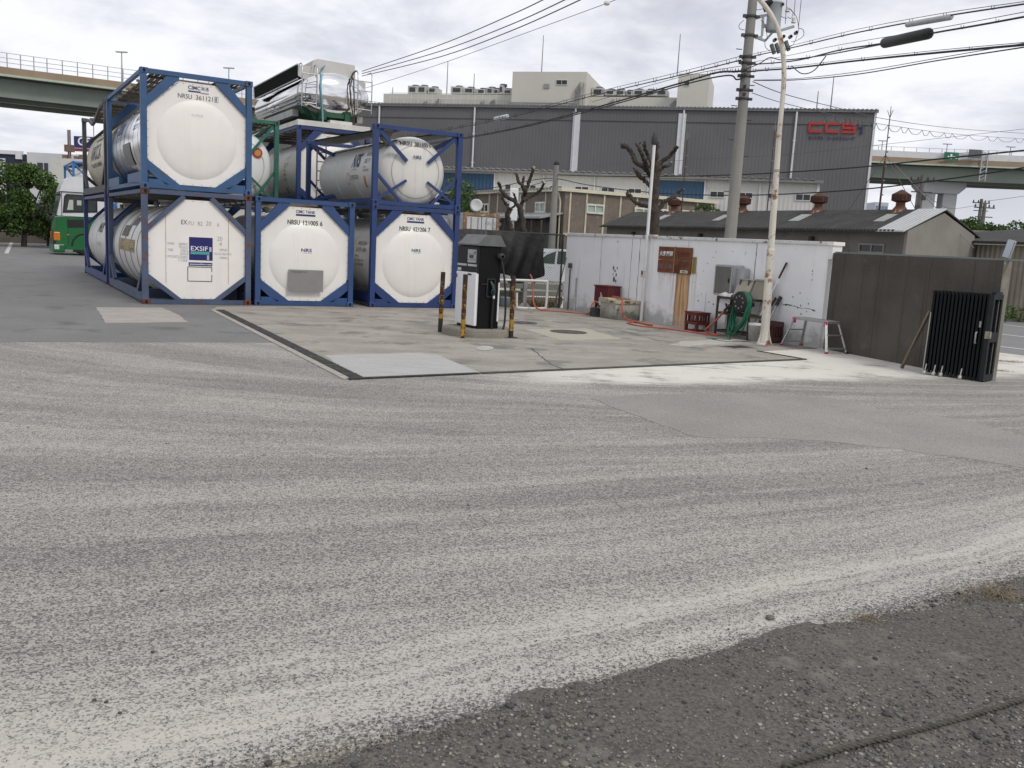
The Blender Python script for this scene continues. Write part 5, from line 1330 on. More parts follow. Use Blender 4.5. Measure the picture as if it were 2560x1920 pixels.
# things along the wall
maroon = pmat('maroon steel', (.10, .012, .016), .6, var=.15, spot=(.06, .03, .02), spot_amt=.2)
t = thing('red_box', 'dark red steel box standing on legs behind the concrete well', 'box', Wp(2.35, -.28, 0), wal.rz)
q = MB(); q.box((0, 0, .60), (.58, .42, .40), bev=.01); q.box((0, 0, .815), (.62, .46, .03)); q.build('body', maroon, t)
q = MB()
for x in (-.24, .24):
    for y in (-.16, .16): q.box((x, y, .20), (.05, .05, .40))
q.build('leg', maroon, t)
q = MB(); q.box((.02, -.213, .52), (.09, .008, .12)); q.box((.0, -.213, .60), (.04, .008, .08)); q.build('sticker', pmat('pink sticker', (.6, .42, .40), .6), t)
t = thing('concrete_well', 'low chipped concrete well box with rusty stained lid', 'well', Wp(3.0, 0, 0), wal.rz)
wc = pmat('stained concrete', (.42, .40, .34), .9, var=.15, scale=2, spot=(.13, .125, .10), spot_amt=.34, spot_scale=3.0, streak=.3, streak_col=(.22, .15, .08), grime=.85)
q = MB(); q.prism([(-.35, -.72), (.28, -.72), (.52, -.03), (-.35, -.03)], 0, .42, plane='XY'); q.build('body', wc, t)
lidm = pmat('rust stained lid', (.46, .40, .30), .8, var=.15, spot=(.13, .06, .03), spot_amt=.42, spot_scale=4)
q = MB(); q.prism([(-.39, -.76), (.0, -.76), (.0, -.02), (-.39, -.02)], .425, .535, plane='XY'); q.prism([(.01, -.76), (.31, -.76), (.55, -.02), (.01, -.02)], .425, .50, plane='XY'); q.build('lid', lidm, t)
t = thing('dark_block', 'small dark grey block on the ground by the well', 'block', Wp(2.38, -.66, 0), wal.rz-.3)
q = MB(); q.box((0, 0, .115), (.30, .22, .23), bev=.015); q.box((0, 0, .235), (.2, .12, .02)); q.build('body', pmat('dark block', (.045, .048, .045), .85, var=.25, scale=8), t)

# red bottle crate turned on another
cr = pmat('crate red', (.135, .022, .018), .6, var=.18, scale=4)
t = thing('bottle_crate', 'dark red plastic bottle crate standing on stub feet by the white wall', 'crate', Wp(5.86, -.36, 0), wal.rz-.12)
def cratebody(q, z0, h, w, d, th=.018):
    for y in (-1, 1):
        q.box((0, y*d/2, z0+h*.88), (w, th, h*.22)); q.box((0, y*d/2, z0+h*.12), (w, th, h*.24))
        for i in range(5): q.box((-w/2+.02+(w-.04)*i/4, y*d/2, z0+h/2), (.03, th*.9, h*.55))
    for x in (-1, 1):
        q.box((x*w/2, 0, z0+h*.88), (th, d-th, h*.22)); q.box((x*w/2, 0, z0+h*.12), (th, d-th, h*.24))
        for i in range(4): q.box((x*w/2, -d/2+.04+(d-.08)*i/3, z0+h/2), (th*.9, .03, h*.55))
    q.box((0, 0, z0+.012), (w-.03, d-.03, .016))
q = MB(); cratebody(q, .16, .28, .46, .36); q.box((0, 0, .445), (.50, .40, .02)); q.build('body', cr, t)
q = MB()
for x in (-.2, .2):
    for y in (-.15, .15): q.box((x, y, .08), (.06, .06, .16))
q.box((0, 0, .02), (.40, .30, .03)); q.build('feet', cr, t)

# stainless cabinet on the wall
t = thing('steel_cabinet', 'open fronted stainless cabinet fixed on the white wall above the rack', 'cabinet', Wp(6.58, -.02, .90), wal.rz)
stn = pmat('stainless sheet', (.50, .51, .53), .35, metal=.85, var=.08, scale=2); stn_d = pmat('stainless door', (.20, .20, .19), .30, metal=.75, var=.12, scale=2)
q = MB(); q.box((0, -.17, .34), (.54, .34, .70), bev=.006); q.box((.36, -.12, .32), (.18, .22, .62)); q.build('body', stn, t)
q = MB(); q.box((0, -.352, .34), (.47, .016, .62)); q.build('door', stn_d, t)
q = MB()
for b_ in (((-.25, .02), (-.25, .66)), ((.25, .02), (.25, .66)), ((-.25, .02), (.25, .02)), ((-.25, .66), (.25, .66))): q.bar((b_[0][0], -.355, b_[0][1]), (b_[1][0], -.355, b_[1][1]), .028, .02, up=(0, 1, 0))
q.build('door_frame', stn, t)
q = MB(); q.box((.18, -.368, .34), (.02, .02, .10)); q.build('handle', blk, t)
t = thing('metal_angle', 'grey metal angle standing from the cabinet down to the ground', 'metal post', Wp(6.70, -.33, 0), wal.rz)
q = MB(); q.box((-.1, .2, .45), (.08, .08, .90)); q.box((-.04, .2, .45), (.03, .2, .88)); q.build('angle', galv, t)

# tool rack with trays, rag and containers
rackm = pmat('brown rack steel', (.045, .035, .028), .75, var=.3, spot=(.10, .05, .03), spot_amt=.35)
t = thing('tool_rack', 'dark steel tool rack before the white wall', 'rack', Wp(7.22, -.42, 0), wal.rz-.06)
q = MB(); RW, RD = 1.02, .42
for x in (-1, 1):
    for y in (-1, 1): q.box((x*RW/2, y*RD/2, .45), (.04, .04, .90))
q.build('upright', rackm, t)
for z in (.12, .52, .87):
    q = MB()
    for y in (-1, 1): q.box((0, y*RD/2, z), (RW-.04, .035, .05))
    for x in (-1, 1): q.box((x*RW/2, 0, z), (.035, RD-.04, .05))
    for i in range(7): q.box((-RW/2+.1+i*(RW-.2)/6, 0, z), (.025, RD-.04, .03))
    q.build('shelf', rackm, t)
for nm, x, w, h, lab in (('plastic_case', .02, .44, .38, 'beige plastic case leaning on the rack top with two clips'), ('plastic_case', .44, .30, .40, 'darker beige plastic case right of the clip case')):
    o = thing(nm, lab, 'case', Wp(7.22+x, -.38, .90), wal.rz-.06); q = MB()
    q.prism([(-.13, 0), (.13, 0), (.20, h), (.05, h)], -w/2, w/2, plane='YZ'); q.build('body', pmat('beige plastic' if x < .1 else 'brown plastic', (.33, .30, .25) if x < .1 else (.22, .195, .16), .6, var=.08), o)
    q = MB(); q.box((0, .12, h+.012), (w+.02, .17, .03)); q.build('lid', pmat('beige plastic lid', (.36, .33, .28), .6), o)
    if x < .1:
        q = MB()
        for xx in (-.14, .12): q.box((xx, .02, h-.05), (.035, .05, .12))
        q.build('clip', pmat('brown clip', (.09, .07, .05), .6), o)
rag = pmat('white rag', (.55, .55, .57), .9, var=.12, scale=6)
q = MB(); vs = []; nx, ny = 9, 7; rr = random.Random(4)
for i in range(nx):
    for j in range(ny):
        u_, v_ = i/(nx-1), j/(ny-1); drop = max(0, v_-.45)*.42
        vs.append((-.18+.36*u_, .12-.30*min(v_, .5)-.05*v_, .03+.03*rr.random()-drop+.02*math.sin(u_*9)))
q.add(vs, [(i*ny+j, (i+1)*ny+j, (i+1)*ny+j+1, i*ny+j+1) for i in range(nx-1) for j in range(ny-1)], None, True)
o = q.build('rag', rag, loc=Wp(6.86, -.50, .91), rz=wal.rz); tag(o, 'crumpled white rag hanging over the rack corner', 'rag')
# hose reel with green hose
hc = Wp(7.55, -.72, .82); t = thing('hose_reel', 'black wall hose hanger wound with green garden hose', 'hose reel', hc, wal.rz-.10)
grn = pmat('green hose', (.008, .135, .075), .45, var=.15, scale=6)
q = MB(); q.lathe([(.0, -.10), (.22, -.10), (.235, -.09), (.235, -.075), (.17, -.07), (.17, .06), (.23, .065), (.23, .085), (0, .085)], axis='Y', seg=32); q.bar((0, .08, -.05), (0, .30, -.05), .08, .08); q.build('drum', blk, t)
q = MB()
for i in range(8):
    a = i*PI/4; q.lathe([(.022, -.106), (.0, -.107)], c=(.13*math.cos(a), 0, .13*math.sin(a)), axis='Y', seg=8)
q.build('drum_holes', pmat('grey hub', (.25, .25, .26), .5), t)
rr = random.Random(8)
q = MB()
for i in range(9):
    w_ = .20+.035*rr.random(); dp = .55+.22*rr.random()-.03*i*(i % 2); yo = -.06+.014*i; sk = rr.uniform(-.28, .02)
    pts = []
    for j in range(41):
        a = 2*PI*j/40; x = w_*math.cos(a); z = w_*math.sin(a) if a < PI else (dp)*math.sin(a)
        dn = max(0, -z); pts.append((x*(1+.25*dn)+sk*dn*dn*1.3, yo-.05*dn*rr.random()*.3-.10*dn, max(z, -.765)))
    q.tube(pts, .0135, 6, cap=False)
q.tube([(-.1, -.1, -.5), (-.15, -.18, -.74), (.05, -.3, -.80), (.15, -.42, -.805), (-.1, -.62, -.805), (-.25, -.72, -.81)], .0135, 6)
q.build('green_hose', grn, t)
# white bucket
t = thing('white_bucket', 'white lidded bucket with wire handle behind the rusty lamp post', 'bucket', Wp(7.86, -.60, 0), 0)
q = MB(); q.lathe([(0, .003), (.125, .003), (.15, .34), (.16, .345), (.16, .37), (.155, .375), (.155, .40), (0, .405)], seg=28); q.build('body', pmat('bucket white', (.56, .56, .54), .5, var=.08, scale=4, grime=.4), t)
q = MB(); q.tube([(-.15, -.03, .33), (-.10, -.16, .20), (.0, -.20, .10), (.10, -.16, .20), (.15, -.03, .33)], .005, 5); q.build('handle', rodm, t)
# dark red crate behind the post and brooms
t = thing('dark_red_crate', 'dark red brown plastic crate tucked between lamp post and step', 'crate', Wp(8.05, -.32, 0), wal.rz)
q = MB(); cratebody(q, .02, .44, .40, .32); q.box((0, 0, .24), (.36, .28, .40)); q.build('body', pmat('dark maroon plastic', (.05, .014, .013), .7, var=.3), t)
for i, (s0, s1, h, lab, m_) in enumerate(((7.55, 8.05, 1.72, 'white pole with dark red grip leaning on the wall right of the lamp post', 'w'), (7.65, 7.85, .95, 'short white striped pole leaning beside the lamp post', 's'), (7.85, 7.98, .98, 'short grey slat leaning beside the dark red crate', 'g'), (7.62, 7.64, 1.55, 'long dark tool handle leaning left of the lamp post', 'b'))):
    a, b_ = Wp(s0, -.45, 0), Wp(s1, -.03, h); t = thing('leaning_pole', lab, 'pole', a, 0, 'poles leaning on the white wall')
    q = MB(); e_ = b_-a; wd = .018 if m_ != 'g' else .03
    q.tube([(0, 0, .012), e_*(.8 if m_ != 'b' else .72)], wd, 7); q.build('shaft', pw if m_ in 'ws' else galv, t)
    q = MB(); q.tube([e_*(.8 if m_ != 'b' else .72), e_], wd*1.25, 7); q.build('grip', pmat('dark grip', (.05, .02, .022), .6) if m_ == 'w' else blk, t)

# red hose along the wall foot
redh = pmat('salmon red hose', (.40, .10, .06), .5, var=.12, scale=4)
def hosepts(lst): return [PZ(a, b_, z) for a, b_, z in lst]
def spline(pts, n=8):
    out = []
    for i in range(len(pts)-1):
        p0, p1, p2, p3 = pts[max(0, i-1)], pts[i], pts[i+1], pts[min(len(pts)-1, i+2)]
        for j in range(n):
            u_ = j/n; out.append(.5*((2*p1)+(p2-p0)*u_+(2*p0-5*p1+4*p2-p3)*u_*u_+(3*p1-p0-3*p2+p3)*u_**3))
    return out+[pts[-1]]
hz_ = .022
pts = [PY(1325, 686, 25.6), PY(1332, 705, 25.5)]+[Vector(p) for p in hosepts([(1333, 752, .25), (1345, 772, .06), (1375, 777, hz_), (1425, 781, hz_), (1466, 785, hz_)])]
pts += [PY(1477, 777, 23.9), PY(1480, 762, 23.95), PY(1487, 754, 24.0), PY(1494, 757, 24.0), PY(1499, 766, 24.1), Wp(2.62, -.40, .45), Wp(2.75, -.42, .56), Wp(2.9, -.44, .565), Wp(3.1, -.46, .56), Wp(3.28, -.52, .54), Wp(3.40, -.62, .42), Wp(3.50, -.66, .22), Wp(3.60, -.62, .06)]
pts += [Vector(p) for p in hosepts([(1629, 813, .03), (1606, 808, hz_), (1580, 805, hz_), (1570, 808, hz_), (1600, 815, hz_), (1660, 821, hz_), (1720, 829, hz_), (1760, 835, hz_), (1795, 838, .03)])]
pts += [Wp(6.65, -.85, .10), Wp(6.9, -.82, .35), Wp(7.1, -.78, .6)]
q = MB(); q.tube(spline(pts), .023, 8); single(q, 'red_hose', redh, 'long salmon red hose lying along the foot of the white wall', 'hose')
t = thing('hose_nozzle', 'black hose nozzle at the end of the red hose beside the rack', 'nozzle', Wp(7.1, -.78, .6), wal.rz)
q = MB(); q.tube([(0, 0, 0), (.10, 0, .09), (.20, .02, .11)], [.03, .026, .018], 8); q.bar((.06, 0, .06), (.02, 0, .16), .03, .03); q.build('body', blk, t)

# ------------------------------------------------------------------ rusty street light
sl = PZ(1910, 862); rpm = pmat('rusting cream paint', (.60, .57, .50), .6, var=.10, scale=2, spot=(.24, .11, .045), spot_amt=.40, spot_scale=2.6, stretch=(4, 4, .8), streak=.25, streak_col=(.33, .20, .10))
t = thing('street_light', 'rust streaked cream street light post curving overhead', 'street light', sl)
tp = PY(1960, 170, sl.y)-sl; q = MB()
lp = lambda f_: Vector((tp.x*f_/tp.z, 0, f_))
q.tube([(0, 0, .0), (0, 0, .12), lp(.35), lp(1.93), lp(1.96)], [.15, .115, .09, .082, .08], 16); q.build('lower_shaft', rpm, t)
q = MB(); q.lathe([(.17, 0), (.17, .03), (.12, .05)], seg=16)
for a in range(4):
    c, s = math.cos(a*PI/2+.4), math.sin(a*PI/2+.4)
    q.add([(c*.08, s*.08, .02), (c*.20, s*.20, .02), (c*.08, s*.08, .34)], [(0, 1, 2)]); q.add([(c*.08-s*.01, s*.08+c*.01, .02), (c*.20-s*.01, s*.20+c*.01, .02), (c*.08-s*.01, s*.08+c*.01, .34)], [(2, 1, 0)])
q.build('base_plate', rpm, t)
q = MB(); pts = [lp(1.94), lp(3.2), lp(4.3)]; q.tube(pts, [.070, .062, .052], 14); q.lathe([(.08, 0), (.086, .04), (.068, .06)], c=lp(1.93), seg=14); q.build('upper_shaft', rpm, t)
q = MB(); a5 = PY(1960, 190, sl.y)-sl; a6 = PY(1952, 100, sl.y)-sl; a7 = PY(1932, 45, sl.y)-sl; a8 = PY(1900, 0, sl.y)-sl; a9 = PY(1850, -50, sl.y)-sl; a10 = PY(1760, -95, sl.y)-sl
q.tube(spline([lp(4.3), Vector(a5), Vector(a6), Vector(a7), Vector(a8), Vector(a9), Vector(a10)]), .047, 12); q.build('curved_arm', rpm, t)
q = MB(); q.box(Vector(a10)+Vector((-.3, 0, .0)), (.7, .25, .12), bev=.03); q.build('lamp_head', galv, t)
q = MB(); q.lathe([(.06, -.03), (.064, 0), (.06, .03)], c=lp(3.55), seg=12); q.build('clamp', galv, t)

# ------------------------------------------------------------------ dark concrete wall
cw = Facade((6.40, 18.50), (7.83, 14.66))
dkc = pmat('dark old concrete', (.080, .071, .059), .92, var=.28, scale=.9, streak=.7, streak_col=(.045, .04, .034), fine=.22, fine_scale=35, spot=(.10, .092, .078), spot_amt=.24, spot_scale=1.4)
t = thing('concrete_wall', 'dark stained bare concrete wall joining the white wall', 'wall', cw.a, cw.rz)
q = MB(); q.box((cw.L/2, .085, .985), (cw.L, .17, 1.97)); q.build('wall_body', dkc, t)
q = MB(); q.box((cw.L/2+.3, .085, 1.985), (cw.L+.6, .06, .03)); q.build('top_rail', pmat('green grey rail', (.20, .24, .215), .6, var=.1), t)
q = MB(); q.box((cw.L+.004, .085, .985), (.012, .165, 1.96)); q.build('end_face', pmat('lit concrete edge', (.215, .20, .165), .9, var=.2, scale=3, spot=(.33, .32, .29), spot_amt=.3, spot_scale=5), t)  # end face lighter than the wall, light from the right painted into its colour
q = MB()
for x in (1.35, 2.6, 3.55): q.box((x, -.001, .99), (.008, .004, 1.93))
q.build('form_joint', pmat('joint dark', (.05, .045, .04), .9), t)
# convex mirror on the wall end
t = thing('traffic_mirror', 'small tilted rectangular traffic mirror at the concrete wall end', 'mirror', PY(2520, 645, 14.7), cw.rz+.25)
q = MB(); q.box((0, 0, .14), (.14, .05, .30), bev=.02, mx=Matrix.Rotation(.22, 3, 'Y')); q.bar((0, .02, -.02), (0, .05, .08), .02); q.build('housing', pmat('mirror grey', (.34, .35, .34), .5), t)
q = MB(); q.box((0, -.03, .14), (.115, .008, .27), bev=.003, mx=Matrix.Rotation(.22, 3, 'Y')); q.build('glass', pmat('mirror glass', (.36, .39, .44), .08, metal=1.0, var=.01), t)

# folding gate, closed up against the wall
ga, gb = PZ(2312, 935), PZ(2445, 954); g = Facade(ga, gb); HG = 1.40
gk = pmat('black gate paint', (.006, .008, .009), .6, var=.2, scale=3, spec=.2); gk2 = pmat('dark slate gate', (.016, .019, .021), .55, var=.15, scale=3, spec=.25)
t = thing('folding_gate', 'black folding gate bunched up against the concrete wall', 'gate', g.a, g.rz)
n = 15
for i in range(n):
    x = g.L*i/(n-1); q = MB(); big = .30
    q.box((x, big/2+.0, HG*.5+.03), (.016, big, HG-.10)); q.box((x, 0, HG*.5+.03), (.036, .05, HG-.02)); q.box((x, big, HG*.5+.03), (.03, .04, HG-.02))
    q.build('slat', gk, t)
q = MB(); ex = g.L+.05
for y in (.0, .34): q.box((ex, y, HG*.5+.02), (.07, .06, HG+.0))
for z in (.06, HG*.52, HG): q.box((ex, .17, z), (.068, .28, .12 if z != HG*.52 else .16))
q.build('end_frame', gk2, t)
q = MB(); q.box((ex+.04, .0, HG*.55), (.012, .06, .11)); q.box((ex-.0, -.035, HG*.55), (.06, .012, .12)); q.build('lock_plate', pmat('lock steel', (.30, .28, .22), .5, metal=.5, var=.3, scale=20), t)
q = MB(); xx = g.L-.1
q.tube([(xx, -.05, .62), (xx, -.09, .62), (xx, -.09, .80), (xx, -.05, .80)], .012, 6); q.box((xx+.03, -.04, .93), (.025, .02, .10)); q.build('handle', pmat('handle grey', (.25, .26, .26), .4), t)
for x in (.02, .17, .29, .60):
    q = MB(); q.lathe([(0, -.02), (.034, -.02), (.034, .02), (0, .02)], c=(x, -.07, .034), axis='X', seg=14); q.bar((x, -.07, .05), (x, -.03, .18), .014); q.build('caster', pmat('pale caster', (.45, .44, .42), .5), t)
q = MB(); q.tube([(-.03, -.02, .1), (-.02, -.02, 1.05)], .012, 6); q.build('drop_rod', pmat('rod pale', (.35, .34, .31), .5), t)
pa, pb = PZ(2254, 921), PY(2325, 778, 15.3); q = MB(); q.bar(pa+Vector((0, 0, .01)), pb, .055, .035); single(q, 'wooden_prop', pmat('weathered plank', (.17, .135, .10), .85, var=.2, scale=8, stretch=(1, 1, .2)), 'weathered wooden plank propped between ground and folding gate', 'plank')

# step platform
t = thing('work_platform', 'aluminium folding work step with pink leg joints', 'work step', (6.10, 18.22, 0), math.atan2(17.75-18.75, 6.32-5.88))
al = pmat('scratched aluminium', (.48, .485, .48), .42, metal=.8, var=.10, scale=6); pink = pmat('pink plastic', (.42, .03, .11), .5)
H_ = .60; tl = .50; tw = .16
q = MB(); q.box((0, 0, H_), (2*tl, 2*tw, .05), bev=.006)
for i in range(7): q.box((0, -tw+.03+i*(2*tw-.06)/6, H_+.027), (2*tl-.04, .012, .006))
q.build('platform', al, t)
for sx in (-1, 1):
    for sy in (-1, 1):
        q = MB(); a = Vector((sx*(tl-.04), sy*(tw+.0), H_)); b_ = Vector((sx*(tl+.16), sy*(tw+.10), .02)); q.bar(a, b_, .05, .03); o = q.build('leg', al, t)
        q = MB(); q.box(a+Vector((0, 0, -.04)), (.07, .055, .11), bev=.012) if sy < 0 else None
        q.box(b_+Vector((0, 0, .0)), (.06, .05, .04)); q.build('leg_joint' if sy < 0 else 'foot', pink if (sy < 0 or sx < 0) else blk, o)
    for f_ in (.42, .86):
        a = Vector((sx*(tl-.04+.20*f_), -(tw+.10*f_), H_*(1-f_)+.02*f_)); b_ = Vector((a.x, -a.y, a.z)); q = MB(); q.bar(a, b_, .05, .025); q.build('tread', al, t)

# ------------------------------------------------------------------ fuel pump island
pc = Vector((-.75, 17.55, 0))
islm = pmat('island concrete', (.20, .185, .155), .9, var=.16, scale=2.5, fine=.3, fine_scale=40, spot=(.30, .28, .23), spot_amt=.25, spot_scale=2)
t = thing('pump_island', 'round concrete plinth carrying the fuel pump', 'plinth', pc, 0)
q = MB(); q.lathe([(.69, 0), (.685, .13), (.66, .155), (0, .155)], seg=48, sx=1.0, sz=.95); q.build('plinth_block', islm, t)
ddn, ddl, ddr = Vector((-.73, 17.16, .155)), Vector((-1.17, 17.83, .155)), Vector((-.34, 17.46, .155))
dp = Facade(ddl, ddn); DW, DD, DH = dp.L, .47, 1.58
t = thing('fuel_pump', 'black and white fuel pump with sloping steel hood on a round plinth', 'fuel pump', ddl, dp.rz)
pb_ = pmat('pump black', (.006, .0062, .0068), .5, var=.2, scale=2, spec=.18); pbf = pmat('pump panel black', (.012, .012, .014), .4, spec=.25); pwh = pmat('pump white', (.76, .77, .78), .4, var=.03)
q = MB(); q.box((DW/2, DD/2, DH/2), (DW, DD, DH), bev=.01); q.build('body', pb_, t)
q = MB(); q.box((DW*.49, -.030, .56), (DW*.96, .07, 1.02), bev=.02); q.build('front_panel', pwh, t)
q = MB(); q.box((DW*.68, -.068, 1.03), (.12, .02, .035)); q.box((.05, -.068, .98), (.03, .008, .07)); q.build('latch', pmat('latch dark', (.05, .05, .055), .4), t)
q = MB(); q.box((DW/2, -.02, 1.31), (DW*.97, .05, .50)); q.build('head_panel', pbf, t)
sil = pmat('silver label', (.40, .41, .42), .45, metal=.3)
q = MB(); q.box((DW*.72, -.049, 1.38), (DW*.40, .012, .25)); q.build('display_plate', sil, t)
q = MB(); q.box((DW*.70, -.058, 1.37), (DW*.18, .008, .06)); q.box((DW*.86, -.058, 1.45), (DW*.06, .006, .03)); q.box((DW*.72, -.0565, 1.42), (DW*.38, .004, .006)); q.box((DW*.72, -.0565, 1.31), (DW*.38, .004, .006)); q.build('display', pmat('lcd dark', (.03, .032, .03), .3), t)
q = MB(); q.box((DW*.25, -.047, 1.205), (DW*.44, .008, .04)); q.box((DW*.74, -.047, 1.205), (DW*.42, .008, .04)); q.build('stripe', pmat('pale stripe', (.42, .48, .47), .4), t)
q = MB(); q.box((DW*.13, -.047, 1.115), (DW*.17, .008, .06)); q.build('sticker', pmat('grey sticker', (.5, .5, .5), .5), t)
q = MB(); q.prism([(-.10, DH+.005), (DD+.06, DH+.005), (DD+.06, DH+.03), (DD-.06, DH+.215), (.10, DH+.215), (-.10, DH+.03)], .10, DW+.04, plane='YZ'); q.build('hood', pmat('steel hood', (.15, .155, .155), .42, metal=.4, var=.15, scale=4), t)
q = MB(); q.box((-.0+.05, DD/2-.1, DH+.03), (.12, DD*.7, .05)); q.build('hood_trim', pmat('cream trim dirty', (.4, .36, .27), .7), t)
# nozzle side (faces right): local +x
q = MB(); X = DW
for b_ in (((.17, .62), (.17, .96)), ((.34, .62), (.34, .96)), ((.17, .96), (.34, .96)), ((.17, .62), (.34, .62))): q.bar((X+.012, b_[0][0], b_[0][1]), (X+.012, b_[1][0], b_[1][1]), .025, .03, up=(1, 0, 0))
q.bar((X+.01, .04, .86), (X+.01, .16, .86), .03, .02); q.build('nozzle_holder', pmat('holder black', (.016, .017, .019), .4), t)
q = MB(); q.tube([(X+.03, .24, .92), (X+.06, .27, .84), (X+.075, .30, .74), (X+.07, .30, .66)], [.016, .03, .034, .024], 8); q.tube([(X+.07, .27, .78), (X+.10, .22, .72), (X+.09, .27, .64)], .010, 6); q.build('nozzle', pmat('nozzle dark green', (.02, .045, .04), .4), t)
q = MB(); q.lathe([(.022, 0), (.022, .06), (0, .06)], c=(X+.07, .30, .59), seg=10); q.build('nozzle_swivel', pmat('pale swivel', (.6, .62, .65), .4), t)
q = MB(); q.tube(spline([Vector(p) for p in ((X+.07, .30, .60), (X+.06, .29, .3), (X+.05, .30, .02), (X+.10, .38, -.06), (X+.14, .50, .0), (X+.12, .55, .3), (X+.10, .53, .8), (X+.05, .47, 1.25), (X-.02, .42, 1.40))]), .020, 8); q.build('pump_hose', blk, t)
q = MB(); q.lathe([(.06, 0), (.06, .12), (.03, .13)], c=(X+.0, .42, 1.40), axis='X', seg=14); q.build('hose_outlet', pmat('outlet dark', (.03, .03, .03), .5), t)
q = MB(); q.box((X+.012, DD-.03, .52), (.02, .03, .75)); q.build('side_trim', pwh, t)
# bollards
ym = pmat('worn yellow paint', (.38, .22, .03), .6, var=.18, scale=4, spot=(.045, .02, .012), spot_amt=.60, spot_scale=4.5, stretch=(2, 2, .8), spot_rough=.9)
ydk = pmat('black base band', (.02, .019, .018), .7, var=.3); ytop = pmat('rusted top', (.045, .022, .016), .8, var=.4, scale=6, spot=(.28, .16, .03), spot_amt=.22, spot_scale=6)
for (px, py, pt, yt, lab, dk) in ((1100, 830, 1108, 680, 'rusty yellow bollard left of the fuel pump before the tank container', .23), (1156, 846, 1164, 686, 'rusty yellow bollard right in front of the white pump panel', 0), (1277, 845, 1284, 690, 'rusty yellow bollard at the hose side of the fuel pump', .12)):
    p = PZ(px, py); tp_ = PY(pt, yt, p.y)-p; t = thing('yellow_bollard', lab, 'bollard', p, 0, 'rusty yellow bollards round the fuel pump')
    f_ = lambda u_: tp_*u_; q = MB(); q.tube([f_(max(.001, dk)), f_(.5), f_(.84)], .046, 14); q.build('post', ym, t)
    q = MB(); q.tube([f_(.84), f_(1)], .046, 14); q.build('top', ytop, t)
    if dk: q = MB(); q.tube([f_(0), f_(dk)], .046, 14); q.build('base_band', ydk, t)
    if px > 1200: q = MB(); q.box((-.05, 0, .006), (.34, .26, .012), rz=.2); q.build('base_plate', drain_m, t)
q = MB(); q.add([(p.x, p.y, .0125) for p in [PZ(1212+22*math.cos(a), 872+6*math.sin(a)) for a in [2*PI*i/18 for i in range(18)]]], [tuple(range(18))]); struct(q, 'paint_spill', palec)
# ------------------------------------------------------------------ utility pole with transformer
UP = Vector((5.42, 23.5, 0)); conp = pmat('pole concrete', (.235, .23, .21), .85, var=.12, scale=1.2, fine=.15, streak=.2)
t = thing('utility_pole', 'tall grey concrete utility pole carrying a transformer', 'utility pole', UP)
uz = lambda py: PY(1845, py, UP.y).z
UX = .0
q = MB(); q.tube([(0, 0, 0), (.03, 0, 6), (.05, 0, 11)], [.165, .125, .09], 18); q.build('shaft', conp, t)
hw_ = pmat('hardware dark', (.06, .062, .06), .6, metal=.4, var=.3); gal2 = pmat('pole steel', (.33, .34, .34), .5, metal=.5, var=.15)
q = MB()
for py in (40, 88, 142, 157, 190, 225, 247): z = uz(py); q.lathe([(.135, -.03), (.145, -.03), (.145, .03), (.135, .03)], c=(.03, 0, z), seg=14); q.box((-.14, -.05, z), (.08, .08, .07)); q.box((.19, -.03, z), (.10, .06, .06))
q.build('pole_band', hw_, t)
q = MB()
for i, py in enumerate((123, 212, 265, 300, 350, 390, 480, 520, 565)):
    z = uz(py); s_ = 1 if i % 2 else -1; q.tube([(s_*.12, 0, z), (s_*.27, -.03, z)], .012, 5)
q.build('step_bolt', hw_, t)
q = MB(); 
for py in (217, 237): q.box((.0, -.14, uz(py)), (.07, .05, .06))
q.build('socket_box', blk, t)
def upt(px, py, dy=0.0): return PY(px, py, UP.y+dy)-UP
# transformer
tz = upt(1935, 45); q = MB(); cx = tz.x; zb, zt = uz(74), uz(10); zb = upt(1935, 74).z; zt = upt(1935, 8).z; R_ = .175
q.lathe([(0, zb-.06), (R_*.95, zb-.05), (R_*1.02, zb-.02), (R_*1.02, zb+.06), (R_, zb+.08), (R_, zt-.03), (R_*1.08, zt-.02), (R_*1.08, zt+.02), (R_*.6, zt+.05), (0, zt+.06)], c=(cx, 0, 0), seg=26)
q.build('transformer', pmat('transformer grey', (.33, .37, .385), .5, var=.06, scale=2), t)
q = MB(); q.tube([(cx-.2, -.05, zt-.2), (cx-.28, -.05, zt-.05), (cx-.1, -.12, zt+.02)], [.08, .12, .06], 8); q.build('cable_head', blk, t)
q = MB(); a = upt(1886, 92); b_ = upt(1913, 102); c_ = upt(1932, 80)
q.bar(a, b_, .06, .05); q.bar(b_, c_, .06, .05); q.bar(upt(1908, 40), upt(1905, 90), .05, .05); q.bar(upt(1905, 92), upt(1888, 95), .05, .05); q.bar(upt(1895, 42), upt(1925, 36), .06, .05); q.bar(upt(1905, 65), upt(1922, 65), .06, .08); q.bar(upt(1890, 45), upt(1905, 40), .07, .07)
q.bar(upt(1945, 78), upt(1985, 66), .06, .06); q.build('bracket_arm', gal2, t)
porc = pmat('porcelain white', (.62, .60, .57), .3, var=.05)
q = MB()
for px, py, s_ in ((1969, 22, 1.0), (1984, 50, 1.0)):
    p = upt(px, py); q.lathe([(.055, -.07), (.06, -.05), (.045, -.04), (.052, -.02), (.04, 0), (.045, .02), (.035, .05), (.02, .06), (0, .06)], c=p, seg=14)
q.build('insulator', porc, t)
q = MB()
for px, py in ((1937, 100), (1950, 95), (1958, 92), (1976, 92), (1990, 82), (1955, 12)):
    p = upt(px, py, -.1); q.lathe([(.03, -.07), (.045, -.06), (.045, -.02), (.035, 0), (.045, .02), (.045, .06), (0, .07)], c=p, axis='Y', seg=12)
q.build('bushing', pmat('bushing grey', (.20, .205, .19), .4, var=.2), t)
q = MB()
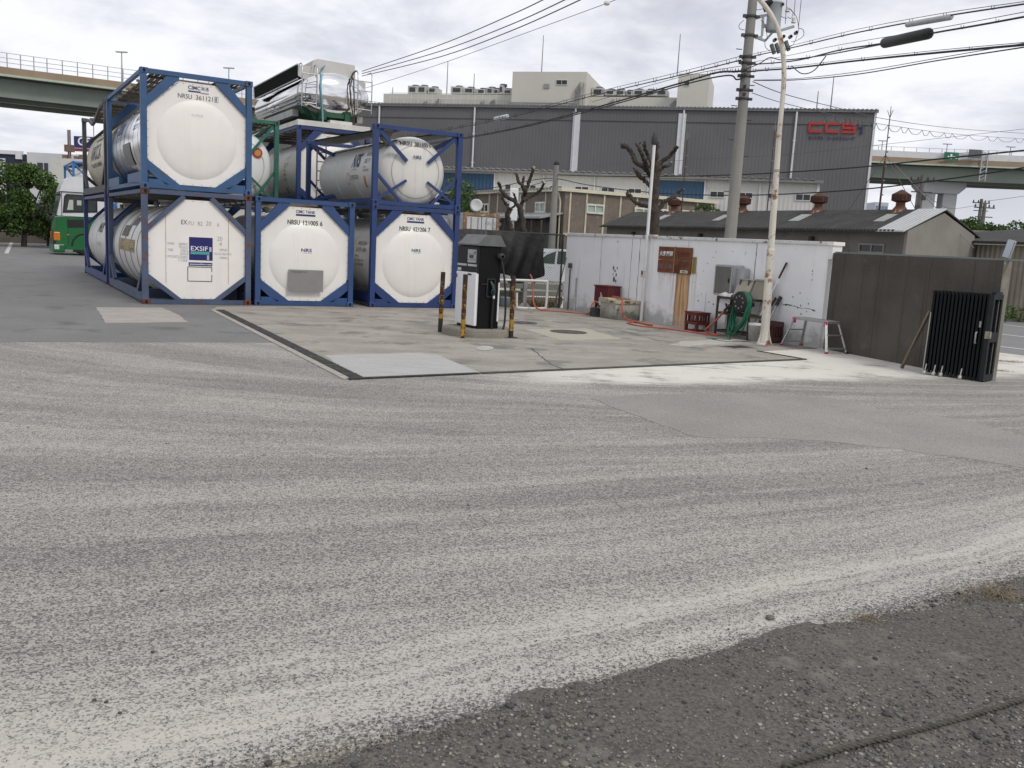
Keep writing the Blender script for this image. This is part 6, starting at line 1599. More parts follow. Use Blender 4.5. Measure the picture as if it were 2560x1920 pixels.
for px, py in ((1932, 122), (1944, 120), (1956, 117), (1968, 114)):
    a = upt(px-4, py-12, -.05); b_ = upt(px+4, py+13, -.05); q.bar(a, b_, .085, .11, up=(0, 1, 0), bev=.02)
q.build('fuse_cutout', pmat('cutout grey green', (.125, .14, .13), .5, var=.25, scale=6), t)
q = MB()
for pl in (((1860, 50), (1848, 62), (1850, 72), (1862, 75)), ((1912, 105), (1914, 118), (1925, 128)), ((1969, 42), (1978, 46), (1982, 30), (1972, 20)), ((1996, 70), (2008, 75), (2008, 90), (1990, 102), (1978, 104)), ((1972, 20), (1990, 40), (1996, 65), (1996, 78), (1985, 108), (1975, 117)), ((1948, 30), (1955, 42), (1968, 46)), ((1885, 25), (1900, 24), (1912, 20)), ((1902, 50), (1912, 62), (1918, 95), (1912, 104))):
    q.tube(spline([upt(a, b_, -.06) for a, b_ in pl], 5), .008, 4)
for px, py, pt in ((1963, 60, 1969), (1985, 40, 1990), (1996, 70, 2006)):
    q.tube([upt(px, py), upt(pt, -30)], .008, 4)
q.build('jumper_cable', blk, t)
# ------------------------------------------------------------------ overhead wires
wire_m = pmat('cable black', (.014, .014, .016), .6); wire_g = pmat('cable grey', (.07, .075, .08), .6)
def wire(pl, r, label, mat=wire_m, sag=True, hooks=0, name='overhead_cable', extra=None, group='overhead cables'):
    """pl: (px, py, depth) points; built as one sagging cable"""
    P_ = [PY(a, b_, c_) for a, b_, c_ in pl]; q = MB(); pts = spline(P_, 10); q.tube(pts, r, 5, cap=True)
    if hooks:
        for i in range(1, hooks):
            p = pts[int(len(pts)*i/hooks)]; hh = .0020*p.y; q.tube([p+Vector((-hh*.8, 0, hh*1.6)), p+Vector((-hh*.5, 0, -hh*.5)), p+Vector((hh*.5, 0, -hh*.5)), p+Vector((hh*.8, 0, hh*1.5))], .0003*p.y, 4)
    if extra: extra(q, pts)
    return single(q, name, mat, label, 'cable', group)
YU = UP.y-.15
wire([(1853, 150, YU), (1700, 188, 27), (1480, 240, 33), (1270, 294, 41), (1111, 326, 49), (1000, 345, 56)], .016, 'upper cable running from the pole down to the tank stack', hooks=26)
wire([(1853, 140, YU), (1700, 180, 27), (1480, 233, 33), (1270, 289, 41), (1111, 322, 49), (1000, 342, 56)], .008, 'thin messenger wire just above the upper left cable')
wire([(1866, 176, YU), (1838, 179, YU-.05), (1790, 182, 24.5), (1700, 208, 27), (1480, 271, 34), (1300, 317, 42), (1160, 344, 50), (1020, 366, 58)], .026, 'thick black cable pair running left from the pole', hooks=30)
wire([(1862, 192, YU), (1842, 199, YU-.05), (1815, 189, 24), (1700, 214, 27), (1480, 276, 34), (1300, 320, 42), (1160, 347, 50), (1020, 369, 58)], .020, 'lower thick black cable running left from the pole')
wire([(1853, 165, YU), (1700, 193, 27), (1480, 255, 34)], .008, 'thin wire between the two left cable runs')
wire([(1860, 145, YU), (1985, 118, 20.5), (2140, 82, 17.5), (2340, 44, 14.6), (2560, 10, 12)], .012, 'topmost cable running right from the pole', hooks=9)
wire([(1860, 140, YU), (1985, 112, 20.5), (2140, 74, 17.5), (2340, 36, 14.6), (2560, 4, 12)], .005, 'thin messenger above the topmost right cable')
wire([(1868, 162, YU), (1985, 152, 20.5), (2100, 125, 18), (2208, 108, 16), (2325, 84, 14.3), (2440, 64, 13), (2560, 42, 12)], .014, 'cable through the black splice case right of the pole', hooks=9)
wire([(1868, 158, YU), (1985, 136, 20.5), (2100, 112, 18), (2325, 74, 14.3), (2560, 30, 12)], .005, 'thin messenger above the black splice case')
wire([(1868, 172, YU), (1900, 158, 22.6), (1925, 144, 22), (1960, 150, 21), (2060, 138, 18.8), (2208, 110, 16)], .012, 'slack branch cable curving right of the pole')
wire([(1980, 165, 20.6), (2005, 184, 20), (2035, 176, 19.4), (2065, 140, 18.8)], .011, 'slack loop of cable hanging right of the street light')
wire([(1868, 180, YU), (1905, 176, 22.6), (1985, 170, 20.5), (2140, 152, 17.8), (2330, 133, 15), (2560, 112, 12.6)], .018, 'thick cable running level right below the splice case', hooks=8)
wire([(1868, 176, YU), (1985, 165, 20.5), (2140, 147, 17.8), (2330, 127, 15), (2560, 106, 12.6)], .005, 'thin messenger above the thick level cable')
wire([(1885, 201, YU), (1985, 200, 20.8), (2140, 186, 18), (2340, 152, 15.2), (2560, 118, 12.8)], .010, 'lower right cable pair leaving the pole level')
wire([(1885, 200, YU), (1985, 197, 20.8), (2140, 180, 18), (2340, 146, 15.2), (2560, 108, 12.8)], .006, 'thin wire above the lower right cable')
wire([(1882, 204, YU), (1964, 236, 27), (2100, 271, 33), (2228, 300, 40), (2400, 322, 50), (2600, 336, 62)], .012, 'long thin service wire falling right across the warehouse corner', wire_g)
def curl(q, pts):
    n = 20
    for i in range(n):
        a = pts[int(len(pts)*(.35+.62*i/n))]; b_ = pts[min(len(pts)-1, int(len(pts)*(.35+.62*(i+1)/n)))]; m_ = (a+b_)/2+Vector((0, 0, -.24)); q.tube(spline([a, a.lerp(m_, .5)+Vector((0, 0, -.08)), m_, b_.lerp(m_, .5)+Vector((0, 0, -.08)), b_], 3), .012, 4, cap=False)
wire([(1880, 232, YU), (1960, 258, 27), (2100, 290, 33), (2220, 313, 40), (2400, 336, 50), (2600, 350, 62)], .010, 'drooping looped lashing wire falling right below the service wire', wire_g, extra=curl)
wire([(1480, 415, 70), (1720, 400, 62), (1960, 387, 56), (2200, 362, 52), (2400, 340, 48), (2600, 318, 45)], .010, 'very thin wire crossing the grey warehouse front', wire_g)
SPY = 44.0
wire([(1392, 437, SPY), (1480, 440, 40), (1640, 441, 35), (1856, 436, 31), (2120, 420, 27), (2350, 397, 24), (2600, 372, 22)], .022, 'upper thick cable sagging right from the small pole')
wire([(1392, 450, SPY), (1402, 448, 43.5), (1480, 464, 40), (1640, 482, 35), (1856, 488, 31), (2120, 476, 27), (2350, 450, 24), (2600, 413, 22)], .020, 'lower thick cable sagging right from the small pole')
wire([(1392, 452, SPY), (1375, 446, 44.5), (1320, 452, 46), (1230, 470, 49), (1150, 477, 52)], .020, 'upper cable running left from the small pole')
wire([(1392, 456, SPY), (1370, 452, 44.5), (1320, 466, 46), (1230, 484, 49), (1100, 500, 53)], .016, 'lower cable running left from the small pole')
for a, b_, c_, lab in ((((905, 178), (1100, 112), (1280, 36), (1380, -12)), 40, 22, 'topmost'), (((905, 184), (1100, 128), (1280, 60), (1440, -14)), 40, 22, 'second'), (((905, 190), (1100, 142), (1280, 76), (1480, -14)), 40, 22, 'third'), (((905, 223), (1100, 160), (1280, 95), (1517, 8), (1560, -12)), 40, 22, 'lowest')):
    n = len(a); wire([(p[0], p[1], b_+(c_-b_)*i/(n-1)) for i, p in enumerate(a)], .016 if lab != 'lowest' else .009, lab+' wire of the four rising right from the tanker body', wire_g)
p = PY(1517, 8, 23.7); t = thing('wire_insulator', 'small white insulator on the lowest rising wire', 'insulator', p); q = MB(); q.lathe([(.03, -.07), (.055, -.04), (.055, .04), (.03, .07)], axis='X', seg=10); q.build('body', porc, t)
def sleeve(a, b_, Ya, Yb, r, mat, label):
    A_, B_ = PY(*a, Ya), PY(*b_, Yb); d = (B_-A_); q = MB(); q.tube([A_, A_+d*.03, A_+d*.97, B_], [r*.6, r, r, r*.6], 12); o = q; single(o, 'cable_sleeve', mat, label, 'cable sleeve', 'sleeves on the overhead cables')
sleeve((2209, 108), (2325, 83), 16, 14.3, .085, blk, 'thick black splice case hanging on the right cable'); sleeve((2266, 62), (2380, 42), 15.6, 14.1, .045, pmat('sleeve white', (.42, .43, .44), .5), 'white insulating sleeve on the topmost right cable')
sleeve((1237, 298), (1269, 291), 43, 41.6, .10, pmat('sleeve white far', (.52, .54, .56), .5), 'white insulating sleeve on the upper left cable')
# small pole behind the fence
t = thing('small_pole', 'slim grey pole with yellow and black guard stripe behind the fence', 'pole', (PY(1380, 600, SPY).x, SPY, 0)); zt = PY(1390, 413, SPY).z
q = MB(); q.tube([(0, 0, 0), (0, 0, zt)], [.20, .13], 12); q.build('shaft', conp, t); q = MB(); q.lathe([(.1, zt), (.16, zt+.06), (0, zt+.3)], seg=10); q.build('cap', hw_, t)
q = MB(); zg = PY(1380, 636, SPY).z
for i in range(6): q.box((.21*math.cos(-PI/2+(i-2.5)*.35), .21*math.sin(-PI/2+(i-2.5)*.35), zg), (.05, .03, .5))
q.build('guard_stripe', pmat('guard yellow', (.45, .30, .02), .5), t)

# ------------------------------------------------------------------ trees
bark = pmat('dark bark', (.045, .036, .028), .9, var=.35, scale=5, bump=.5, bump_scale=14)
cutm = pmat('pale saw cut', (.50, .42, .28), .8)
def pollard(name, label, base_px, Y, limbs, trunk, r0, trunk2=None):
    base = PY(*base_px, Y); base.z = 0; t = thing(name, label, 'tree', base); rr = random.Random(int(base_px[0]))
    def pt(px, py, dy=0.0): return PY(px, py, Y+dy)-base
    def knob(q, P_, ra, rb):
        out = spline(P_, 7); n = len(out); rs = []
        for i in range(n): rs.append((ra+(rb-ra)*i/(n-1))*(1+.30*rr.random()*(.4+.6*i/n)))
        out = [p+Vector((rr.uniform(-1, 1), rr.uniform(-1, 1), rr.uniform(-1, 1)))*.03 for p in out]; q.tube(out, rs, 9)
    q = MB()
    for tr_, ra, rb in trunk: knob(q, [pt(*p) for p in tr_], ra*.64, rb*.68)
    q.build('trunk', bark, t); q = MB(); qc = MB()
    for lb, ra, rb, cut in limbs:
        P_ = [pt(a, b_, rr.uniform(-.3, .3)) for a, b_ in lb]; ra *= .62; rb *= .62; knob(q, P_, ra, rb)
        for _ in range(2):
            i = rr.randrange(1, len(P_)); p = P_[i]; d = Vector((rr.uniform(-1, 1), rr.uniform(-1, 1), rr.uniform(.2, 1))).normalized(); q.tube([p, p+d*rb*3.2], [rb*.9, rb*.45], 6)
        if cut: d = (P_[-1]-P_[-2]).normalized(); qc.tube([P_[-1]+d*.0, P_[-1]+d*.06], rb*.95, 8)
    q.build('limb', bark, t)
    if qc.v: qc.build('cut_end', cutm, t)
    return t
pollard('pollarded_tree', 'large pollarded bare tree behind the white wall pole', (1634, 700), 30.0, [
    (((1632, 445), (1612, 420), (1590, 405), (1582, 385), (1570, 370), (1560, 365), (1555, 366)), .12, .085, 0), (((1620, 420), (1608, 395), (1603, 380), (1596, 366), (1595, 364)), .10, .07, 1),
    (((1632, 430), (1628, 405), (1620, 390), (1612, 368), (1611, 357)), .10, .07, 0), (((1636, 430), (1640, 400), (1641, 370), (1642, 352)), .12, .08, 1),
    (((1640, 430), (1652, 405), (1670, 395), (1682, 380), (1694, 367)), .11, .08, 0), (((1642, 440), (1655, 420), (1668, 415), (1677, 407)), .09, .06, 1),
    (((1628, 470), (1610, 450), (1598, 440), (1590, 428)), .10, .08, 0), (((1636, 530), (1620, 515), (1600, 512), (1588, 505), (1575, 490), (1568, 484)), .11, .07, 1), (((1645, 525), (1660, 505), (1675, 497), (1690, 485), (1703, 473)), .11, .07, 0)],
    [(((1634, 700), (1635, 600), (1637, 520), (1637, 470), (1638, 420)), .26, .16)], .25)
pollard('pollarded_tree', 'smaller forked pollarded bare tree behind the black tarpaulin', (1297, 700), 31.5, [
    (((1300, 520), (1312, 485), (1310, 470), (1298, 455), (1292, 436)), .11, .07, 0), (((1310, 480), (1322, 460), (1328, 440), (1334, 421)), .09, .07, 1), (((1308, 500), (1330, 490), (1348, 478), (1360, 458)), .10, .06, 1),
    (((1300, 518), (1280, 500), (1262, 490), (1252, 470), (1246, 458)), .11, .07, 0), (((1275, 525), (1262, 508), (1255, 492)), .08, .06, 0), (((1276, 525), (1290, 505), (1285, 485)), .06, .045, 0), (((1304, 460), (1308, 450), (1310, 441)), .06, .04, 0)],
    [(((1290, 600), (1278, 570), (1269, 540), (1276, 522)), .13, .11), (((1300, 700), (1306, 600), (1308, 560), (1300, 520)), .18, .13)], .2)
leaf_cols = [(.055, .10, .025), (.075, .135, .032), (.12, .175, .045), (.035, .065, .022)]
def leaf_mat(i):
    nm = 'leaf %d' % i
    if nm in MATS: return MATS[nm]
    m = D.materials.new(nm); k = NT(nodes_of(m)); co = k.n('ShaderNodeTexCoord').outputs['Object']; c = leaf_cols[i]
    cc = k.mix(k.noise(co, 2.5, 3), rgb([x*.7 for x in c]), rgb([x*1.35 for x in c]))
    b = k.n('ShaderNodeBsdfPrincipled', ins={'Base Color': cc, 'Roughness': .55, 'Specular IOR Level': .3}); tr = k.n('ShaderNodeBsdfTranslucent', ins={0: cc})
    mx_ = k.n('ShaderNodeMixShader', ins={0: .25, 1: b.outputs[0], 2: tr.outputs[0]}); k.n('ShaderNodeOutputMaterial', ins={0: mx_.outputs[0]}); MATS[nm] = m; return m
def crown(name, t, clumps, n, ls, seed, stuff=None):
    """clumps: (centre, radius) ; n leaves spread near their surfaces"""
    rng = np.random.default_rng(seed); tot = sum(r**2 for _, r in clumps); V = []; MI = []
    for c, r in clumps:
        k_ = max(6, int(n*r*r/tot)); d = rng.normal(size=(k_, 3)); d /= np.linalg.norm(d, axis=1)[:, None]; rad = r*rng.uniform(.35, 1.06, size=(k_, 1))**.6
        p = np.array(c)+d*rad*np.array([1, 1, .82]); a = rng.normal(size=(k_, 3))+d*.6; a /= np.linalg.norm(a, axis=1)[:, None]; b_ = np.cross(a, rng.normal(size=(k_, 3))); b_ /= np.linalg.norm(b_, axis=1)[:, None]
        s_ = ls*rng.uniform(.6, 1.4, size=(k_, 1)); V.append(np.stack([p-b_*s_, p+a*s_*.5, p+b_*s_, p-a*s_*.5], 1).reshape(-1, 3)); base = rng.choice(4, p=[.3, .35, .2, .15])
        MI += list(np.where(rng.random(k_) < .6, base, rng.integers(0, 4, k_)))
    V = np.vstack(V); F = np.arange(len(V)).reshape(-1, 4); me = D.meshes.new(name); me.from_pydata(V.tolist(), [], F.tolist())
    for i in range(4): me.materials.append(leaf_mat(i))
    me.polygons.foreach_set('material_index', [int(x) for x in MI]); me.update(); o = D.objects.new(name, me); COL.objects.link(o)
    if t: o.parent = t
    return o
def leafy(label, c, Y, w, h, trunk_h, n, ls, seed, name='leafy_tree', lean=()):
    base = Vector((c, Y, 0)); t = thing(name, label, 'tree', base); rr = random.Random(seed); cl_ = []
    for i in range(26):
        a = rr.uniform(0, 2*PI); d = math.sqrt(rr.random()); z = rr.uniform(0, 1); k_ = math.sin(PI*(.15+.8*z)); cl_.append((Vector((math.cos(a)*d*w/2*k_, math.sin(a)*d*w/2*k_*.8, trunk_h+h*z)), rr.uniform(.13, .24)*min(w, h)))
    crown('crown', t, [(tuple(p), r) for p, r in cl_], n, ls, seed); q = MB(); q.tube([(0, 0, 0), (.05, 0, trunk_h*.7), (.0, 0, trunk_h+h*.5)], [w*.035, w*.028, w*.012], 8)
    for p, r in cl_[::3]: q.tube([(0, 0, trunk_h*.75), tuple(p*.5+Vector((0, 0, trunk_h*.4))), tuple(p)], [w*.016, w*.010, w*.004], 6)
    q.build('trunk', bark, t); return t
def X_at(px, Y, py=560): return PY(px, py, Y).x
leafy('large green leafy tree at the far left behind the truck', X_at(58, 54), 54, 5.0, 3.4, 1.1, 10500, .10, 11); leafy('second leafy tree at the picture edge beside the large green tree', X_at(-10, 53), 53, 3.6, 3.5, .9, 7000, .10, 12)
leafy('smaller dark shrub tree right before the truck cab', X_at(118, 58), 58, 2.4, 2.4, .8, 4200, .085, 13)
for px, Y, w, h, th_, lab, sd in ((2425, 62, 4.2, 3.4, 1.2, 'leafy tree directly right of the shed gable roof', 21), (2480, 58, 4.6, 3.2, 1.0, 'leafy tree behind the corrugated annex roof', 22), (2540, 60, 5.2, 3.6, 1.0, 'leafy tree at the right picture edge behind the annex', 23)): leafy(lab, X_at(px, Y), Y, w, h, th_, 5200, .11, sd)
leafy('small green tree glimpsed between blue braces and shipping container', X_at(1150, 52), 52, 3.0, 3.4, 1.5, 2600, .09, 31); leafy('low green bush before the blue factory panel', X_at(1760, 63), 63, 2.2, .9, 4.1, 800, .09, 32)
# ------------------------------------------------------------------ left background: kerb, fence, line, truck
K0, K1 = PZ(-80, 604), PZ(215, 612); kb = Facade(K0, K1)
t = thing('kerb_wall', 'low dark block kerb wall under the green trees', 'kerb wall', kb.a, kb.rz); q = MB(); q.box((kb.L/2, .2, .34), (kb.L, .4, .68)); q.build('body', pmat('dark block kerb', (.10, .085, .072), .9, var=.25, scale=1), t)
t = thing('dark_fence', 'dark screened mesh fence behind the green trees', 'fence', kb.a+kb.n*1.6, kb.rz); q = MB(); q.box((kb.L/2, 0, 1.6), (kb.L, .06, 2.3)); q.build('screen', pmat('dark fence screen', (.028, .034, .036), .8, var=.25, scale=.5), t)
q = MB()
for i in range(int(kb.L/2)): q.tube([(i*2.0, -.06, .5), (i*2.0, -.06, 2.85)], .05, 6)
q.build('post', rodm, t); q = MB(); q.tube([(0, -.06, .75), (kb.L, -.06, .75)], .05, 6); q.tube([(0, -.06, 2.8), (kb.L, -.06, 2.8)], .04, 6); q.build('rail', pmat('fence rail pale', (.2, .2, .2), .6), t)
q = MB(); a, b_ = PZ(30, 604), PZ(16, 634); d_ = (b_-a).normalized(); n_ = Vector((-d_.y, d_.x, 0))*.09
q.add([a+n_+Vector((0, 0, .008)), a-n_+Vector((0, 0, .008)), b_-n_+Vector((0, 0, .008)), b_+n_+Vector((0, 0, .008))], [(0, 1, 2, 3)]); struct(q, 'parking_line', pmat('worn road paint', (.52, .51, .48), .8, spot=(.2, .2, .19), spot_amt=.35, spot_scale=5))
def truck():
    A = math.atan2(math.sin(Y1), math.cos(Y1))       # parallel to the container fronts; cab looks along local -x
    fr_ = PZ(137, 637); t = thing('truck', 'green and white cabover truck half hidden by the tank stack', 'truck', fr_, A)
    gr = pmat('truck green', (.012, .125, .035), .35, var=.06, scale=1); wh = pmat('truck white', (.66, .67, .70), .3, var=.04); bk = pmat('truck black trim', (.014, .015, .016), .4); gls = pmat('truck glass', (.10, .13, .13), .08, var=.25, scale=1)
    Wd = 2.45
    q = MB(); q.prism([(.06, .55), (2.3, .55), (2.3, 1.98), (.10, 1.86), (.02, 1.3)], 0, Wd); q.build('lower_cab', gr, t)
    q = MB(); q.prism([(.11, 1.87), (2.3, 1.99), (2.3, 3.12), (.40, 3.12), (.32, 3.08)], .02, Wd-.02); q.build('upper_cab', wh, t)
    q = MB(); q.prism([(.30, 3.13), (2.3, 3.14), (2.3, 3.92), (1.2, 3.92), (.74, 3.86), (.52, 3.70), (.38, 3.42)], .04, Wd-.04); q.build('roof_deflector', wh, t)
    q = MB(); q.prism([(.09, 1.94), (.13, 1.94), (.36, 3.02), (.30, 3.02)], .01, Wd-.01); q.build('windscreen', gls, t)
    q = MB(); q.prism([(.46, 2.16), (1.9, 2.26), (1.9, 2.96), (.62, 2.96), (.54, 2.86)], -.012, .03); o = q.build('side_window', pmat('cab side glass', (.05, .06, .06), .1), t)
    q = MB(); q.prism([(.40, 2.09), (1.98, 2.19), (1.98, 3.02), (.58, 3.02), (.48, 2.90)], -.006, .03); q.build('window_surround', bk, t)
    q = MB(); q.prism([(.60, 2.24), (.88, 2.26), (.88, 2.74), (.70, 2.74)], -.018, .02); q.box((1.15, -.012, 2.62), (.20, .02, .24)); q.build('see_through', pmat('bright beyond', (.42, .45, .40), .6), t)
    q = MB(); q.prism([(.60, 1.36), (1.35, 1.42), (1.75, 1.84), (.58, 1.76)], -.014, .03); q.build('corner_panel', bk, t)
    q = MB(); q.box((.07, Wd/2, .95), (.08, Wd-.5, .55)); q.box((.0, Wd/2, .62), (.14, Wd, .16)); q.build('grille', bk, t)
    q = MB(); q.box((.20, Wd/2, .34), (.55, Wd+.02, .42), bev=.06); q.box((1.0, .06, .42), (1.0, .12, .26)); q.build('bumper', gr, t)
    for y in (.0, Wd):
        q = MB(); q.box((.12, y+(.03 if y == 0 else -.03), .92), (.28, .10, .42), bev=.03); q.build('indicator', pmat('amber lens', (.55, .16, .015), .25), t)
        q = MB(); q.lathe([(0, -.03), (.11, -.03), (.11, .03), (0, .05)], c=(.05, .22 if y == 0 else Wd-.22, .40), axis='X', seg=14); q.box((.10, .0+(y if y else -.01), .38), (.22, .03, .20), bev=.01); q.build('headlight', pmat('headlight lens', (.55, .56, .56), .1), t)
        s_ = -1 if y == 0 else 1; q = MB(); q.bar((.22, y, 2.5), (-.12, y+s_*.16, 2.42), .03); q.bar((.16, y, 1.95), (-.10, y+s_*.16, 1.86), .03); q.box((-.14, y+s_*.18, 2.22), (.10, .22, .42), bev=.02); q.box((-.10, y+s_*.16, 1.80), (.14, .22, .22), bev=.03); q.build('mirror', blk, t)
    q = MB(); q.box((.62, -.01, 1.02), (.12, .02, .06)); q.build('side_marker', pmat('orange marker', (.5, .12, .02), .4), t)
    for x in (1.42, 6.3):
        for y in (.05, Wd-.05):
            w_ = D.objects.new('wheel', None)
            q = MB(); q.lathe([(.28, -.13), (.46, -.14), (.50, -.10), (.50, .10), (.46, .14), (.28, .13)], axis='Y', c=(x, y+(.1 if y < 1 else -.1), .50), seg=26); o = q.build('wheel', blk, t)
            q = MB(); q.lathe([(.27, -.10), (.2, -.06), (.1, -.09), (0, -.09)], axis='Y', c=(x, y+(.1 if y < 1 else -.1), .50), seg=16); q.build('rim', galv, o)
    q = MB(); q.tube([(1.42+.64*math.cos(a*PI/12), .02, .48+.64*math.sin(a*PI/12)) for a in range(13)], .06, 6); q.box((1.42, .15, .62), (1.16, .26, .9)); q.build('wheel_arch', bk, t)
    q = MB(); q.prism([(.30, 2.96), (.42, 3.08), (.36, 3.14), (.20, 3.0)], .1, Wd-.1); q.build('sun_visor', bk, t)
    q = MB(); q.box((1.32, -.01, 3.125), (1.95, .05, .03)); q.box((.36, -.005, 2.5), (.02, .03, 1.2)); q.box((1.15, -.008, 1.93), (2.2, .02, .02)); q.box((.62, -.008, 1.2), (.02, .02, 1.3)); q.build('panel_gap', bk, t)
    q = MB(); q.box((4.8, Wd/2, .78), (6.2, .9, .25)); q.box((5.4, Wd/2, 1.05), (5.6, Wd, .14)); q.build('chassis', bk, t)
truck()
# far stack of light blue tank containers behind the truck
far_p = PY(180, 400, 54); fb_ = pmat('bright container blue', (.035, .17, .43), .5, var=.1)
for z, lab in ((0, 'bright blue tank container on the ground behind the truck'), (CH, 'bright blue framed white tank container seen above the truck cab')):
    tank_container('tank_container', lab, (far_p.x, far_p.y), Y1, z=z, frame=fb_, barrel=white_p, style='beam', R=1.05, group='far blue tank containers')

# ------------------------------------------------------------------ fence corner with tarpaulin, car, rail, container
FA, FB = Vector((-1.6, 25.35, 0)), Vector((1.30, 26.40, 0)); fe = Facade(FA, FB)
t = thing('chain_link_fence', 'green chain link fence between fuel pump and white wall', 'fence', fe.a, fe.rz); fg = pmat('fence green', (.035, .075, .055), .6)
q = MB()
for x in (0, 1.5, fe.L-.05): q.tube([(x, 0, 0), (x, 0, 2.12)], .028, 7)
q.build('post', pmat('fence post dark', (.03, .03, .03), .6), t); q = MB(); q.tube([(0, 0, 2.12), (fe.L, 0, 2.12)], .024, 7); q.build('top_rail', blk, t)
q = MB(); z0, z1 = .25, 2.1; st_ = .075
for i in range(-int((z1-z0)/st_), int(fe.L/st_)+1):
    x = i*st_
    for s_ in (1, -1):
        xa, za, xb, zb_ = (x, z0, x+(z1-z0), z1) if s_ > 0 else (x+(z1-z0), z0, x, z1)
        def clip(xa, za, xb, zb_):
            if xb < xa: xa, za, xb, zb_ = xb, zb_, xa, za
            if xb <= 0 or xa >= fe.L: return None
            m_ = (zb_-za)/(xb-xa)
            if xa < 0: za -= xa*m_; xa = 0
            if xb > fe.L: zb_ = za+(fe.L-xa)*m_; xb = fe.L
            return xa, za, xb, zb_
        c_ = clip(xa, za, xb, zb_)
        if c_: q.bar((c_[0], s_*.004, c_[1]), (c_[2], s_*.004, c_[3]), .006)
q.build('wire_mesh', fg, t)
sq = MB(); sq.add([fe.a+fe.n*.02+fe.d*-.4+Vector((0,0,.012)), fe.a+fe.n*.02+fe.d*fe.L+Vector((0,0,.012)), fe.a+fe.n*4.5+fe.d*(fe.L+2)+Vector((0,0,.012)), fe.a+fe.n*4.5+fe.d*-1+Vector((0,0,.012))], [(0, 1, 2, 3)]); struct(sq, 'shaded_bare_soil', pmat('shaded bare soil', (.06, .05, .038), .95, var=.3, scale=2, fine=.4))  # dark soil sheet behind the fence, shade below the tarpaulin put into its colour
t = thing('plank_fence', 'low weathered plank fence behind the white pipe frame', 'fence', fe.a+fe.n*1.7-fe.d*.3, fe.rz); q = MB()
for z_ in (.30, .52): q.box((2.2, 0, z_), (4.4, .03, .15))
q.build('plank', pmat('grey plank', (.24, .235, .21), .8, var=.15, scale=3), t); q = MB()
for i in range(4): q.box((.2+1.3*i, .05, .32), (.08, .08, .64))
q.build('post', rackm, t)
# black tarpaulin draped on the fence
tarp = pmat('black tarpaulin', (.009, .0095, .0105), .5, var=.5, scale=2.2, spec=.3, bump=1.0, bump_scale=4.5); dusty_t = pmat('dusty tarpaulin', (.05, .048, .044), .6, var=.6, scale=5.5, bump=1.0, bump_scale=4.5)
rr = random.Random(6); q = MB(); nx, nz = 56, 26; x0, x1 = -.35, 2.42; vs = []
ph = [rr.uniform(0, 6) for _ in range(8)]
for j in range(nz+1):
    for i in range(nx+1):
        u_, v_ = i/nx, j/nz; x = x0+(x1-x0)*u_; bot = .78-.16*math.sin(u_*7+1)+(.32 if u_ > .78 else 0)*(u_-.78)/.22; z = 2.12+(bot-2.12)*v_
        y = -.05-.10*v_*(.5+.5*math.sin(u_*21+ph[0]+v_*2))-.06*math.sin(u_*43+ph[1]+v_*5)*v_-.12*math.sin(v_*PI)*(.6+.4*math.sin(u_*9+ph[2]))
        if u_ < .12: y -= (.12-u_)*2.5*(1-.3*v_)
        vs.append((x+.05*math.sin(v_*6+u_*8)*v_, y, z))
for j in range(nz):
    for i in range(nx):
        f_ = (j*(nx+1)+i, j*(nx+1)+i+1, (j+1)*(nx+1)+i+1, (j+1)*(nx+1)+i); 
        q.add([], [], None)
        q.f.append(f_); q.mi.append(1 if i < nx*.36 else 0); q.sm.append(True)
q.v = vs; q.mats = [tarp, dusty_t]; o = q.build('tarpaulin', None, loc=fe.a, rz=fe.rz, recalc=False); tag(o, 'creased black tarpaulin draped over the fence behind the fuel pump', 'tarpaulin')
# white pipe rail stand
ra2 = PZ(1290, 772); t = thing('pipe_stand', 'white bent pipe frame standing before the tarpaulin', 'pipe frame', ra2, fe.rz-.05)
q = MB(); rm_ = pmat('white pipe paint', (.62, .62, .58), .5, var=.05); W_ = .88; q.tube(spline([Vector(p) for p in ((-.75, 0, .78), (0, 0, .80), (W_-.08, 0, .80), (W_, 0, .74), (W_, 0, .1), (W_-.06, 0, .04), (.1, 0, .03), (.02, 0, .1), (.0, 0, .45))], 5), .035, 8); q.build('frame', rm_, t)
q = MB(); q.box((.33, .3, .42), (.10, .10, .72)); q.prism([(.15, .04), (.51, .04), (.40, .16), (.27, .16)], .25, .35); q.build('grey_post', galv, t)
t = thing('blue_bucket', 'pale blue grey bucket on the ground beside the white pipe frame', 'bucket', PZ(1264, 768), 0); q = MB(); q.lathe([(0, .003), (.13, .003), (.17, .27), (.18, .28), (.165, .285), (.15, .26), (.12, .03), (0, .03)], seg=24); q.build('body', pmat('blue grey plastic', (.25, .31, .38), .5, var=.06), t); q = MB(); q.tube([(-.16, 0, .26), (-.08, -.14, .15), (.08, -.14, .15), (.16, 0, .26)], .006, 5); q.build('handle', rodm, t)
t = thing('green_jug', 'dark green jug standing between bucket and grey post', 'jug', PZ(1295, 762), 0); q = MB(); q.lathe([(0, 0), (.10, .0), (.11, .05), (.11, .26), (.04, .32), (.04, .36), (0, .36)], seg=18); q.build('body', pmat('dark green plastic', (.012, .04, .032), .5), t)
q = MB(); q.box((0, -.09, .30), (.03, .10, .03)); q.build('handle', blk, t)
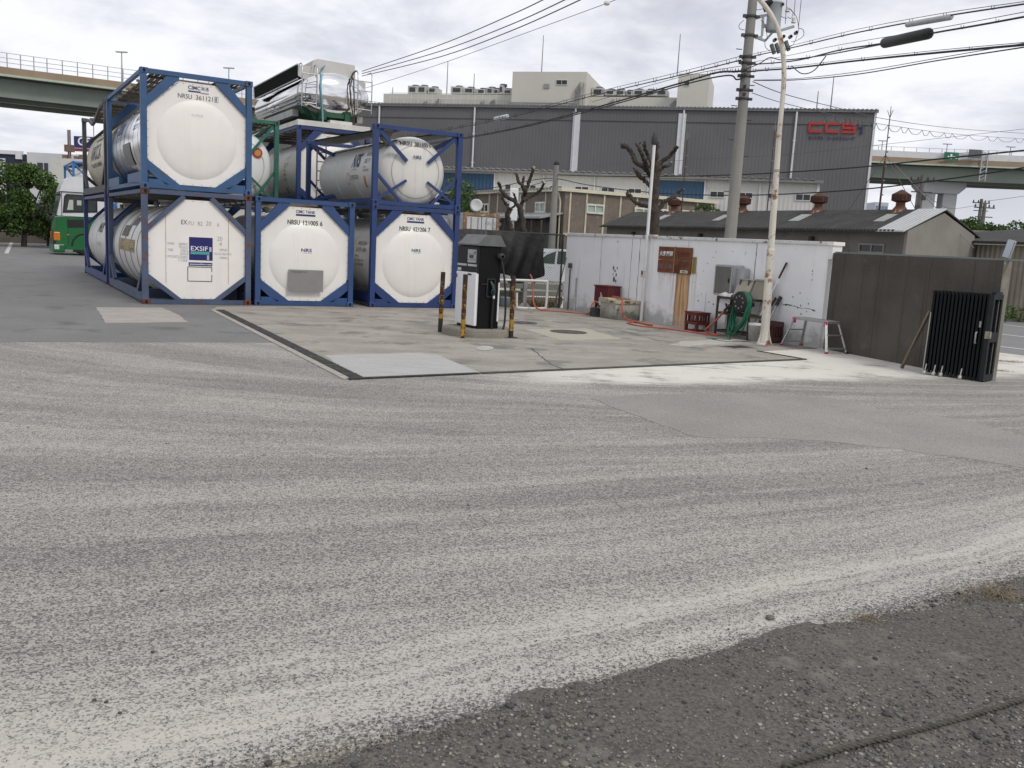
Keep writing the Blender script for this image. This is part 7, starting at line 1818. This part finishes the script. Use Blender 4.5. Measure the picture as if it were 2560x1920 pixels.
# planter beam, timber and dry weeds behind the rail
t = thing('timber_stack', 'weathered timber sleepers under the fence behind the fuel pump', 'timber', fe.a+fe.d*1.1+fe.n*.55, fe.rz)
for z, w_ in ((.10, 2.3), (.31, 1.9)): q = MB(); q.box((0, 0, z), (w_, .22, .19)); q.build('sleeper', pmat('weathered sleeper', (.17, .145, .11), .9, var=.2, scale=4, stretch=(.3, 3, 3)), t)
for i, (px, py, n_, r_, h_) in enumerate(((1350, 770, 260, .42, .55), (1385, 768, 200, .35, .50), (1300, 752, 160, .4, .4))): tuft(PZ(px, py)+fe.n*.25, n_, r_, h_, 'dry_weeds', pmat('straw weed', (.22, .17, .10), .9, var=.35, scale=6), ['tangled dry weeds right of the white pipe frame', 'dry weed heap at the foot of the white wall end', 'dry weeds in the shade under the black tarpaulin'][i], .55, 'weeds', 40+i)
t = thing('bamboo_stick', 'thin wooden stick leaning on the fence beside the white wall', 'stick', PZ(1388, 757)); q = MB(); b_ = PY(1412, 660, 25.9)-PZ(1388, 757); q.tube([(0, 0, 0), b_*.5, b_*1.15], [.02, .018, .015], 6); q.build('shaft', pmat('bamboo tan', (.33, .26, .16), .7), t)
# car behind the fence
def car():
    p = Vector((X_at(1350, 37, 680)+.75, 37.0, 0)); t = thing('parked_car', 'silver car parked behind the chain link fence beside the white wall', 'car', p, .35)
    sv = pmat('car silver', (.55, .57, .60), .25, var=.03, spec=.6); gl_ = pmat('car glass', (.04, .055, .05), .06)
    q = MB(); Wc = 1.7
    q.prism([(-2.1, .35), (2.1, .35), (2.15, .75), (1.9, 1.0), (-.95, 1.04), (-1.95, .92), (-2.15, .7)], 0, Wc); q.prism([(-1.15, 1.03), (1.75, 1.0), (1.45, 1.52), (.6, 1.66), (-.1, 1.64), (-.55, 1.48)], .10, Wc-.10); q.build('body', sv, t)
    for po in ([(-1.0, 1.06), (-.15, 1.05), (-.12, 1.56), (-.48, 1.42)], [(-.05, 1.05), (.85, 1.04), (.82, 1.57), (-.02, 1.57)], [(.95, 1.04), (1.58, 1.03), (1.38, 1.45), (.92, 1.55)]): q = MB(); q.prism(po, .085, .12); q.build('side_window', gl_, t)
    q = MB(); q.prism([(-1.14, 1.05), (-1.08, 1.05), (-.5, 1.50), (-.56, 1.50)], .2, Wc-.2); q.build('windscreen', gl_, t)
    q = MB(); q.box((-.9, -.06, 1.05), (.14, .16, .12), bev=.02); q.build('wing_mirror', blk, t)
    q = MB(); q.box((-2.0, .12, .72), (.28, .28, .16), bev=.03); q.build('headlight', pmat('car lamp', (.7, .72, .74), .1), t)
    for x in (-1.3, 1.3):
        for y in (.08, Wc-.08):
            q = MB(); q.lathe([(.18, -.10), (.31, -.10), (.33, -.07), (.33, .07), (.31, .10), (.18, .10)], axis='Y', c=(x, y, .33), seg=22); o = q.build('wheel', blk, t); q = MB(); q.lathe([(.2, -.08), (.08, -.05), (0, -.06)], axis='Y', c=(x, y, .33), seg=12); q.build('rim', steel_d, o)
    for x in (-.35, .8): q = MB(); q.box((x, -.01, .93), (.18, .03, .03)); q.build('door_handle', wht_m, t)
car()
# shipping container with star sign
cp_ = PY(1112, 640, 40.0); scY = 40.0; A0, A1 = PY(1160, 530, scY), PY(1248, 535, scY+.6); sc_ = Facade((A0.x, A0.y), (A1.x, A1.y)); sW = sc_.L; zt, zb = A0.z, .35
t = thing('shipping_container', 'white rusty edged shipping container with blue star sign on its doors', 'shipping container', Vector((sc_.a.x, sc_.a.y, 0)), sc_.rz)
H_ = 2.6; s0 = zt-H_; rw = pmat('container dirty white', (.50, .51, .51), .6, var=.08, spot=(.25, .15, .09), spot_amt=.22, spot_scale=3, streak=.15); re_ = pmat('container rust edge', (.22, .13, .075), .8, var=.3, scale=3, spot=(.42, .38, .30), spot_amt=.35)
q = MB(); q.box((sW/2, 3.05, s0+H_/2), (sW-.02, 6.0, H_-.02)); q.build('body', pmat('container grey side', (.34, .35, .36), .6, var=.12, scale=1, wave=(1, .28, .03)), t)
q = MB()
for x in (.06, sW-.06): q.box((x, .02, s0+H_/2), (.13, .16, H_))
q.box((sW/2, .02, zt-.07), (sW-.26, .16, .14)); q.box((sW/2, .02, s0+.08), (sW-.26, .16, .16)); q.build('door_frame', re_, t)
for x0, x1 in ((.14, sW/2-.02), (sW/2+.02, sW-.14)):
    q = MB(); q.box(((x0+x1)/2, -.0, s0+H_/2), (x1-x0, .08, H_-.34)); o = q.build('door', rw, t); q = MB()
    for f_ in (.3, .78): q.tube([(x0+(x1-x0)*f_, -.06, s0+.2), (x0+(x1-x0)*f_, -.06, zt-.2)], .022, 6)
    q.build('lock_rod', galv, o)
q = MB(); sx, sz = sW*.30, s0+H_*.36; q.prism([(sx-.17, sz-.20), (sx+.17, sz-.20), (sx+.17, sz+.10), (sx, sz+.26), (sx-.17, sz+.10)], -.058, -.05); o = q.build('sign_plate', pmat('sign pale blue', (.10, .25, .36), .5), t)
q = MB(); pts = [(sx+(.12 if i % 2 == 0 else .045)*math.sin(i*PI/7), sz+.02+(.12 if i % 2 == 0 else .045)*math.cos(i*PI/7)) for i in range(14)]; q.prism(pts, -.064, -.059); q.build('star', ink_w, o)
q = MB(); letter(q, 'MSKU 407 501', (sW*.60, -.045, zt-.5), (1, 0, 0), (0, 0, 1), .14, .75, ink_f, True); letter(q, '45G1', (sW*.80, -.045, zt-.72), (1, 0, 0), (0, 0, 1), .13, .3, ink_f, True); q.build('lettering', None, t)
t = thing('steel_trestle', 'dark steel base carrying the white shipping container', 'trestle', Vector((sc_.a.x, sc_.a.y, 0)), sc_.rz)
q = MB()
for x in (.2, sW-.2):
    for y in (.4, 5.6): q.box((x, y, s0/2), (.25, .25, s0))
q.box((sW/2, 3, s0-.08), (sW-.1, 5.9, .14)); q.build('frame', rackm, t)
t = thing('satellite_dish', 'small white satellite dish on top of the shipping container', 'satellite dish', Vector((sc_.a.x+.5, sc_.a.y+.6, zt)), 0); q = MB(); q.lathe([(0, .05), (.2, .03), (.28, -.03), (.285, -.04), (.2, .01), (0, .03)], c=(0, 0, .34), axis='Y', seg=20); q.build('dish', wht_m, t)
q = MB(); q.tube([(0, .05, 0), (0, .05, .34)], .02, 6); q.build('mast', rodm, t)
t = thing('grey_container', 'grey shipping container partly seen between tank frame and white container', 'shipping container', Vector((sc_.a.x-2.7, sc_.a.y+1.3, 0)), sc_.rz); q = MB(); q.box((1.2, 3, zt/2-.15), (2.4, 6, zt-.3)); q.build('body', pmat('grey container sheet', (.42, .43, .44), .6, var=.08, wave=(0, .28, .03)), t)
q = MB(); q.prism([(1.86, 1.7), (2.3, 2.05), (2.08, 2.02), (2.22, 1.5), (2.02, 1.35)], -.02, -.005); q.build('painted_mark', navy, t)
# white sign slab behind the forked tree
sY = 45.0; a, b_ = PY(1277, 552, sY), PY(1291, 471, sY); t = thing('white_slab_sign', 'tall blank white slab sign behind the forked pollarded tree', 'sign', ((a.x+b_.x)/2, sY, 0)); q = MB(); q.box((0, 0, (a.z+b_.z)/2), (.42, .20, b_.z-a.z), bev=.05); q.build('panel', pmat('blank sign white', (.74, .75, .76), .5, var=.02), t); q = MB(); q.tube([(0, 0, 0), (0, 0, a.z+.1)], .08, 8); q.build('post', galv, t)
# ------------------------------------------------------------------ right edge: road, verge, fence, vehicle
rd_ = pmat('road asphalt', (.20, .20, .20), .9, var=.08, scale=.6, fine=.3); r1, r2, r3, r4 = PZ(2440, 905), PZ(2900, 935), PZ(2900, 835), PZ(2330, 790)
flat([PZ(2490, 880), PZ(3000, 940), PZ(3100, 865), PZ(2380, 776)], .004, 'road', rd_)
for pl in (((2480, 833), (2800, 872)), ((2480, 864), (2800, 905)), ((2480, 809), (2800, 846))):
    a, b_ = PZ(*pl[0]), PZ(*pl[1]); n_ = Vector((-(b_-a).y, (b_-a).x, 0)).normalized()*.06; q = MB(); z_ = Vector((0, 0, .009)); q.add([a+n_+z_, b_+n_+z_, b_-n_+z_, a-n_+z_], [(0, 1, 2, 3)]); struct(q, 'road_marking', pmat('white road paint', (.68, .68, .66), .7, var=.05))
vg = PZ(2530, 812); q = MB(); rr = random.Random(2)
t = thing('hedge', 'low green roadside hedge beyond the concrete wall end', 'hedge', PZ(2540, 806)); crown('foliage', t, [((x*.5-1.2, rr.uniform(-.2, .6), .22+.1*rr.random()), .36) for x in range(12)], 2600, .05, 5); q = MB()
for i in range(8): q.tube([(i*.7-1.2, .2, 0), (i*.7-1.15, .2, .3)], .03, 5)
q.build('stem', bark, t)
tuft(PZ(2532, 905), 160, .35, .08, label='straw coloured grass tuft at the road edge by the wall end', seed=9)
tuft(PZ(2505, 928), 70, .22, .05, label='thin dry grass strip at the wall foot outside the yard', seed=10)
vY = 33.0; a = PZ(2510, 770); t = thing('roadside_truck', 'white and black truck glimpsed at the right edge across the road', 'truck', (a.x-.3, a.y+2.0, 0), -.3)
q = MB(); q.box((2.2, 1.0, 1.75), (5.6, 1.9, .55), bev=.03); q.box((2.2, 1.0, 1.25), (5.6, 2.0, .20)); q.build('body', wht_m, t); q = MB(); q.box((2.2, 1.0, .75), (5.4, 1.2, .75)); q.build('chassis', blk, t)
for x in (.6, 3.9): q = MB(); q.lathe([(.2, -.12), (.40, -.12), (.42, -.08), (.42, .1), (.2, .12)], axis='Y', c=(x, .15, .42), seg=18); o = q.build('wheel', blk, t); q = MB(); q.lathe([(.22, -.10), (.1, -.05), (0, -.08)], axis='Y', c=(x, .15, .42), seg=12); q.build('rim', steel_d, o)
t = thing('dark_garage', 'dark open garage front at the right picture edge', 'garage', (a.x+1.0, a.y+6.5, 0), -.3); q = MB(); q.box((3, 1.5, 1.9), (8, 3, 3.8)); q.build('wall', pmat('garage wall', (.26, .23, .19), .8, var=.1), t); q = MB(); q.box((3, -.04, 1.5), (7.4, .08, 2.9)); q.build('opening', pmat('garage dark', (.018, .02, .022), .5), t)
t = thing('roadside_fence', 'pale green rail fence before the roadside truck', 'fence', PZ(2490, 786), -.25); q = MB(); q.tube([(0, 0, .75), (7, 0, .75)], .03, 6); q.tube([(0, 0, .3), (7, 0, .3)], .03, 6); q.build('rail', pmat('pale green rail', (.22, .32, .27), .6), t); q = MB()
for i in range(6): q.tube([(i*1.4, 0, 0), (i*1.4, 0, .8)], .03, 6)
q.build('post', galv, t)
# wooden utility poles at the right
def farpole(px, pb, pt, Y, label, arms=True):
    b_ = Vector((X_at(px, Y, pb), Y, 0)); zt = PY(px, pt, Y).z; t = thing('wooden_pole', label, 'utility pole', b_, 0, 'distant utility poles'); q = MB(); q.tube([(0, 0, 0), (0, 0, zt)], [.22, .15], 9); q.build('shaft', pmat('weathered pole wood', (.13, .12, .105), .9, var=.2), t)
    q = MB(); q.bar((-.9, 0, zt-.4), (.9, 0, zt-.4), .10); q.bar((-.7, 0, zt-1.2), (.8, 0, zt-1.2), .08)
    for x in (-.8, -.3, .4, .8): q.lathe([(.06, zt-.34), (.08, zt-.25), (.03, zt-.1)], c=(x, 0, 0), seg=7)
    q.build('cross_arm', hw_, t); q = MB()
    for i in range(4): q.box((.18*(-1)**i, -.1, zt-1.6-.7*i), (.3, .2, .35))
    if not arms: q.build('pole_gear', hw_, t)
farpole(2296, 533, 437, 66, 'dark utility pole with gear before the bridge pier', False); farpole(2446, 560, 497, 95, 'leaning wooden utility pole above the right trees'); farpole(2453, 580, 507, 80, 'shorter wooden pole with cross arm among the right trees')
wire([(2448, 505, 95), (2520, 496, 90), (2600, 484, 85)], .02, 'thin far wire right of the wooden poles', wire_g); wire([(2296, 470, 66), (2370, 520, 80), (2448, 512, 95)], .02, 'thin far wire between bridge pier pole and wooden pole', wire_g)
